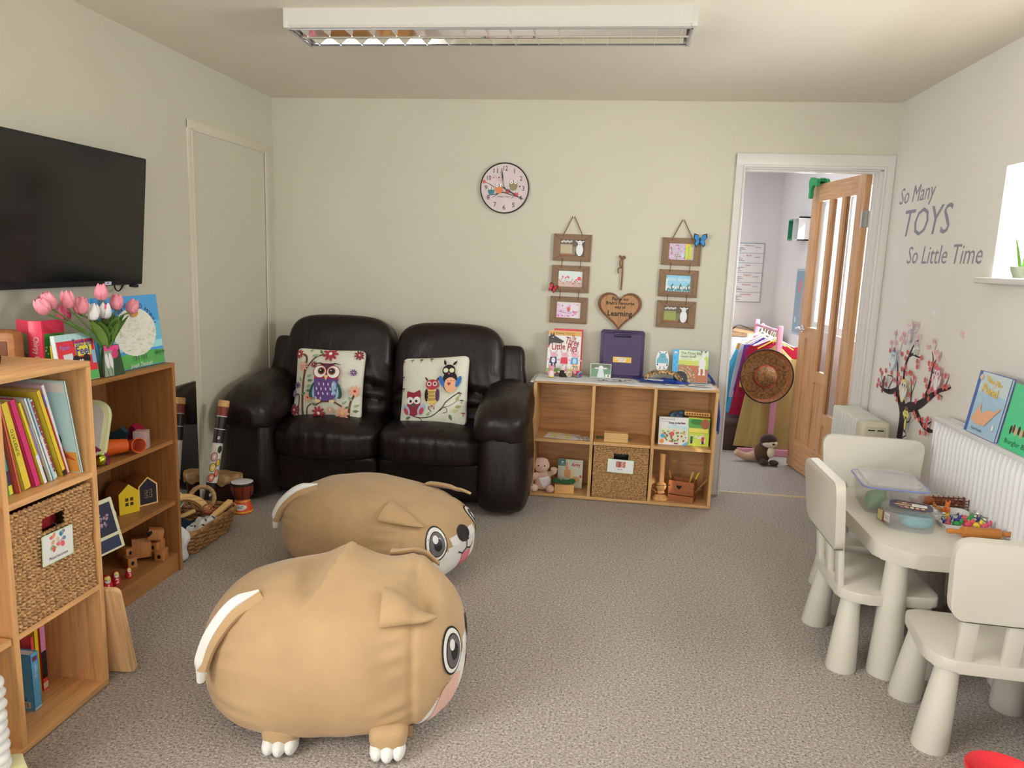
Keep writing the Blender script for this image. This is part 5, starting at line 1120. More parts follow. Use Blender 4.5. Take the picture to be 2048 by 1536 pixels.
def farm(q, w, h):
    q.rect(w*.5, h*.5, w*.985, h*.985, W_); q.rect(w*.62, h*.60, w*.7, h*.20, mat('#9fbcc8')); q.rect(w*.5, h*.35, w*.9, h*.5, mat('#b9b9a0'))
    for i in range(46): q.disc(w*(.12+.8*random.random()), h*(.12+.5*random.random()), .007, .006, mat(random.choice(('#4f7a3a', '#6f9a48', '#a8533c', '#c9c3b4', '#6a4a34', '#8fb0c0', '#c98a3a'))), rot=i, n=8)
    q.disc(w*.45, h*.40, .014, None, mat('#b04a48')); q.text('Down on the Farm', w*.60, h*.80, .017, INK, w=w*.55, bold=.03); q.text('Puzzle', w*.52, h*.73, .010, mat('#3f7fb0')); q.text('Puzzle of the Farm', w*.28, h*.93, .010, INK, w=w*.4); q.flower(w*.5, h*.93, .009, mat('#3f9ac0'), W_, 4); q.rect(w*.2, h*.85, w*.2, .002, mat('#8a8a8a'))
    q.disc(w*.14, h*.32, .012, None, mat('#3f86b0')); q.disc(w*.12, h*.12, .012, .013, mat('#d9743a')); q.flat([(w*.78, .003), (w*.99, .003), (w*.99, h*.15)], mat('#4f93c4')); q.rect(w*.6, h*.06, w*.14, h*.05, mat('#7d2f4a'))
gamebox('white farm puzzle box leaning in the upper right cell', .175, .165, .045, T(.335, 4.385, .3640) @ Rz(RD(2)) @ Rx(RD(-7)), '#d3d0c8', '#3a2c24', farm, '#c9c5bb')
def garden(q, w, h):
    q.rect(w*.5, h*.5, w*.985, h*.985, mat('#a9b63a', .35)); q.rect(w*.5, h*.72, w*.985, h*.5, mat('#4f8a38', .35)); q.disc(w*.4, h*.86, w*.3, h*.10, mat('#2f6a2a')); q.rect(w*.5, h*.56, w*.9, h*.16, mat('#c2b848', .35)); q.disc(w*.78, h*.80, w*.2, h*.18, mat('#8f4a2a', .35))
    for i in range(12): q.disc(w*(.15+.7*random.random()), h*(.1+.3*random.random()), .006, .007, W_, n=8)
    for x, c in ((.2, '#1f5a4a'), (.72, '#a8305a')): q.rect(w*x, h*.25, w*.12, h*.18, mat(c)); q.disc(w*x, h*.38, w*.06, h*.04, mat('#d9a98a')); q.rect(w*x, h*.13, w*.1, h*.1, mat('#24262e'))
gamebox('green and yellow garden game box at the right of the upper right cell', .125, .168, .05, T(.505, 4.40, .3640) @ Rz(RD(-5)) @ Rx(RD(-3)), '#a9b63a', '#8f4a2a', garden, '#c99a4a')
gamebox('tan topped small box lying on the garden game box', .15, .022, .06, T(.485, 4.452, .536) @ Rz(RD(-6)) @ Rx(RD(2)), '#c08f4a', '#a86a34', lambda q, w, h: [q.disc(w*(.1+.1*i), h*.5, .006, .006, mat('#6a3a22')) for i in range(9)], '#b98a4c')
bb = thing('toy_bundle', 'bundle of small blue patterned toys behind the puzzle boxes', 'toy', (.455, 4.53, .3640)); B().soft((0, 0, .09), (.10, .06, .18), 4, 8, fn=lambda p: (p.x+.008*sin(p.z*80), p.y, p.z+.006*sin(p.x*90))).build('bundle', mat('#3d6a86', .5, 'speck', s=60, h2='#20242c'), bb)
gamebox('white and grey small box between the farm puzzle and the blue bundle', .05, .09, .04, T(.458, 4.455, .447) @ Rz(RD(-6)), '#c4c2bc', '#8a8a86', lambda q, w, h: [q.disc(w*(.2+.2*i), h*(.3+.15*(i % 3)), .004, None, mat('#7a6a5a')) for i in range(4)]) if 0 else None
# soft doll
dl = thing('rag_doll', 'soft pale pink rag doll with one arm raised in the lower left cell', 'doll', (-.345, 4.40, .0225), RD(4))
SK_ = mat('#d0b09a', .9, 'plush', k=1.3); SK2 = mat('#c69f88', .9, 'plush', k=1.3); WPK = mat('#cfb4ae', .9, 'cloth')
B().ell((-.012, 0, .158), (.050, .042, .045), 24, 16).build('head', SK_, dl)
B().soft((0, .005, .065), (.105, .075, .125), 2.6, 12, fn=lambda p: (p.x*(1.05-1.6*(p.z+.06)*.9), p.y, p.z+.003*sin(p.x*60))).build('body', SK2, dl)
g = B(); g.tube(spline([(.035, -.01, .105), (.062, -.025, .125), (.066, -.03, .150)], 5), [.016]*5+[.019]*4+[.022, .018], 10); g.build('arm', SK_, dl)
g = B(); g.tube(spline([(-.035, -.01, .105), (-.058, -.03, .085), (-.055, -.042, .11)], 5), [.016]*5+[.018]*4+[.02, .016], 10); g.build('arm', SK_, dl)
g = B(); g.ell((-.055, -.040, .024), (.030, .034, .024), 16, 10); g.build('foot', SK_, dl); g = B(); g.ell((.045, -.042, .024), (.028, .034, .024), 16, 10); g.build('foot', SK2, dl)
B().ell((-.012, 0, .192), (.030, .028, .014), 16, 8).tube([(-.012+.030*cos(2*pi*i/20), .028*sin(2*pi*i/20), .191) for i in range(20)], .008, 8, closed=True).build('hat', mat('#d3a398', .9), dl)
g = B(); g.ell((-.030, -.0385, .165), .0048, 10, 8); g.ell((.008, -.0395, .165), .0048, 10, 8); g.build('eyes', BLACK, dl); B().ell((-.010, -.043, .153), (.006, .004, .004), 10, 6).build('nose', SK2, dl)
tr_ = B(); tr_.soft((0, .005, .065), (.105, .075, .125), 2.6, 12, fn=lambda p: (p.x*(1.05-1.6*(p.z+.06)*.9), p.y, p.z)); tree = tr_.bvh()
q = B(T(.018, -.2, .055) @ FRONT); q.dz = .0006; q.flat([(-.042, .030), (.040, .046), (.030, -.028), (.008, -.044), (-.012, -.030)], W_); q.flat([(-.032, .024), (.034, .038), (.026, -.024), (.008, -.036), (-.008, -.024)], WPK); q.wrap(tree, (0, 1, 0), .003, 3); q.build('apron', None, dl)
def angry(q, w, h):
    q.rect(w*.5, h*.5, w*.98, h*.98, mat('#b9b8a0', .35)); q.rect(w*.16, h*.88, w*.30, h*.24, mat('#3d6f6c', .35)); q.disc(w*.18, h*.90, .009, .006, W_); q.rect(w*.18, h*.82, w*.16, h*.015, W_); q.text('Angry', w*.72, h*.82, .030, mat('#a83048'), w=w*.36, bold=.04); q.rect(w*.72, h*.90, w*.24, h*.012, mat('#7a8a70'))
    RB = mat('#c08a58', .5); q.disc(w*.40, h*.50, w*.14, h*.17, RB); q.disc(w*.36, h*.70, w*.07, h*.07, RB); q.leaf(w*.35, h*.74, .032, 1.5, RB); q.leaf(w*.37, h*.74, .030, 1.9, RB); q.disc(w*.62, h*.45, w*.10, h*.2, mat('#c6b48a')); q.disc(w*.93, h*.42, w*.05, h*.05, mat('#b0404a')); q.disc(w*.75, h*.3, w*.16, h*.10, mat('#b98a58'))
book('pale board book titled Angry behind the carrot box', .155, .175, .014, '#c2c0aa', stand(-.262, 4.505, .0225, -3, 5), front=angry)
cbx = thing('wooden_box', 'pine block box holding toy carrots in the lower left cell', 'box', (-.215, 4.40, .0225), RD(8)); B().box((0, 0, .028), (.118, .085, .056), r=.0015).build('body', mat('#b58a50', .5, 'wood', axis='x'), cbx)
ORN = mat('#d9742c', .6); GRN = mat('#23502c', .7)
for i, (x, y) in enumerate(((-.255, 4.385), (-.213, 4.368), (-.178, 4.392))):
    c = thing('toy_carrot', ('left' if i == 0 else 'middle' if i == 1 else 'right')+' toy carrot with green fabric leaves lying on the pine box', 'toy', (x, y, .0905), rot=(RD(62), 0, RD(-10+15*i)), group='toy carrots'); B().lathe([(0, -.005), (.010, -.002), (.0115, .006), (.008, .02), (.003, .034), (0, .036)], 14, T(0, 0, 0) @ Ry(pi) @ T(0, 0, -.012)).build('root', ORN, c)
    g = B()
    for k in range(7): a = k*.9; g.ell((.016*cos(a), -.004+.012*sin(a)*.6, .026+.007*(k % 3)), (.013, .009, .013), 8, 6)
    g.build('leaves', GRN, c)
# candlestick and tool crate
cs = thing('candlestick', 'turned wooden candlestick with copper wire in the lower right cell', 'candlestick', (.372, 4.392, .0225)); PIN = mat('#b88752', .4, 'wood', axis='z', s=.7)
B().lathe([(.0, 0), (.046, 0), (.050, .006), (.048, .014), (.036, .022), (.033, .026)], 32).build('foot', PIN, cs); B().lathe([(.033, .026), (.024, .032), (.022, .038), (.026, .042), (.024, .046), (.021, .05), (.018, .056), (.026, .064), (.031, .080), (.028, .096), (.018, .104), (.0145, .108), (.0155, .2), (.017, .27), (.019, .276), (.017, .285), (0, .285)], 32).build('column', PIN, cs); B().tube([(.0255*cos(a)+.0, .0255*sin(a), .0345+.0006*a) for a in [i*.4 for i in range(40)]], .0018, 5).build('copper_wire', mat('#a85a34', .3, metal=1, k=1.8), cs)
B().tube(spline([(-.03, -.012, .088), (-.036, -.02, .092), (-.01, -.034, .094), (.03, -.026, .096)], 5), .0013, 5).build('wire_end', BLACK, cs)
ct = thing('wooden_crate', 'orange brown wooden crate with a heart cut-out holding tools', 'crate', (.50, 4.405, .0225), RD(-16)); CRT = mat('#8a4f26', .45, 'wood', axis='x', k=1.45)
for k_, (z0, z1) in enumerate(((.004, .040), (.046, .092), (.098, .128))):
    g = B(); g.b2((-.075, -.05, z0), (-.067, .05, z1)); g.b2((.067, -.05, z0), (.075, .05, z1)); g.b2((-.067, .042, z0), (.067, .05, z1)); g.b2((-.067, -.05, z0), (.067, -.042, z1)); g.build('slat', CRT, ct)
g = B(); g.b2((-.067, -.042, .004), (.067, .042, .010)); g.b2((-.067, -.0515, .052), (.067, -.05, .118)); g.build('panel', CRT, ct)
q = B(T(-.012, -.0518, .092) @ FRONT); q.flat(heart(.0010), mat('#1d0f08', .8, k=1)); q.build('heart_cutout', None, ct)
for i, (x, y, rx, ry, nm, lab, col) in enumerate(((-.03, .0, -12, -20, 'wooden_spoon', 'wooden spoon leaning left in the heart crate', '#9a6a3a'), (.005, .02, -8, -4, 'wooden_spatula', 'thin wooden spatula upright in the heart crate', '#8a5a30'), (.018, -.01, -6, 12, 'wooden_scoop', 'broad pale wooden scoop in the heart crate', '#b38a52'), (.03, .012, -10, 22, 'toy_banana', 'yellow toy banana sticking out of the heart crate', '#d8b42c'), (.045, -.015, -4, 36, 'wooden_brush', 'dark tan wooden brush leaning right in the heart crate', '#8a6238'))):
    o = thing(nm, lab, 'utensil', (.50+x, 4.405+y, .036), rot=(RD(rx), RD(ry), 0), group=None)
    g = B(); g.tube([(0, 0, 0), (0, 0, .10), (.002, 0, .135), (.004, 0, .16), (.006, 0, .172)], [.006, .006, .011 if i != 1 else .007, .014 if i in (0, 2) else .009, .004], 10, flat=.6); g.build('handle', mat(col, .5), o)
# ---------------- cushions on the sofa
def cushion(label, M, w, art, skew=0):
    root = thing('cushion', label, 'cushion', group=None); root.matrix_world = M; CL = mat('#cfc5ad', .85, 'cloth', k=1.55)
    def f(p):
        u, v = p.x/(w/2), p.z/(w/2); b = (1-min(1, abs(u))**2.4)*(1-min(1, abs(v))**2.4)
        return (p.x*(1-.04*(1-v*v))+skew*p.z*.3, p.y*(.16+.84*max(0, b)**.55)*1.0, p.z*(1-.035*(1-u*u))+skew*.10*(u+1)*max(0, v)*w)
    g = B(); g.soft((0, 0, w/2), (w, .13, w), 14, 18, fn=f); g.build('cover', CL, root); tree = g.bvh()
    q = B(T(0, -.3, 0) @ FRONT); q.dz = .00025; art(q, w); q.wrap(tree, (0, 1, 0), .0015, 2); q.build('printed_picture', None, root); return root
BRN_ = mat('#5a3b28', .85); LG = mat('#7d9468', .85); LGD = mat('#4f6a44', .85); MR = mat('#8d2530', .85); MRD = mat('#6a1d30', .85); SAL = mat('#c98a70', .85); PURF = mat('#4f3768', .85); CRE = mat('#d6cbb4', .85); INKC = mat('#1f1a1c', .85, k=1.2)
def owl_one(q, w):
    def P(x, y): return ((x-.5)*w, (1-y)*w)
    def L(pts, wd, m): q.line([P(*p) for p in spline2(pts)], wd, m)
    L([(.12, .10), (.17, .14), (.18, .25), (.16, .5), (.17, .98)], .013, BRN_); L([(.42, .09), (.30, .15), (.19, .30)], .010, BRN_); L([(.06, .68), (.11, .70), (.10, .97)], .008, BRN_); L([(.30, .80), (.24, .86), (.23, .97)], .008, BRN_); L([(.90, .65), (.85, .78), (.83, .98)], .012, BRN_); L([(.36, .82), (.46, .765), (.62, .765), (.74, .82)], .009, BRN_)
    for x, y, a, d in ((.22, .07, 1.2, 0), (.25, .13, .3, 0), (.36, .12, 2.9, 0), (.40, .09, 2.2, 1), (.21, .43, .5, 0), (.22, .48, .1, 1), (.21, .57, .4, 0), (.21, .62, 0, 1), (.13, .50, 2, 0), (.74, .79, .6, 0), (.78, .84, .2, 1), (.38, .82, 2.8, 1), (.88, .74, 2.3, 0), (.90, .82, .5, 0), (.89, .88, .1, 1), (.14, .69, .6, 1)): q.leaf(*P(x, y), w*.085, a, LGD if d else LG, .5)
    for x, y, r, m, c in ((.055, .10, .07, MR, CRE), (.52, .08, .115, MR, CRE), (.93, .08, .075, MRD, SAL), (.15, .28, .075, SAL, mat('#8f9ab0', .85)), (.31, .25, .05, MRD, SAL), (.88, .34, .05, PURF, SAL), (.09, .55, .05, PURF, MR), (.045, .67, .055, mat('#6f6a86', .85), SAL), (.27, .72, .065, SAL, MR), (.92, .60, .085, SAL, MR), (.07, .90, .085, MRD, SAL), (.43, .93, .10, MR, CRE), (.60, .88, .055, mat('#b98a70', .85), CRE), (.77, .92, .105, SAL, mat('#c9a050', .85))): q.flower(*P(x, y), r*w*1.0, m, c, 9)
    for sx in (-1, 1):
        q.disc(*P(.53+sx*.165, .60), w*.055, w*.13, mat('#23413c', .85), rot=sx*.35); q.disc(*P(.53+sx*.135, .60), w*.045, w*.12, mat('#7b9aa6', .85), rot=sx*.25)
    q.flat([P(.36, .44), P(.70, .44), P(.70, .52), (P(.68, .70)), P(.62, .76), P(.44, .76), P(.38, .70), P(.36, .52)], mat('#553a6c', .85, k=1.5))
    q.flat([P(.38, .30), P(.45, .235), P(.61, .235), P(.68, .30), P(.70, .45), P(.36, .45)], mat('#8d2a38', .85)); q.flat([P(.44, .24), P(.62, .24), P(.53, .36)], mat('#4a2433', .85))
    for sx in (-1, 1):
        q.disc(*P(.53+sx*.095, .355), w*.095, w*.093, MR); q.disc(*P(.53+sx*.095, .355), w*.085, w*.083, CRE); q.disc(*P(.53+sx*.075, .345), w*.052, None, mat('#7a3d2c', .85)); q.disc(*P(.53+sx*.075, .345), w*.036, None, INKC); q.disc(*P(.53+sx*.075-.012, .335), w*.009, None, CRE)
        q.line([P(.53+sx*.02, .265), P(.53+sx*.10, .235), P(.53+sx*.19, .245)], [.002, .008, .002], INKC); q.disc(*P(.53+sx*.10, .765), w*.04, w*.024, mat('#d0a878', .85))
    q.flat([P(.495, .40), P(.565, .40), P(.53, .48)], mat('#d3a070', .85))
    for i in range(14): x = .44+.065*(i % 4)-(.03 if (i//4) % 2 else 0); q.disc(*P(x, .53+.065*(i//4)), w*.009, w*.022, mat('#b9a4c4', .85), rot=.3-.1*(i % 3))
def spline2(pts, n=5): return [(p.x, p.y) for p in spline([(x, y, 0) for x, y in pts], n)]
def owl_three(q, w):
    def P(x, y): return ((x-.5)*w, (1-y)*w)
    def L(pts, wd, m): q.line([P(*p) for p in spline2(pts)], wd, m)
    L([(.14, .82), (.30, .88), (.50, .86), (.66, .74), (.72, .66), (.90, .52)], [.005+.0003*(i % 3) for i in range(26)], mat('#3b2a2a', .85)); L([(.30, .87), (.38, .95)], .004, BRN_); L([(.66, .74), (.76, .72), (.86, .66)], .0025, mat('#4a5a5a', .85)); L([(.62, .79), (.70, .74), (.73, .80), (.66, .82)], .003, INKC); L([(.50, .80), (.46, .74), (.53, .72), (.54, .77)], .004, INKC)
    for x, y, a, m in ((.10, .90, .4, LGD), (.42, .86, .7, LG), (.44, .97, -1.0, LG), (.76, .84, -1.3, LGD), (.80, .80, .3, mat('#b0a570', .85)), (.86, .66, 1.2, mat('#8a8a5a', .85)), (.84, .74, .2, mat('#8a8a5a', .85))): q.leaf(*P(x, y), w*.09, a, m, .55)
    for x, y, m in ((.04, .07, MR), (.18, .05, mat('#5f6a50', .85)), (.32, .05, INKC), (.47, .04, mat('#3a3040', .85)), (.05, .30, PURF), (.06, .47, INKC), (.93, .65, mat('#5a4a60', .85)), (.95, .83, MR), (.70, .97, INKC), (.50, .985, LGD), (.91, .55, BRN_)): q.disc(*P(x, y), w*.028, w*.018, m, a0=0, a1=pi); q.rect(*P(x, y+.02), w*.008, w*.03, m)
    # left owl
    q.disc(*P(.24, .70), w*.105, w*.16, mat('#7d2330', .85)); q.flat([P(.13, .55), P(.14, .50), P(.24, .53), (P(.34, .49)), P(.35, .56), P(.34, .66), P(.14, .66)], mat('#7d2330', .85))
    for sx in (-1, 1): q.disc(*P(.24+sx*.055, .64), w*.056, w*.054, CRE); q.disc(*P(.24+sx*.045, .65), w*.020, None, INKC); q.disc(*P(.24+sx*.115, .77), w*.048, w*.085, mat('#8f9aa6', .85), rot=-sx*.5); q.disc(*P(.24+sx*.12, .79), w*.030, w*.055, mat('#a03a48', .85), rot=-sx*.5)
    q.flat([P(.21, .69), P(.27, .69), P(.24, .76)], mat('#2f4f4a', .85))
    # middle owl
    q.disc(*P(.52, .58), w*.085, w*.125, mat('#c0a050', .85)); q.disc(*P(.44, .57), w*.028, w*.09, INKC); q.disc(*P(.60, .57), w*.028, w*.09, mat('#4a2a4a', .85)); q.disc(*P(.52, .42), w*.095, w*.075, mat('#963039', .85))
    for sx in (-1, 1): q.leaf(*P(.52+sx*.06, .37), w*.08, pi/2-sx*.7, mat('#4a2a20', .85)); q.disc(*P(.52+sx*.042, .41), w*.034, None, mat('#c9a0a0', .85)); q.disc(*P(.52+sx*.042, .41), w*.016, None, INKC); q.line([P(.52+sx*.02, .69), P(.52+sx*.02, .76)], .006, SAL)
    for i in range(12): q.disc(*P(.47+.033*(i % 4), .53+.05*(i//4)), w*.016, None, mat('#5f5230', .85), n=10); q.disc(*P(.47+.033*(i % 4), .53+.05*(i//4)), w*.009, None, mat('#c9ab5a', .85), n=8)
    # right owl
    q.disc(*P(.78, .38), w*.105, w*.16, INKC); q.disc(*P(.76, .22), w*.09, w*.085, INKC); q.disc(*P(.79, .43), w*.088, w*.11, mat('#cf8f6a', .85))
    for sx in (-1, 1): q.leaf(*P(.76+sx*.05, .15), w*.10, pi/2-sx*.5-.2, INKC); q.disc(*P(.76+sx*.042, .22), w*.034, None, mat('#b9b890', .85)); q.disc(*P(.78+sx*.115, .38), w*.03, w*.085, mat('#2c5a8e', .85), rot=-sx*.35)
    q.disc(*P(.765, .265), w*.014, None, mat('#b04a6a', .85)); q.flat([P(.765, .44), P(.745, .41), P(.757, .39), P(.77, .405), P(.783, .39), P(.795, .41)], MR)
    for i in range(6): q.disc(*P(.73+.022*i, .36+.01*(i % 2)), w*.006, None, MR if i % 2 else CRE, n=8)
cushion('cream cushion with one large purple owl among red flowers, on the left seat', T(-1.608, 4.085, .458) @ Rz(RD(3)) @ Rx(RD(-15)), .415, owl_one)
cushion('cream cushion with three owls on a branch, slumped on the right seat', T(-.965, 4.09, .452) @ Rz(RD(-4)) @ Ry(RD(-5)) @ Rx(RD(-17)), .405, owl_three, .10)
# ---------------- ceiling light
lf = thing('ceiling_light', 'long white ceiling light with a mirrored louvre', 'light', (-.54, 3.13, CE))
g = B(); prof = [(-.115, 0), (-.120, -.02), (-.112, -.05), (-.085, -.072), (.085, -.072), (.112, -.05), (.120, -.02), (.115, 0)]
LX = .808
vs = []
g.prism([(y, z) for y, z in [(-.139, 0), (-.139, -.062), (-.132, -.071), (-.110, -.072)]]+[(-.110, 0)], -LX, LX, MX(((0, 0, 1, 0), (1, 0, 0, 0), (0, 1, 0, 0), (0, 0, 0, 1)))); g.prism([(.139, 0), (.110, 0), (.110, -.072), (.132, -.071), (.139, -.062)], -LX, LX, MX(((0, 0, 1, 0), (1, 0, 0, 0), (0, 1, 0, 0), (0, 0, 0, 1))))
g.b2((-LX, -.1, -.02), (LX, .1, 0)); g.build('housing', mat('#c6bfb0', .4, k=1.05), lf)
for sx in (-1, 1): B().b2((sx*LX, -.1395, -.073), (sx*(LX-.02), .1395, 0), r=.002).build('end_cap', mat('#c6bfb0', .4, k=1.05), lf)
MIR = mat('#c9ccd0', .06, metal=1, k=1.7)
g = B(); 
for y0, y1 in ((-.11, -.012), (.012, .11)):
    g.add([(-LX+.03, y0, -.070), (LX-.03, y0, -.070), (LX-.03, y0+.012 if y0 < 0 else y0+.03, -.024), (-LX+.03, y0+.012 if y0 < 0 else y0+.03, -.024)], [[0, 1, 2, 3]]); g.add([(-LX+.03, y1, -.070), (LX-.03, y1, -.070), (LX-.03, y1-.03 if y0 < 0 else y1-.012, -.024), (-LX+.03, y1-.03 if y0 < 0 else y1-.012, -.024)], [[3, 2, 1, 0]])
g.b2((-LX+.02, -.012, -.071), (LX-.02, .012, -.066)); g.build('reflector', MIR, lf)
for i in range(17):
    x = -LX+.05+i*(2*LX-.1)/16; g = B(); g.b2((x-.0012, -.11, -.070), (x+.0012, -.012, -.036)); g.b2((x-.0012, .012, -.070), (x+.0012, .11, -.036)); g.build('louvre_blade', MIR, lf)
TUBE = mat('#dfe6ee', .3, k=1.6)
for y in (-.05, .05): B().cyl((-LX+.04, y, -.036), (LX-.04, y, -.036), .013, n=14).build('tube', TUBE, lf)
g = B(); g.b2((-LX+.012, -.112, -.0735), (LX-.012, -.106, -.068)); g.b2((-LX+.012, .106, -.0735), (LX-.012, .112, -.068)); g.b2((-LX+.012, -.112, -.0735), (-LX+.020, .112, -.068)); g.b2((LX-.020, -.112, -.0735), (LX-.012, .112, -.068)); g.build('louvre_frame', mat('#8d8f92', .2, metal=1), lf)
# ---------------- wall stickers
WX = RW-.0008
def sticker(label, draw, name='wall_sticker', group=None):
    q = B(T(WX, 0, 0) @ RIGHTW); draw(q); return tag(q.build(name), label, 'sticker', group)
GRY = mat('#84848c', .6, k=1.2)
sticker('grey wall lettering So Many, the top line beside the doorway', lambda q: q.text('So Many', -4.285, 1.836, .125, GRY, w=.47, shear=.22), 'wall_lettering')
sticker('grey wall lettering TOYS in large capitals, the middle line', lambda q: q.text('TOYS', -4.135, 1.680, .205, GRY, w=.58, shear=.2), 'wall_lettering')
sticker('grey wall lettering So Little Time, the bottom line', lambda q: q.text('So Little Time', -3.892, 1.512, .13, GRY, w=.83, shear=.18), 'wall_lettering')
BR = [
 ([(-4.111, 0.541), (-4.108, 0.607), (-4.11, 0.667), (-4.118, 0.711), (-4.16, 0.75), (-4.211, 0.778), (-4.247, 0.795)], [0.075, 0.07, 0.068, 0.085, 0.07, 0.05, 0.035]),
 ([(-4.108, 0.7), (-4.038, 0.732), (-3.966, 0.748), (-3.882, 0.784), (-3.805, 0.828), (-3.714, 0.875), (-3.638, 0.894), (-3.598, 0.911)], [0.05, 0.055, 0.05, 0.045, 0.035, 0.022, 0.012, 0.006]),
 ([(-4.233, 0.788), (-4.314, 0.767), (-4.39, 0.761), (-4.454, 0.77), (-4.499, 0.78)], [0.035, 0.03, 0.022, 0.012, 0.005]),
 ([(-4.211, 0.797), (-4.234, 0.849), (-4.245, 0.904), (-4.257, 0.939)], [0.03, 0.024, 0.016, 0.008]),
 ([(-4.132, 0.773), (-4.148, 0.862), (-4.148, 0.936), (-4.118, 0.985), (-4.088, 1.033), (-4.055, 1.068), (-4.018, 1.089)], [0.03, 0.026, 0.022, 0.018, 0.014, 0.01, 0.004]),
 ([(-4.119, 0.989), (-4.069, 1.007), (-4.013, 1.002), (-3.949, 1.001)], [0.018, 0.016, 0.01, 0.004]),
 ([(-3.9, 0.776), (-3.847, 0.837), (-3.825, 0.896), (-3.816, 0.96), (-3.822, 1.014), (-3.847, 1.048)], [0.03, 0.028, 0.022, 0.016, 0.01, 0.004]),
 ([(-3.81, 0.974), (-3.792, 1.009), (-3.754, 1.039)], [0.012, 0.008, 0.004]),
 ([(-3.817, 0.931), (-3.787, 0.96), (-3.755, 0.981)], [0.01, 0.007, 0.003]),
 ([(-4.017, 0.754), (-4.032, 0.818), (-4.058, 0.885)], [0.014, 0.01, 0.006]),
 ([(-4.023, 0.806), (-4.002, 0.845), (-3.987, 0.883)], [0.008, 0.006, 0.003]),
 ([(-3.953, 0.739), (-3.887, 0.7), (-3.828, 0.674), (-3.766, 0.669), (-3.724, 0.674)], [0.035, 0.03, 0.026, 0.022, 0.014]),
 ([(-3.849, 0.678), (-3.794, 0.694), (-3.751, 0.716)], [0.018, 0.012, 0.005]),
 ([(-4.405, 0.764), (-4.465, 0.823), (-4.48, 0.85)], [0.008, 0.005, 0.003]),
 ([(-4.344, 0.779), (-4.296, 0.849), (-4.38, 0.851)], [0.008, 0.007, 0.004]),
 ([(-3.68, 0.887), (-3.647, 0.925), (-3.629, 0.955)], [0.008, 0.005, 0.003]),
 ([(-4.305, 0.976), (-4.321, 1.044), (-4.325, 1.114)], [0.004, 0.003, 0.002]),
 ([(-4.311, 0.975), (-4.358, 1.002), (-4.367, 1.03)], [0.004, 0.003, 0.002]),
 ([(-4.243, 0.992), (-4.227, 1.036), (-4.201, 1.084)], [0.004, 0.003, 0.002]),
 ([(-3.821, 1.043), (-3.802, 1.091)], [0.004, 0.002]),
 ([(-3.738, 0.861), (-3.67, 0.852)], [0.007, 0.003]),
 ([(-3.813, 0.921), (-3.767, 0.926)], [0.006, 0.003]),
]
FL = [(-4.516, 0.77), (-4.506, 0.802), (-4.492, 0.864), (-4.459, 0.849), (-4.467, 0.788), (-4.407, 0.873), (-4.383, 0.799), (-4.429, 0.755), (-4.35, 0.918), (-4.319, 0.903), (-4.317, 0.874), (-4.262, 0.84), (-4.219, 0.879), (-4.199, 0.836), (-4.226, 0.768), (-4.194, 0.744), (-4.201, 0.993), (-4.144, 0.977), (-4.126, 1.011), (-4.171, 0.914), (-4.13, 0.931), (-4.167, 0.864), (-4.153, 0.783), (-4.369, 1.037), (-4.302, 1.044), (-4.361, 0.993), (-4.318, 1.094), (-4.2, 1.1), (-4.233, 1.072), (-4.182, 1.061), (-4.123, 1.074), (-3.979, 0.981), (-3.972, 0.955), (-3.934, 1.004), (-4.092, 0.903), (-4.051, 0.913), (-4.033, 0.911), (-4.008, 0.867), (-3.985, 0.895), (-4.015, 0.801), (-3.929, 0.783), (-3.844, 0.827), (-3.825, 0.879), (-3.848, 0.905), (-3.793, 0.855), (-3.76, 0.873), (-3.784, 0.823), (-3.808, 0.966), (-3.825, 0.992), (-3.787, 0.993), (-3.752, 0.988), (-3.769, 0.917), (-3.858, 1.068), (-3.801, 1.103), (-3.767, 1.052), (-3.728, 1.046), (-3.735, 1.023), (-3.626, 0.96), (-3.599, 0.912), (-3.632, 0.905), (-3.701, 0.863), (-3.665, 0.851), (-3.916, 0.725), (-3.847, 0.704), (-3.804, 0.713), (-3.746, 0.73), (-3.782, 0.688), (-3.81, 0.648), (-3.748, 0.658), (-3.886, 0.711), (-4.011, 1.168), (-3.966, 1.107)]
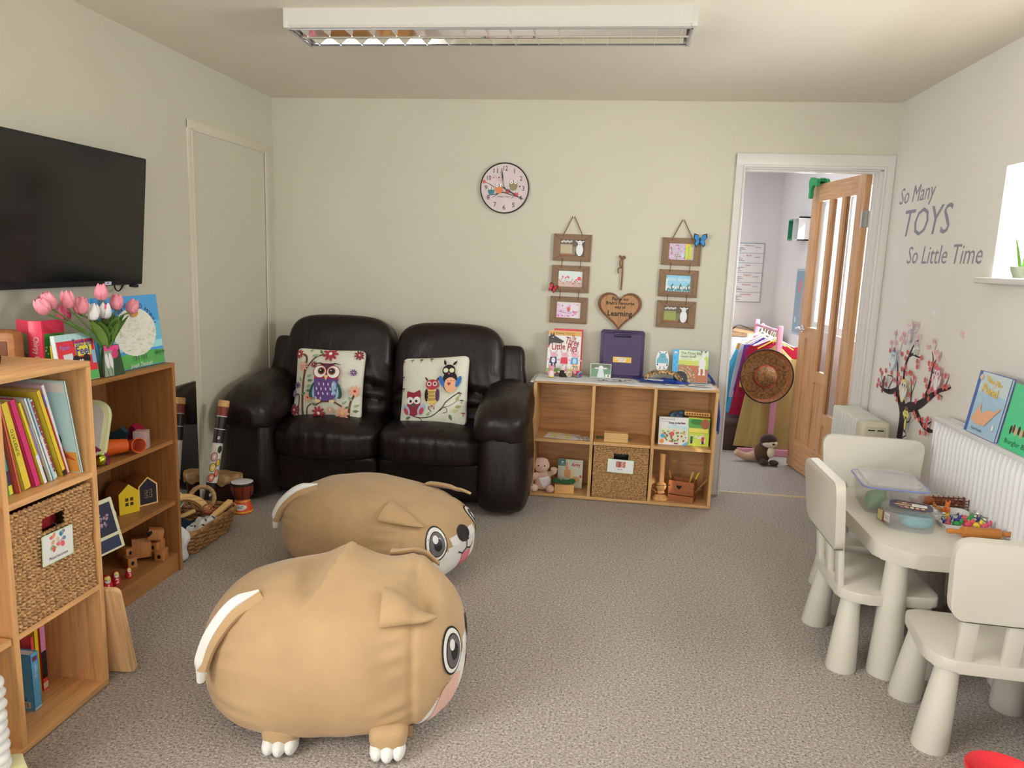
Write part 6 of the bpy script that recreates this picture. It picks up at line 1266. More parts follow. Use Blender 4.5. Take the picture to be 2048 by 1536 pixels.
def tree_art(q):
    BK_ = mat('#241618', .6, k=1.1); R1 = mat('#b34a44', .6); R2 = mat('#c98a8c', .6)
    for pts, wd in BR:
        n = 4; P = spline2(pts, n); W_i = [wd[min(len(wd)-1, i//n)]*(1-(i % n)/n)+wd[min(len(wd)-1, i//n+1)]*(i % n)/n for i in range(len(P))]; q.line(P, W_i, BK_)
    for i, (x, y) in enumerate(FL):
        m = R2 if y > 1.02 else R1  # upper blossoms paler: glare on the wall put into their colour
        for k_ in range(5): a = 2*pi*k_/5+i; q.disc(x+.0085*cos(a), y+.0085*sin(a), .0085, .006, m, rot=a, n=8)
    def ow(x, y, s, c, c2, c3):
        q.disc(x, y-.25*s, s*.62, s*.95, mat(c, .6)); q.disc(x, y+.55*s, s*.62, s*.5, mat(c, .6)); q.leaf(x-.4*s, y+.8*s, s*.5, 2.0, mat(c, .6)); q.leaf(x+.4*s, y+.8*s, s*.5, 1.1, mat(c, .6)); q.disc(x, y-.35*s, s*.42, s*.65, mat(c2, .6))
        for d in (-1, 1): q.disc(x+d*.27*s, y+.5*s, s*.27, s*.30, W_); q.disc(x+d*.25*s, y+.48*s, s*.13, s*.17, BLACK if c3 else mat('#8a5a6a')); q.disc(x+d*.68*s, y-.1*s, s*.16, s*.5, mat(c2, .6), rot=-d*.3)
        q.flat([(x-.08*s, y+.3*s), (x+.08*s, y+.3*s), (x, y+.1*s)], mat('#c99a4a'))
    ow(-4.267, .952, .048, '#7f9fb4', '#b9cdd8', True); ow(-4.078, .815, .055, '#cfa850', '#d8c3b8', True); ow(-3.703, .932, .055, '#c0566e', '#d3cbd0', False)
    q.rect(-4.255, 1.008, .030, .022, mat('#7a4450')); q.disc(-4.357, .80, .018, .045, mat('#3b2628')); q.disc(-4.35, .835, .018, .015, mat('#6a2a34'))
    YM = mat('#d0b463', .6)
    q.disc(-4.0, .702, .028, .034, YM); q.disc(-4.0, .730, .024, .012, mat('#6a3a20')); q.disc(-3.994, .648, .020, .042, BK_); q.disc(-3.994, .648, .013, .032, YM)
    for d in (-1, 1): q.disc(-4.0+d*.03, .700, .009, .012, YM); q.disc(-4.0+d*.010, .706, .003, .004, BLACK)
    q.line([(-3.98, .66), (-3.945, .675), (-3.93, .70)], .009, BK_); q.line([(-4.015, .66), (-4.05, .655), (-4.055, .70)], .008, BK_); q.line(spline2([(-4.01, .62), (-4.05, .60), (-4.06, .645), (-4.045, .66)]), .006, BK_); q.line(spline2([(-3.985, .615), (-3.96, .60), (-3.985, .585), (-4.0, .575), (-4.0, .545)]), .007, BK_)
    PKM = mat('#d2b0a8', .6); q.disc(-4.091, 1.150, .030, .036, PKM); q.disc(-4.079, 1.098, .022, .038, mat('#a79aa8', .6)); q.disc(-4.079, 1.095, .013, .024, PKM)
    for d in (-1, 1): q.disc(-4.091+d*.033, 1.152, .009, .012, PKM); q.disc(-4.091+d*.010, 1.154, .003, .004, mat('#8a6a6a'))
    q.line([(-4.06, 1.12), (-4.02, 1.13), (-4.01, 1.165)], .006, mat('#a79aa8', .6)); q.line([(-4.095, 1.07), (-4.10, 1.03)], .006, mat('#a79aa8', .6)); q.disc(-3.978, 1.028, .022, .014, mat('#9aa88a'), rot=.6); q.disc(-3.985, 1.069, .017, .02, mat('#b0909c')); q.disc(-3.738, .704, .013, .026, mat('#b8505e'))
sticker('blossom tree wall sticker with owls and monkeys above the oil heater', tree_art, 'tree_sticker')
for y, z, m, lab in ((-4.255, 1.274, '#d9c9cc', 'small pale pink butterfly sticker, the one nearest the doorway'), (-3.883, 1.236, '#dcd6d6', 'small white butterfly sticker, the middle of three above the tree'), (-3.559, 1.161, '#d09aa4', 'small pink butterfly sticker nearest the window sill')):
    sticker(lab, lambda q, y=y, z=z, m=m: (q.disc(y-.008, z, .010, .016, mat(m, .4), rot=.3), q.disc(y+.008, z-.002, .011, .015, mat(m, .4), rot=-.4), q.disc(y+.010, z-.014, .007, .007, mat(m, .4))), 'butterfly_sticker', 'butterfly stickers')
# ---------------- radiator
ra = thing('radiator', 'long white ribbed panel radiator under the window', 'radiator', (RW, 3.485, 0)); RAD = mat('#c6c2b8', .35)
def ribs(u, v):
    y = -2.2*u; r = (y/-.0355) % 1; d = .011*(1 if .30 < r < .70 else max(0, 1-abs(r-.5)/.30*1.2+.2) if .2 < r < .8 else 0); e = min(1, max(0, min(v, 1-v)/.05)); return (-.098-.0*d+.010-d*min(1, e), y, .155+.615*v)
g = B(); g.grid(ribs, 745, 14); g.build('front_panel', RAD, ra)
B().b2((-.086, -2.2, .155), (-.04, 0, .770)).build('body', RAD, ra); B().b2((-.102, -2.2, .77), (-.034, .004, .792), r=.004).build('top_grille', RAD, ra)
g = B()
for x in (-.09, -.048): g.b2((x-.004, -2.19, .790), (x+.004, -.004, .797), r=.002)
g.build('grille_rail', mat('#d0cdc6', .25), ra); B().b2((-.100, -.001, .15), (-.036, .006, .775), r=.003).build('side_panel', RAD, ra)
B().cyl((-.065, -.02, .0), (-.065, -.02, .17), .0075, n=12).build('pipe', RAD, ra); B().b2((-.036, -1.8, .3), (0, -1.74, .5)).build('bracket', RAD, ra)
def pool(q, w, h):
    q.rect(w*.5, h*.5, w*.985, h*.985, mat('#a4b0ac', .25)); q.rect(w*.53, h*.35, w*.9, h*.66, mat('#8aa3b0', .25)); q.rect(w*.05, h*.5, w*.10, h*.985, mat('#2c4f86', .25))
    for i in range(40): q.line([(w*(.15+.7*random.random()), h*(.08+.55*random.random())), (w*(.2+.7*random.random()), h*(.1+.5*random.random()))], .0010, mat('#a9bcc6'))
    q.disc(w*.12, h*.90, w*.055, h*.045, mat('#c9a08a')); YL = mat('#c69a3a', .35); q.text('The Pig', w*.52, h*.87, .028, YL, w=w*.52, rot=-.12, bold=.03); q.text('in the', w*.60, h*.80, .012, YL); q.text('Pond', w*.48, h*.72, .046, YL, w=w*.5, rot=-.1, bold=.03)
    PG = mat('#c98e6a', .35); q.flat([(w*.14, h*.22), (w*.3, h*.16), (w*.6, h*.18), (w*.72, h*.30), (w*.95, h*.52), (w*.86, h*.50), (w*.80, h*.44), (w*.6, h*.44), (w*.46, h*.36), (w*.36, h*.40), (w*.36, h*.52), (w*.28, h*.42), (w*.2, h*.32)], PG); q.text('Martin Waddell', w*.4, h*.085, .016, mat('#2a3344'), w=w*.34)
    q.disc(w*.86, h*.20, w*.03, h*.05, mat('#c9c0b4')); q.rect(w*.85, h*.16, w*.012, h*.01, mat('#b0303a'))
RWM = lambda y, lean, rz=0: T(1.475, y, .7985) @ Rz(RD(-90+rz)) @ Rx(RD(-lean))
book('glossy picture book of a pink pig in blue water standing on the radiator', .245, .250, .012, '#2c4f86', RWM(3.185, 8), front=pool, rough=.15)
book('green picture book with small dark figures standing on the radiator', .25, .24, .010, '#35a06a', RWM(2.915, 8), front=lambda q, w, h: (q.rect(w*.5, h*.5, w*.985, h*.985, mat('#3fa870', .2)), [q.disc(w*(.22+.07*i), h*(.30+.03*(i % 2)), w*.03, h*.07, mat(random.choice(('#2a1c18', '#5a2f2a', '#b98a6a')))) for i in range(8)], q.text('Burglar Bill', w*.45, h*.12, .026, mat('#1d3a2c'), w=w*.6)), rough=.2)
# ---------------- on the window sill
wd = thing('wood_slice', 'round bark edged wood slice standing on the window sill', 'ornament', (1.615, 3.09, 1.417), rot=(0, 0, RD(-75))); B().cyl((0, -.008, .135), (0, .008, .135), .070, n=28).build('slice', mat('#9c7248', .6, 'wood', axis='z'), wd)
g = B(); g.tube([(.071*cos(2*pi*i/40), .0, .135+.071*sin(2*pi*i/40)) for i in range(40)], [.009+.002*(i % 2) for i in range(40)], 6, closed=True); g.build('bark', mat('#4a3423', .8, k=1.2), wd); B().b2((-.035, -.02, 0), (.035, .02, .07), r=.004).build('stand', mat('#8a6a45', .6), wd)
pl_ = thing('potted_plant', 'small spiky green plant in an orange dish on the window sill', 'plant', (1.60, 3.18, 1.417)); B().lathe([(.028, 0), (.040, .03), (.042, .045), (.038, .045), (.034, .03), (0, .03)], 18).build('pot', mat('#8a8f78', .5), pl_)
for k_ in range(7):
    a = k_*.9; g = B(); g.grid(lambda u, v, a=a, k_=k_: (cos(a)*(.01+.05*v)+(-sin(a))*(u-.5)*.016*(1-v)**.6, sin(a)*(.01+.05*v)+cos(a)*(u-.5)*.016*(1-v)**.6, .03+.16*v-.03*v*v*(k_ % 3)), 4, 8); g.build('leaf', mat('#5a8a34', .4), pl_)
# ---------------- oil heater
oh = thing('oil_heater', 'cream oil filled heater with a column of fins behind the far chair', 'heater', (1.425, 4.06, 0)); OC = mat('#a9a490', .4); OCG = mat('#b1b0a3', .4)
g = B(); g.box((0, 0, .40), (.155, .085, .49), r=.025, seg=4); g.build('control_housing', mat('#aaa38c', .42), oh)
B().box((0, -.040, .44), (.105, .02, .36), r=.012).build('control_panel', mat('#9b937a', .45), oh)
g = B(T(0, -.0505, 0) @ FRONT); g.rect(-.024, .602, .034, .006, BLACK); g.rect(.022, .602, .034, .006, BLACK); g.rect(0, .548, .082, .003, BLACK); g.flat([(-.04, .545), (.04, .545), (.02, .522), (0, .515), (-.02, .522)], mat('#8b846c', .45)); g.rect(.005, .49, .045, .016, mat('#6a665a')); g.build('panel_print', None, oh)
for i in range(9):
    y = .068+i*.048; g = B(); g.box((0, y, .36), (.150, .023, .56), r=.0112, seg=3); g.build('fin', OCG, oh)
for y in (.02, .40): B().b2((-.12, y, .03), (.12, y+.05, .09), r=.005).build('foot', BLACKM, oh)
for x in (-.10, .10):
    for y in (.045, .425): B().cyl((x-.012, y, .022), (x+.012, y, .022), .022, n=16).build('castor', BLACKM, oh)
# ---------------- on the table
ZC = .4802
CLR = mat('#d8dad4', .1, 'sheer', a=.13); CLRW = mat('#d0d3cc', .2, 'sheer', a=.16)
bx = thing('storage_tub', 'large clear plastic tub with a lid and green dough inside', 'container', (1.165, 3.075, ZC), RD(-6))
def tub(w, l, h, r, taper, m, root, t=.003, n=6):
    g = B(); rings = []
    for k_, (z, f, ins) in enumerate(((0, 1-taper, 0), (h, 1, 0), (h, 1, t), (t, 1-taper, t))): rings.append([(x*f*(1-2*ins/w), y*f*(1-2*ins/l), z) for x, y in rrect(w, l, r, n)])
    N = len(rings[0]); vs = [p for r_ in rings for p in r_]; fs = []
    for k_ in range(3):
        for i in range(N): j = (i+1) % N; fs.append([k_*N+i, k_*N+j, (k_+1)*N+j, (k_+1)*N+i])
    fs.append(list(range(N))[::-1]); fs.append([3*N+i for i in range(N)]); return g.add(vs, fs, True).build('tub', m, root)
tub(.225, .255, .105, .035, .10, CLRW, bx)
g = B(); g.prism(rrect(.242, .272, .04, 6), .104, .114, r=.003, smooth=True); g.prism(rrect(.205, .235, .03, 6), .113, .126, r=.006, smooth=True); g.build('lid', mat('#c9cbca', .15, 'sheer', a=.30), bx)
B().tube([(x, y, .110) for x, y in rrect(.244, .274, .04, 6)], .0028, 6, closed=True).build('seal', mat('#6d78b0', .4), bx)
for c, d in (((-.124, 0, .086), (.006, .07, .05)), ((.124, 0, .086), (.006, .07, .05)), ((0, -.139, .086), (.08, .006, .05))): B().box(c, d, r=.002).build('clip', CLR, bx)
gd = thing('dough_lump', 'lump of green dough inside the large clear tub', 'dough', (1.115, 3.04, ZC+.004)); B().soft((0, 0, .036), (.09, .10, .07), 3, 8, fn=lambda p: (p.x+.006*sin(p.y*60), p.y, p.z+.005*sin(p.x*70))).build('lump', mat('#4f7f4c', .7), gd)
gd = thing('dough_lump', 'lump of mauve brown dough inside the large clear tub', 'dough', (1.21, 3.09, ZC+.004)); B().soft((0, 0, .032), (.085, .12, .06), 3, 8, fn=lambda p: (p.x, p.y+.006*sin(p.x*60), p.z)).build('lump', mat('#86706a', .7), gd)
sb = thing('storage_tub', 'small clear oval tub with a picture label and turquoise dough inside', 'container', (1.165, 2.842, ZC), RD(-20))
tub(.185, .150, .062, .055, .10, CLRW, sb); g = B(); g.prism(rrect(.200, .165, .06, 6), .060, .070, r=.003, smooth=True); g.prism(rrect(.172, .138, .05, 6), .069, .080, r=.005, smooth=True); g.build('lid', CLR, sb)
q = B(T(0, 0, .0806)); q.prism(rrect(.145, .11, .035, 5), 0, .0003); q.use(mat('#2a2638', .35)); q.mats.insert(0, mat('#2a2638', .35)) if len(q.mats) == 0 else None; q.mi = [0]*len(q.f); q.z = .0004
for i in range(16): q.disc(-.045+.006*i, .03*sin(i*2.1), .012, .007, mat(random.choice(('#b98a62', '#8a5238', '#d0b48a', '#6a3a2a')), .35), rot=i)
q.rect(.028, .008, .05, .035, W_); q.rect(.028, .012, .038, .004, mat('#6a6a78')); q.build('lid_label', None, sb)
g = B(); g.use(mat('#6d4a30', .5)); lab = [(x, y) for x, y in rrect(.183, .148, .055, 6)]
pts = [p for p in lab if p[0] < -.02 and p[1] < .05]; pts.sort(key=lambda p: math.atan2(p[1], p[0]+.0) % (2*pi))
q = B(T(-.086, -.02, .030) @ Rz(RD(-50)) @ FRONT); q.rect(0, 0, .075, .046, mat('#7a4a38', .5)); q.rect(-.022, .0, .026, .040, mat('#a8a06a', .5)); q.rect(.016, .002, .030, .034, W_); q.rect(.016, .006, .022, .003, mat('#8a6a5a')); q.rect(.016, -.002, .022, .003); q.build('side_label', None, sb)
gd = thing('dough_lump', 'lump of turquoise dough inside the small oval tub', 'dough', (1.185, 2.832, ZC+.004)); B().soft((0, 0, .027), (.11, .085, .05), 3, 8).build('lump', mat('#3f8a92', .6), gd)
RPM = mat('#a0622f', .45, 'wood', axis='z', s=.7)
def pin(label, M, c):
    r = thing('rolling_pin', label, 'rolling pin', group='rolling pins'); r.matrix_world = M; m = mat(c, .45, 'wood', axis='x', s=.8); A = Ry(pi/2)
    B().lathe([(.0, -.065), (.018, -.065), (.0195, -.060), (.0195, .060), (.018, .065), (0, .065)], 24, A).build('roller', m, r)
    for s_ in (-1, 1): B().lathe([(.0095, 0), (.0085, .006), (.0085, .02), (.0105, .04), (.009, .05), (0, .053)], 16, Ry(s_*pi/2) @ T(0, 0, .065)).build('handle', m, r)
pin('tan wooden rolling pin at the near right corner of the table', T(1.385, 2.772, ZC+.0197) @ Rz(RD(2)), '#a8692f'); pin('red brown wooden rolling pin behind the dough tubs', T(1.378, 3.135, ZC+.0197) @ Rz(RD(4)), '#94512a')
lt = thing('lattice_roller', 'brown plastic toy fence panels lying beside the far rolling pin', 'toy', (1.435, 3.085, ZC)); LBR = mat('#5f2f20', .45)
for k_, (rz, y) in enumerate(((-6, 0), (4, .03))):
    g = B(T(0, y, .002) @ Rz(RD(rz)) @ Rx(RD(-22)))
    for i in range(4): g.cyl((-.075, 0, .006+.0115*i), (.075, 0, .006+.0115*i), .0022, n=8)
    for i in range(8): g.cyl((-.07+.02*i, .002, 0), (-.07+.02*i, .002, .048), .0026, n=8)
    g.build('fence_panel', LBR, lt)
def dish(name, label, loc, w, l, rz):
    d = thing(name, label, 'tray', loc, RD(rz)); DM = mat('#cfcac2', .35)
    g = B(); g.prism(rrect(w*.9, l*.9, .02), 0, .003); g.build('base', DM, d); g = B(); n = len(rrect(w, l, .03)); a = rrect(w*.9, l*.9, .025); b_ = rrect(w, l, .03); 
    g.add([(x, y, .002) for x, y in a]+[(x, y, .018) for x, y in b_]+[(x*.985, y*.985, .018) for x, y in b_]+[(x*.985, y*.985, .003) for x, y in a], [[i, (i+1) % n, n+(i+1) % n, n+i] for i in range(n)]+[[n+i, n+(i+1) % n, 2*n+(i+1) % n, 2*n+i] for i in range(n)]+[[2*n+i, 2*n+(i+1) % n, 3*n+(i+1) % n, 3*n+i] for i in range(n)], True); g.build('rim', DM, d); return d
dish('counter_tray', 'white tray of bright animal figures at the near edge of the table', (1.375, 2.895, ZC), .17, .125, -8)
dish('counter_tray', 'white tray with orange figures and scraps behind the animal tray', (1.385, 3.025, ZC), .14, .10, -12)
def critter(label, loc, rz, c, s=1, k_=0):
    a = thing('toy_animal', label, 'toy', loc, RD(rz), 'animal counters on the table'); m = mat(c, .35, k=1.3); g = B()
    g.ell((0, 0, .012*s), (.013*s, .008*s, .008*s), 12, 8); g.ell((.013*s, 0, .020*s), (.007*s, .006*s, .006*s), 10, 8); g.ell((.015*s, .004*s, .026*s), (.003*s, .002*s, .005*s), 8, 6); g.ell((.015*s, -.004*s, .026*s), (.003*s, .002*s, .005*s), 8, 6)
    for x in (-.008, .008):
        for y in (-.005, .005): g.cyl((x*s, y*s, 0), (x*s, y*s, .012*s), .003*s, n=8)
    g.tube([(-.012*s, 0, .014*s), (-.02*s, 0, .018*s), (-.022*s, 0, .024*s)], .002*s, 6); g.build('body', m, a); return a
CR = [(1.318, 2.888, '#2a4a9a', 'navy blue', 20), (1.333, 2.915, '#d8b42a', 'yellow', 80), (1.345, 2.868, '#2f8a4a', 'green', -10), (1.362, 2.905, '#3a3f8a', 'indigo', 40), (1.385, 2.868, '#d04a5a', 'red pink', 10), (1.392, 2.898, '#d84a52', 'coral red', 100), (1.412, 2.925, '#2a9a4a', 'bright green', 30), (1.415, 2.872, '#d8c02a', 'lemon yellow', -20), (1.432, 2.898, '#23305a', 'dark blue', 60), (1.444, 2.865, '#d0506a', 'rose pink', 0), (1.31, 2.862, '#c9505e', 'pink', 60)]
for x, y, c, nm, rz in CR: critter(nm+' animal counter in the near tray on the play table', (x, y, ZC+.0035), rz, c, 1.15)
critter('tall orange animal figure in the far tray on the play table', (1.375, 3.03, ZC+.0035), 60, '#d9702c', 1.6); critter('tan and black animal figure in the far tray on the play table', (1.35, 3.04, ZC+.0035), 150, '#a8703c', 1.2)
for x, y, rz, nm in ((1.40, 3.01, 30, 'brown'), (1.415, 3.02, 60, 'black')): s_ = thing('craft_stick', nm+' stick lying in the far tray', 'stick', (x, y, ZC+.006), RD(rz)); B().box((0, 0, 0), (.04, .004, .004)).build('stick', mat('#6a4a34' if nm == 'brown' else '#1c1a1a', .5), s_)
STL = mat('#b0aca4', .18, metal=1, k=1.6)
def cutter(label, loc, rz, pts, h):
    c = thing('pastry_cutter', label, 'cutter', loc, RD(rz), 'metal cutters on the table'); g = B(); n = len(pts); g.add([(x, y, z) for z in (0, h) for x, y in pts], [[i, (i+1) % n, n+(i+1) % n, n+i] for i in range(n)], True); o = g.build('band', STL, c); q = o.modifiers.new('t', 'SOLIDIFY'); q.thickness = .0012
    g = B(); g.tube([(x, y, h) for x, y in pts], .0014, 5, closed=True); g.build('edge', STL, c)
wav = lambda r, n, k_, m_: [((r*(1+k_*cos(m_*2*pi*i/n)))*cos(2*pi*i/n), .7*(r*(1+k_*cos(m_*2*pi*i/n)))*sin(2*pi*i/n)) for i in range(n)]
cutter('wavy metal cutter beside the large tub', (1.275, 3.03, ZC), -30, wav(.042, 48, .12, 8), .024); cutter('animal shaped metal cutter in front of the far tray', (1.312, 2.972, ZC), -20, wav(.036, 40, .2, 4), .024); cutter('long metal cutter at the right edge of the table by the radiator', (1.485, 2.965, ZC), -48, wav(.045, 48, .16, 5), .030)
# black edged board on the floor by the wall
fb_ = thing('floor_box', 'low black rimmed box on the floor under the radiator', 'box', (1.455, 2.25, 0)); B().b2((-.05, -.33, 0), (.05, .12, .05), r=.004).build('body', mat('#8f8a84', .5), fb_); B().b2((-.052, -.332, .05), (.052, .122, .062), r=.003).build('rim', BLACKM, fb_)
# red and yellow toy at the lower right corner
ty = thing('plastic_scoop', 'red and yellow plastic toy at the lower right corner of the carpet', 'toy', (1.140, 1.968, 0), RD(-28)); RD_ = mat('#c9232c', .28, k=1.5)
g = B(); g.lathe([(0, .055), (.055, .058), (.075, .075), (.083, .095), (.088, .098), (.090, .092), (.082, .068), (.06, .046), (0, .042)], 36, sx=1.15); g.build('dish', RD_, ty); g = B(); g.tube(spline([(.06, .02, .06), (.11, .03, .085), (.15, .0, .075), (.17, -.03, .04)], 6), .022, 12); g.build('handle', mat('#d8b21e', .3), ty); g = B(); g.lathe([(.05, 0), (.055, .006), (.03, .045), (0, .045)], 24); g.build('foot', RD_, ty)
# ---------------- next room
CRT2 = mat('#b9b4ae', .5)
cp = thing('counter_unit', 'white drawer unit with a wooden top against the far wall of the next room', 'cabinet', (.95, 7.1, 0)); B().b2((-.7, .02, 0), (.62, .75, .79)).build('carcass', mat('#c3c0bc', .45), cp); B().b2((-.72, 0, .79), (.64, .78, .82)).build('worktop', mat('#9a7a55', .45, 'wood', axis='x'), cp)
for j in range(4):
    for i in range(3): B().b2((-.69+i*.43, .008, .02+j*.192), (-.27+i*.43, .022, .02+j*.192+.185), r=.003).build('drawer', mat('#c6c4c1', .4), cp)
g = thing('cable', 'thin black cable curling on the wooden worktop', 'cable', (1.22, 7.25, .826)); B().tube(spline([(-.1, 0, 0), (-.04, .05, .01), (.02, .08, .05), (.1, .06, .03), (.18, .02, 0)], 6), .006, 6).build('lead', BLACKM, g)
bbx = thing('cardboard_box', 'dark brown box standing on the carpet beside the clothes rail', 'box', (.94, 6.0, 0)); B().b2((-.18, -.16, 0), (.17, .16, .235), r=.004).build('body', mat('#3f2d28', .6, k=1.3), bbx); B().b2((-.185, -.165, .20), (.175, .165, .242), r=.004).build('lid', mat('#4a3731', .6, k=1.3), bbx); B().box((.09, -.162, .12), (.055, .002, .05), Ry(RD(20)) @ T(0, 0, 0)).build('paper_label', mat('#a8a49c', .6), bbx)
def planner(q, w, h):
    q.rect(0, 0, w*.985, h*.985, mat('#c9c9c9', .4)); RT2 = mat('#a83a34', .6); names = ('January', 'February', 'March', 'April', 'May', 'June', 'July', 'August', 'September', 'October', 'November', 'December')
    for i in range(3): q.rect(-w/2+i*w/2, 0, .008, h, mat('#8a8f96', .4))
    for j in range(7): q.rect(0, h/2-j*h/6, w, .006, mat('#8a8f96', .4))
    for k_, nm in enumerate(names):
        x = (-w/4 if k_ % 2 == 0 else w/4); y = h/2-(k_//2)*h/6; q.text(nm, x, y-.022, .026, RT2)
        for r_ in range(3): q.line([(x-w*.2, y-.045-.016*r_), (x-w*.2+.04+.02*((k_+r_) % 3), y-.045-.016*r_)], .004, mat('#3a3636'))
        if k_ % 3 != 2: q.line([(x+w*.10, y-.040), (x+w*.19, y-.038)], .004, mat('#4a4a4a'))
pn = thing('wall_planner', 'white year planner with red month names on the next room wall', 'planner', (1.232, 7.898, 1.372)); B().box((0, -.004, 0), (.60, .008, .60)).build('board', mat('#8f949b', .4), pn); q = B(T(0, -.0088, 0) @ FRONT); planner(q, .59, .59); q.build('writing', None, pn)
gb_ = thing('wall_cube', 'pair of green and white box shelves on the side wall of the next room', 'shelf', (1.664, 6.90, 1.765))
for y, z, s_ in ((.06, 0, .18), (-.13, .0, .20)):
    g = B(); t_ = .012
    for a, b in (((-.11, y-s_/2, z-s_/2), (0, y+s_/2, z-s_/2+t_)), ((-.11, y-s_/2, z+s_/2-t_), (0, y+s_/2, z+s_/2)), ((-.11, y-s_/2, z-s_/2), (0, y-s_/2+t_, z+s_/2)), ((-.11, y+s_/2-t_, z-s_/2), (0, y+s_/2, z+s_/2))): g.b2(a, b)
    g.build('frame', mat('#2f7a58' if y > 0 else '#c9c9c4', .5), gb_); B().b2((-.006, y-s_/2+t_, z-s_/2+t_), (0, y+s_/2-t_, z+s_/2-t_)).build('back', mat('#2f7a58', .5), gb_)
po = thing('poster', 'pale blue poster with red marks on the side wall of the next room', 'poster', (1.664, 6.80, 1.14)); B().box((-.003, 0, 0), (.006, .42, .58)).build('sheet', mat('#a3adb3', .5, k=1.3), po); q = B(T(-.0065, 0, 0) @ RIGHTW); q.rect(0, 0, .38, .54, mat('#76909f', .5, k=1.3)); q.disc(-.05, .14, .05, .06, mat('#b06a68')); q.disc(.04, .0, .02, .12, mat('#a8786a')); q.rect(-.12, -.16, .03, .05, W_); q.build('picture', None, po)
# clothes rail with dressing-up clothes
rl = thing('clothes_rail', 'pink wooden clothes rail for dressing-up clothes', 'clothes rail', (1.262, 6.10, 0), RD(93)); PKR = mat('#c98898', .45, k=1.2)
for x in (-.35, .35): B().b2((x-.018, -.018, 0), (x+.018, .018, 1.0), r=.004).build('post', PKR, rl); B().b2((x-.018, -.24, .0), (x+.018, .24, .05), r=.004).build('foot', PKR, rl)
B().cyl((-.35, 0, .955), (.35, 0, .955), .012, n=14).build('bar', PKR, rl); B().b2((-.35, -.012, .07), (.35, .012, .10), r=.003).build('brace', PKR, rl)
ca, sa = cos(RD(93)), sin(RD(93))
def costume(label, t, top, bot, wd_t, wd_b, c, group='dressing-up clothes', off=0, fold=7, hang='#c9c0b8', deco=None, sheen=.35, swing=0):
    o = thing('costume', label, 'costume', (1.262+ca*t, 6.10+sa*t, 0), RD(3), group); m = mat(c, sheen+.15, 'cloth', s=160, k=1.15)
    def f(u, v):
        a = 2*pi*u; w_ = wd_t+(wd_b-wd_t)*v**.8; sh = 1-.55*max(0, 1-v*9); z = top-(top-bot)*v-.05*abs(cos(a))*(v < .12); r = 1+(.20*sin(a*fold+t*20)+.08*sin(a*(fold*2+1)+v*3))*v**.6
        return (cos(a)*w_*sh*r+swing*v, sin(a)*(.030+.035*v)*r+off*v, z)
    B().grid(f, 84, 22, cu=True).build('garment', m, o)
    g = B(); g.tube(spline([(-wd_t*.95, 0, top-.045), (-.04, 0, top+.01), (0, 0, top+.03), (.04, 0, top+.01), (wd_t*.95, 0, top-.045)], 5), .005, 6); g.tube(spline([(0, 0, top+.03), (0, 0, top+.06), (.012, 0, top+.085), (.0, 0, top+.098), (-.012, 0, top+.085)], 4), .003, 6); g.build('hanger', mat(hang, .4), o)
    if deco: deco(o)
    return o
def snow(o):
    g = B()
    for k_ in range(6): a = pi*k_/6; g.tube([(.19-.0+.01+.0*a, .075+.0*a, .30)], .001) if 0 else g.tube([(-.10+.035*cos(a), -.088, .33+.035*sin(a)), (-.10-.035*cos(a), -.088, .33-.035*sin(a))], .0022, 5)
    g.build('snowflake', W_, o)
costume('golden satin gown with pleats and a rosette hanging at the front of the rail', -.27, .86, .05, .14, .205, '#b0955c', fold=6, hang='#d8b42c', sheen=.22)
costume('red dressing-up top on the rail just behind the golden gown', -.22, .87, .60, .17, .19, '#a81f38', fold=4)
costume('black and red spotted costume among the hanging clothes', -.16, .86, .48, .15, .18, '#8f1a2a', fold=5)
costume('yellow dressing-up top peeping out on the right of the rail', -.19, .80, .50, .17, .20, '#c29a48', fold=4, hang='#d8b02a')
costume('crimson frilled dress hanging in the middle of the rail', -.10, .86, .26, .14, .22, '#a82440', fold=9)
costume('deep pink and purple costume hanging in the middle of the rail', .0, .87, .30, .15, .20, '#8a2a68', fold=6)
costume('violet tunic hanging behind the pink costume', .08, .87, .42, .15, .19, '#5a3a8a', fold=5)
costume('white shirt costume hanging towards the back of the rail', .16, .88, .36, .16, .19, '#c4c0c6', fold=5)
costume('ice blue sequin gown with a snowflake hanging at the left of the rail', .22, .84, .20, .15, .26, '#4fb0cf', fold=8, sheen=.2, swing=-.09, deco=snow)
costume('yellow and blue costume at the far end of the rail', .30, .86, .40, .14, .18, '#c9982f', fold=5)
so = thing('sombrero', 'wide woven straw sombrero hanging on the front of the clothes rail', 'hat', (1.175, 5.655, .63), rot=(RD(84), RD(-4), RD(6))); STR = mat('#8a6238', .75, 'speck', s=60, h2='#5f4023', k=1.55); STR2 = mat('#a07048', .75, 'speck', s=50, h2='#8a5434', k=1.55)
def brim(u, v): a = 2*pi*u; r = .085+.105*v; wv = .012*sin(2*a+.8)*v*v+.022*max(0, v-.72)**1.2; return (cos(a)*r*1.02, sin(a)*r*1.04, wv)
B().grid(lambda u, v: brim(u, v*.78), 72, 10, cu=True).build('brim', STR, so); B().grid(lambda u, v: V(brim(u, .78+.22*v))+V((0, 0, .05*v*v+.001)), 72, 6, cu=True).build('brim_edge', STR2, so)
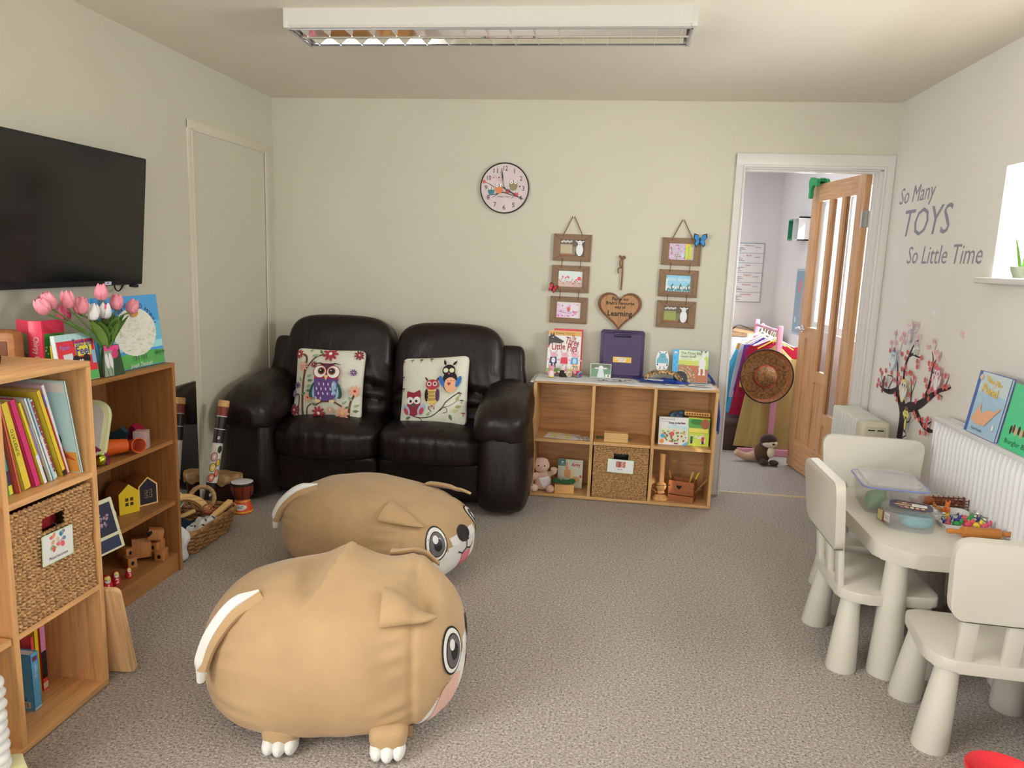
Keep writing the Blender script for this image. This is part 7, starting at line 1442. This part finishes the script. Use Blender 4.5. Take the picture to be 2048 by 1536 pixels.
B().tube([V(brim(i/72, 1))+V((0, 0, .051)) for i in range(72)], .005, 6, closed=True).build('trim_cord', BLACKM, so); B().lathe([(.088, .0), (.082, .03), (.070, .07), (.045, .100), (.018, .108), (0, .108)], 32).build('crown', STR, so); B().tube([(.079*cos(2*pi*i/40), .079*sin(2*pi*i/40), .042) for i in range(40)], .0035, 6, closed=True).build('red_band', mat('#b02a2a', .6), so)
# plush otter on the floor
ot = thing('plush_otter', 'brown plush otter with a cream chest sitting by the rail', 'soft toy', (1.205, 5.52, 0), RD(-8)); OB = mat('#4f3728', .9, 'plush', k=1.4); OD = mat('#33211a', .9, 'plush', k=1.3); OW = mat('#c9b8a0', .9, 'plush')
B().soft((-.02, .02, .075), (.12, .13, .15), 2.4, 10).build('body', OB, ot); g = B(); g.use(OD).ell((.015, -.02, .175), (.062, .058, .050), 22, 14); g.use(OW).ell((.022, -.038, .160), (.056, .045, .034), 20, 12); g.build('head', None, ot); B().ell((.035, -.05, .095), (.028, .028, .042), 16, 10).build('chest', OW, ot)
g = B(); g.ell((.045, -.070, .182), .006, 10, 8); g.ell((.0, -.075, .184), .006, 10, 8); g.ell((.045, -.088, .166), (.010, .006, .006), 10, 8); g.build('face', BLACK, ot)
for x, y in ((.06, -.06), (-.01, -.07)): B().ell((x, y, .022), (.035, .042, .021), 14, 8).build('foot', OD, ot)
B().tube(spline([(-.07, .02, .05), (-.13, .0, .035), (-.19, -.02, .06), (-.21, -.03, .075)], 6), [.035-.0008*i for i in range(19)], 10).build('tail', mat('#a98a70', .9, 'plush'), ot)
# green frog shaped door stop hooked over the door
fg = thing('door_guard', 'green foam frog shaped guard hooked over the top of the oak door', 'door guard', (1.372, 5.41, 1.985), RD(98.6)); FG = mat('#1f7a44', .7)
P = inset([(-.06, -.01), (-.055, .035), (-.03, .05), (.0, .045), (.02, .058), (.05, .062), (.075, .045), (.075, .01), (.06, -.03), (.07, -.07), (.05, -.085), (.03, -.07), (.035, -.03), (.02, .0), (-.02, .005)], .012)
for yy in (-.045, .022): B().prism(P, -.011, .011, T(0, yy+.011, 0) @ Rx(pi/2), r=.003).build('side', FG, fg)
B().b2((-.03, -.034, .028), (.05, .035, .045)).build('bridge', FG, fg)
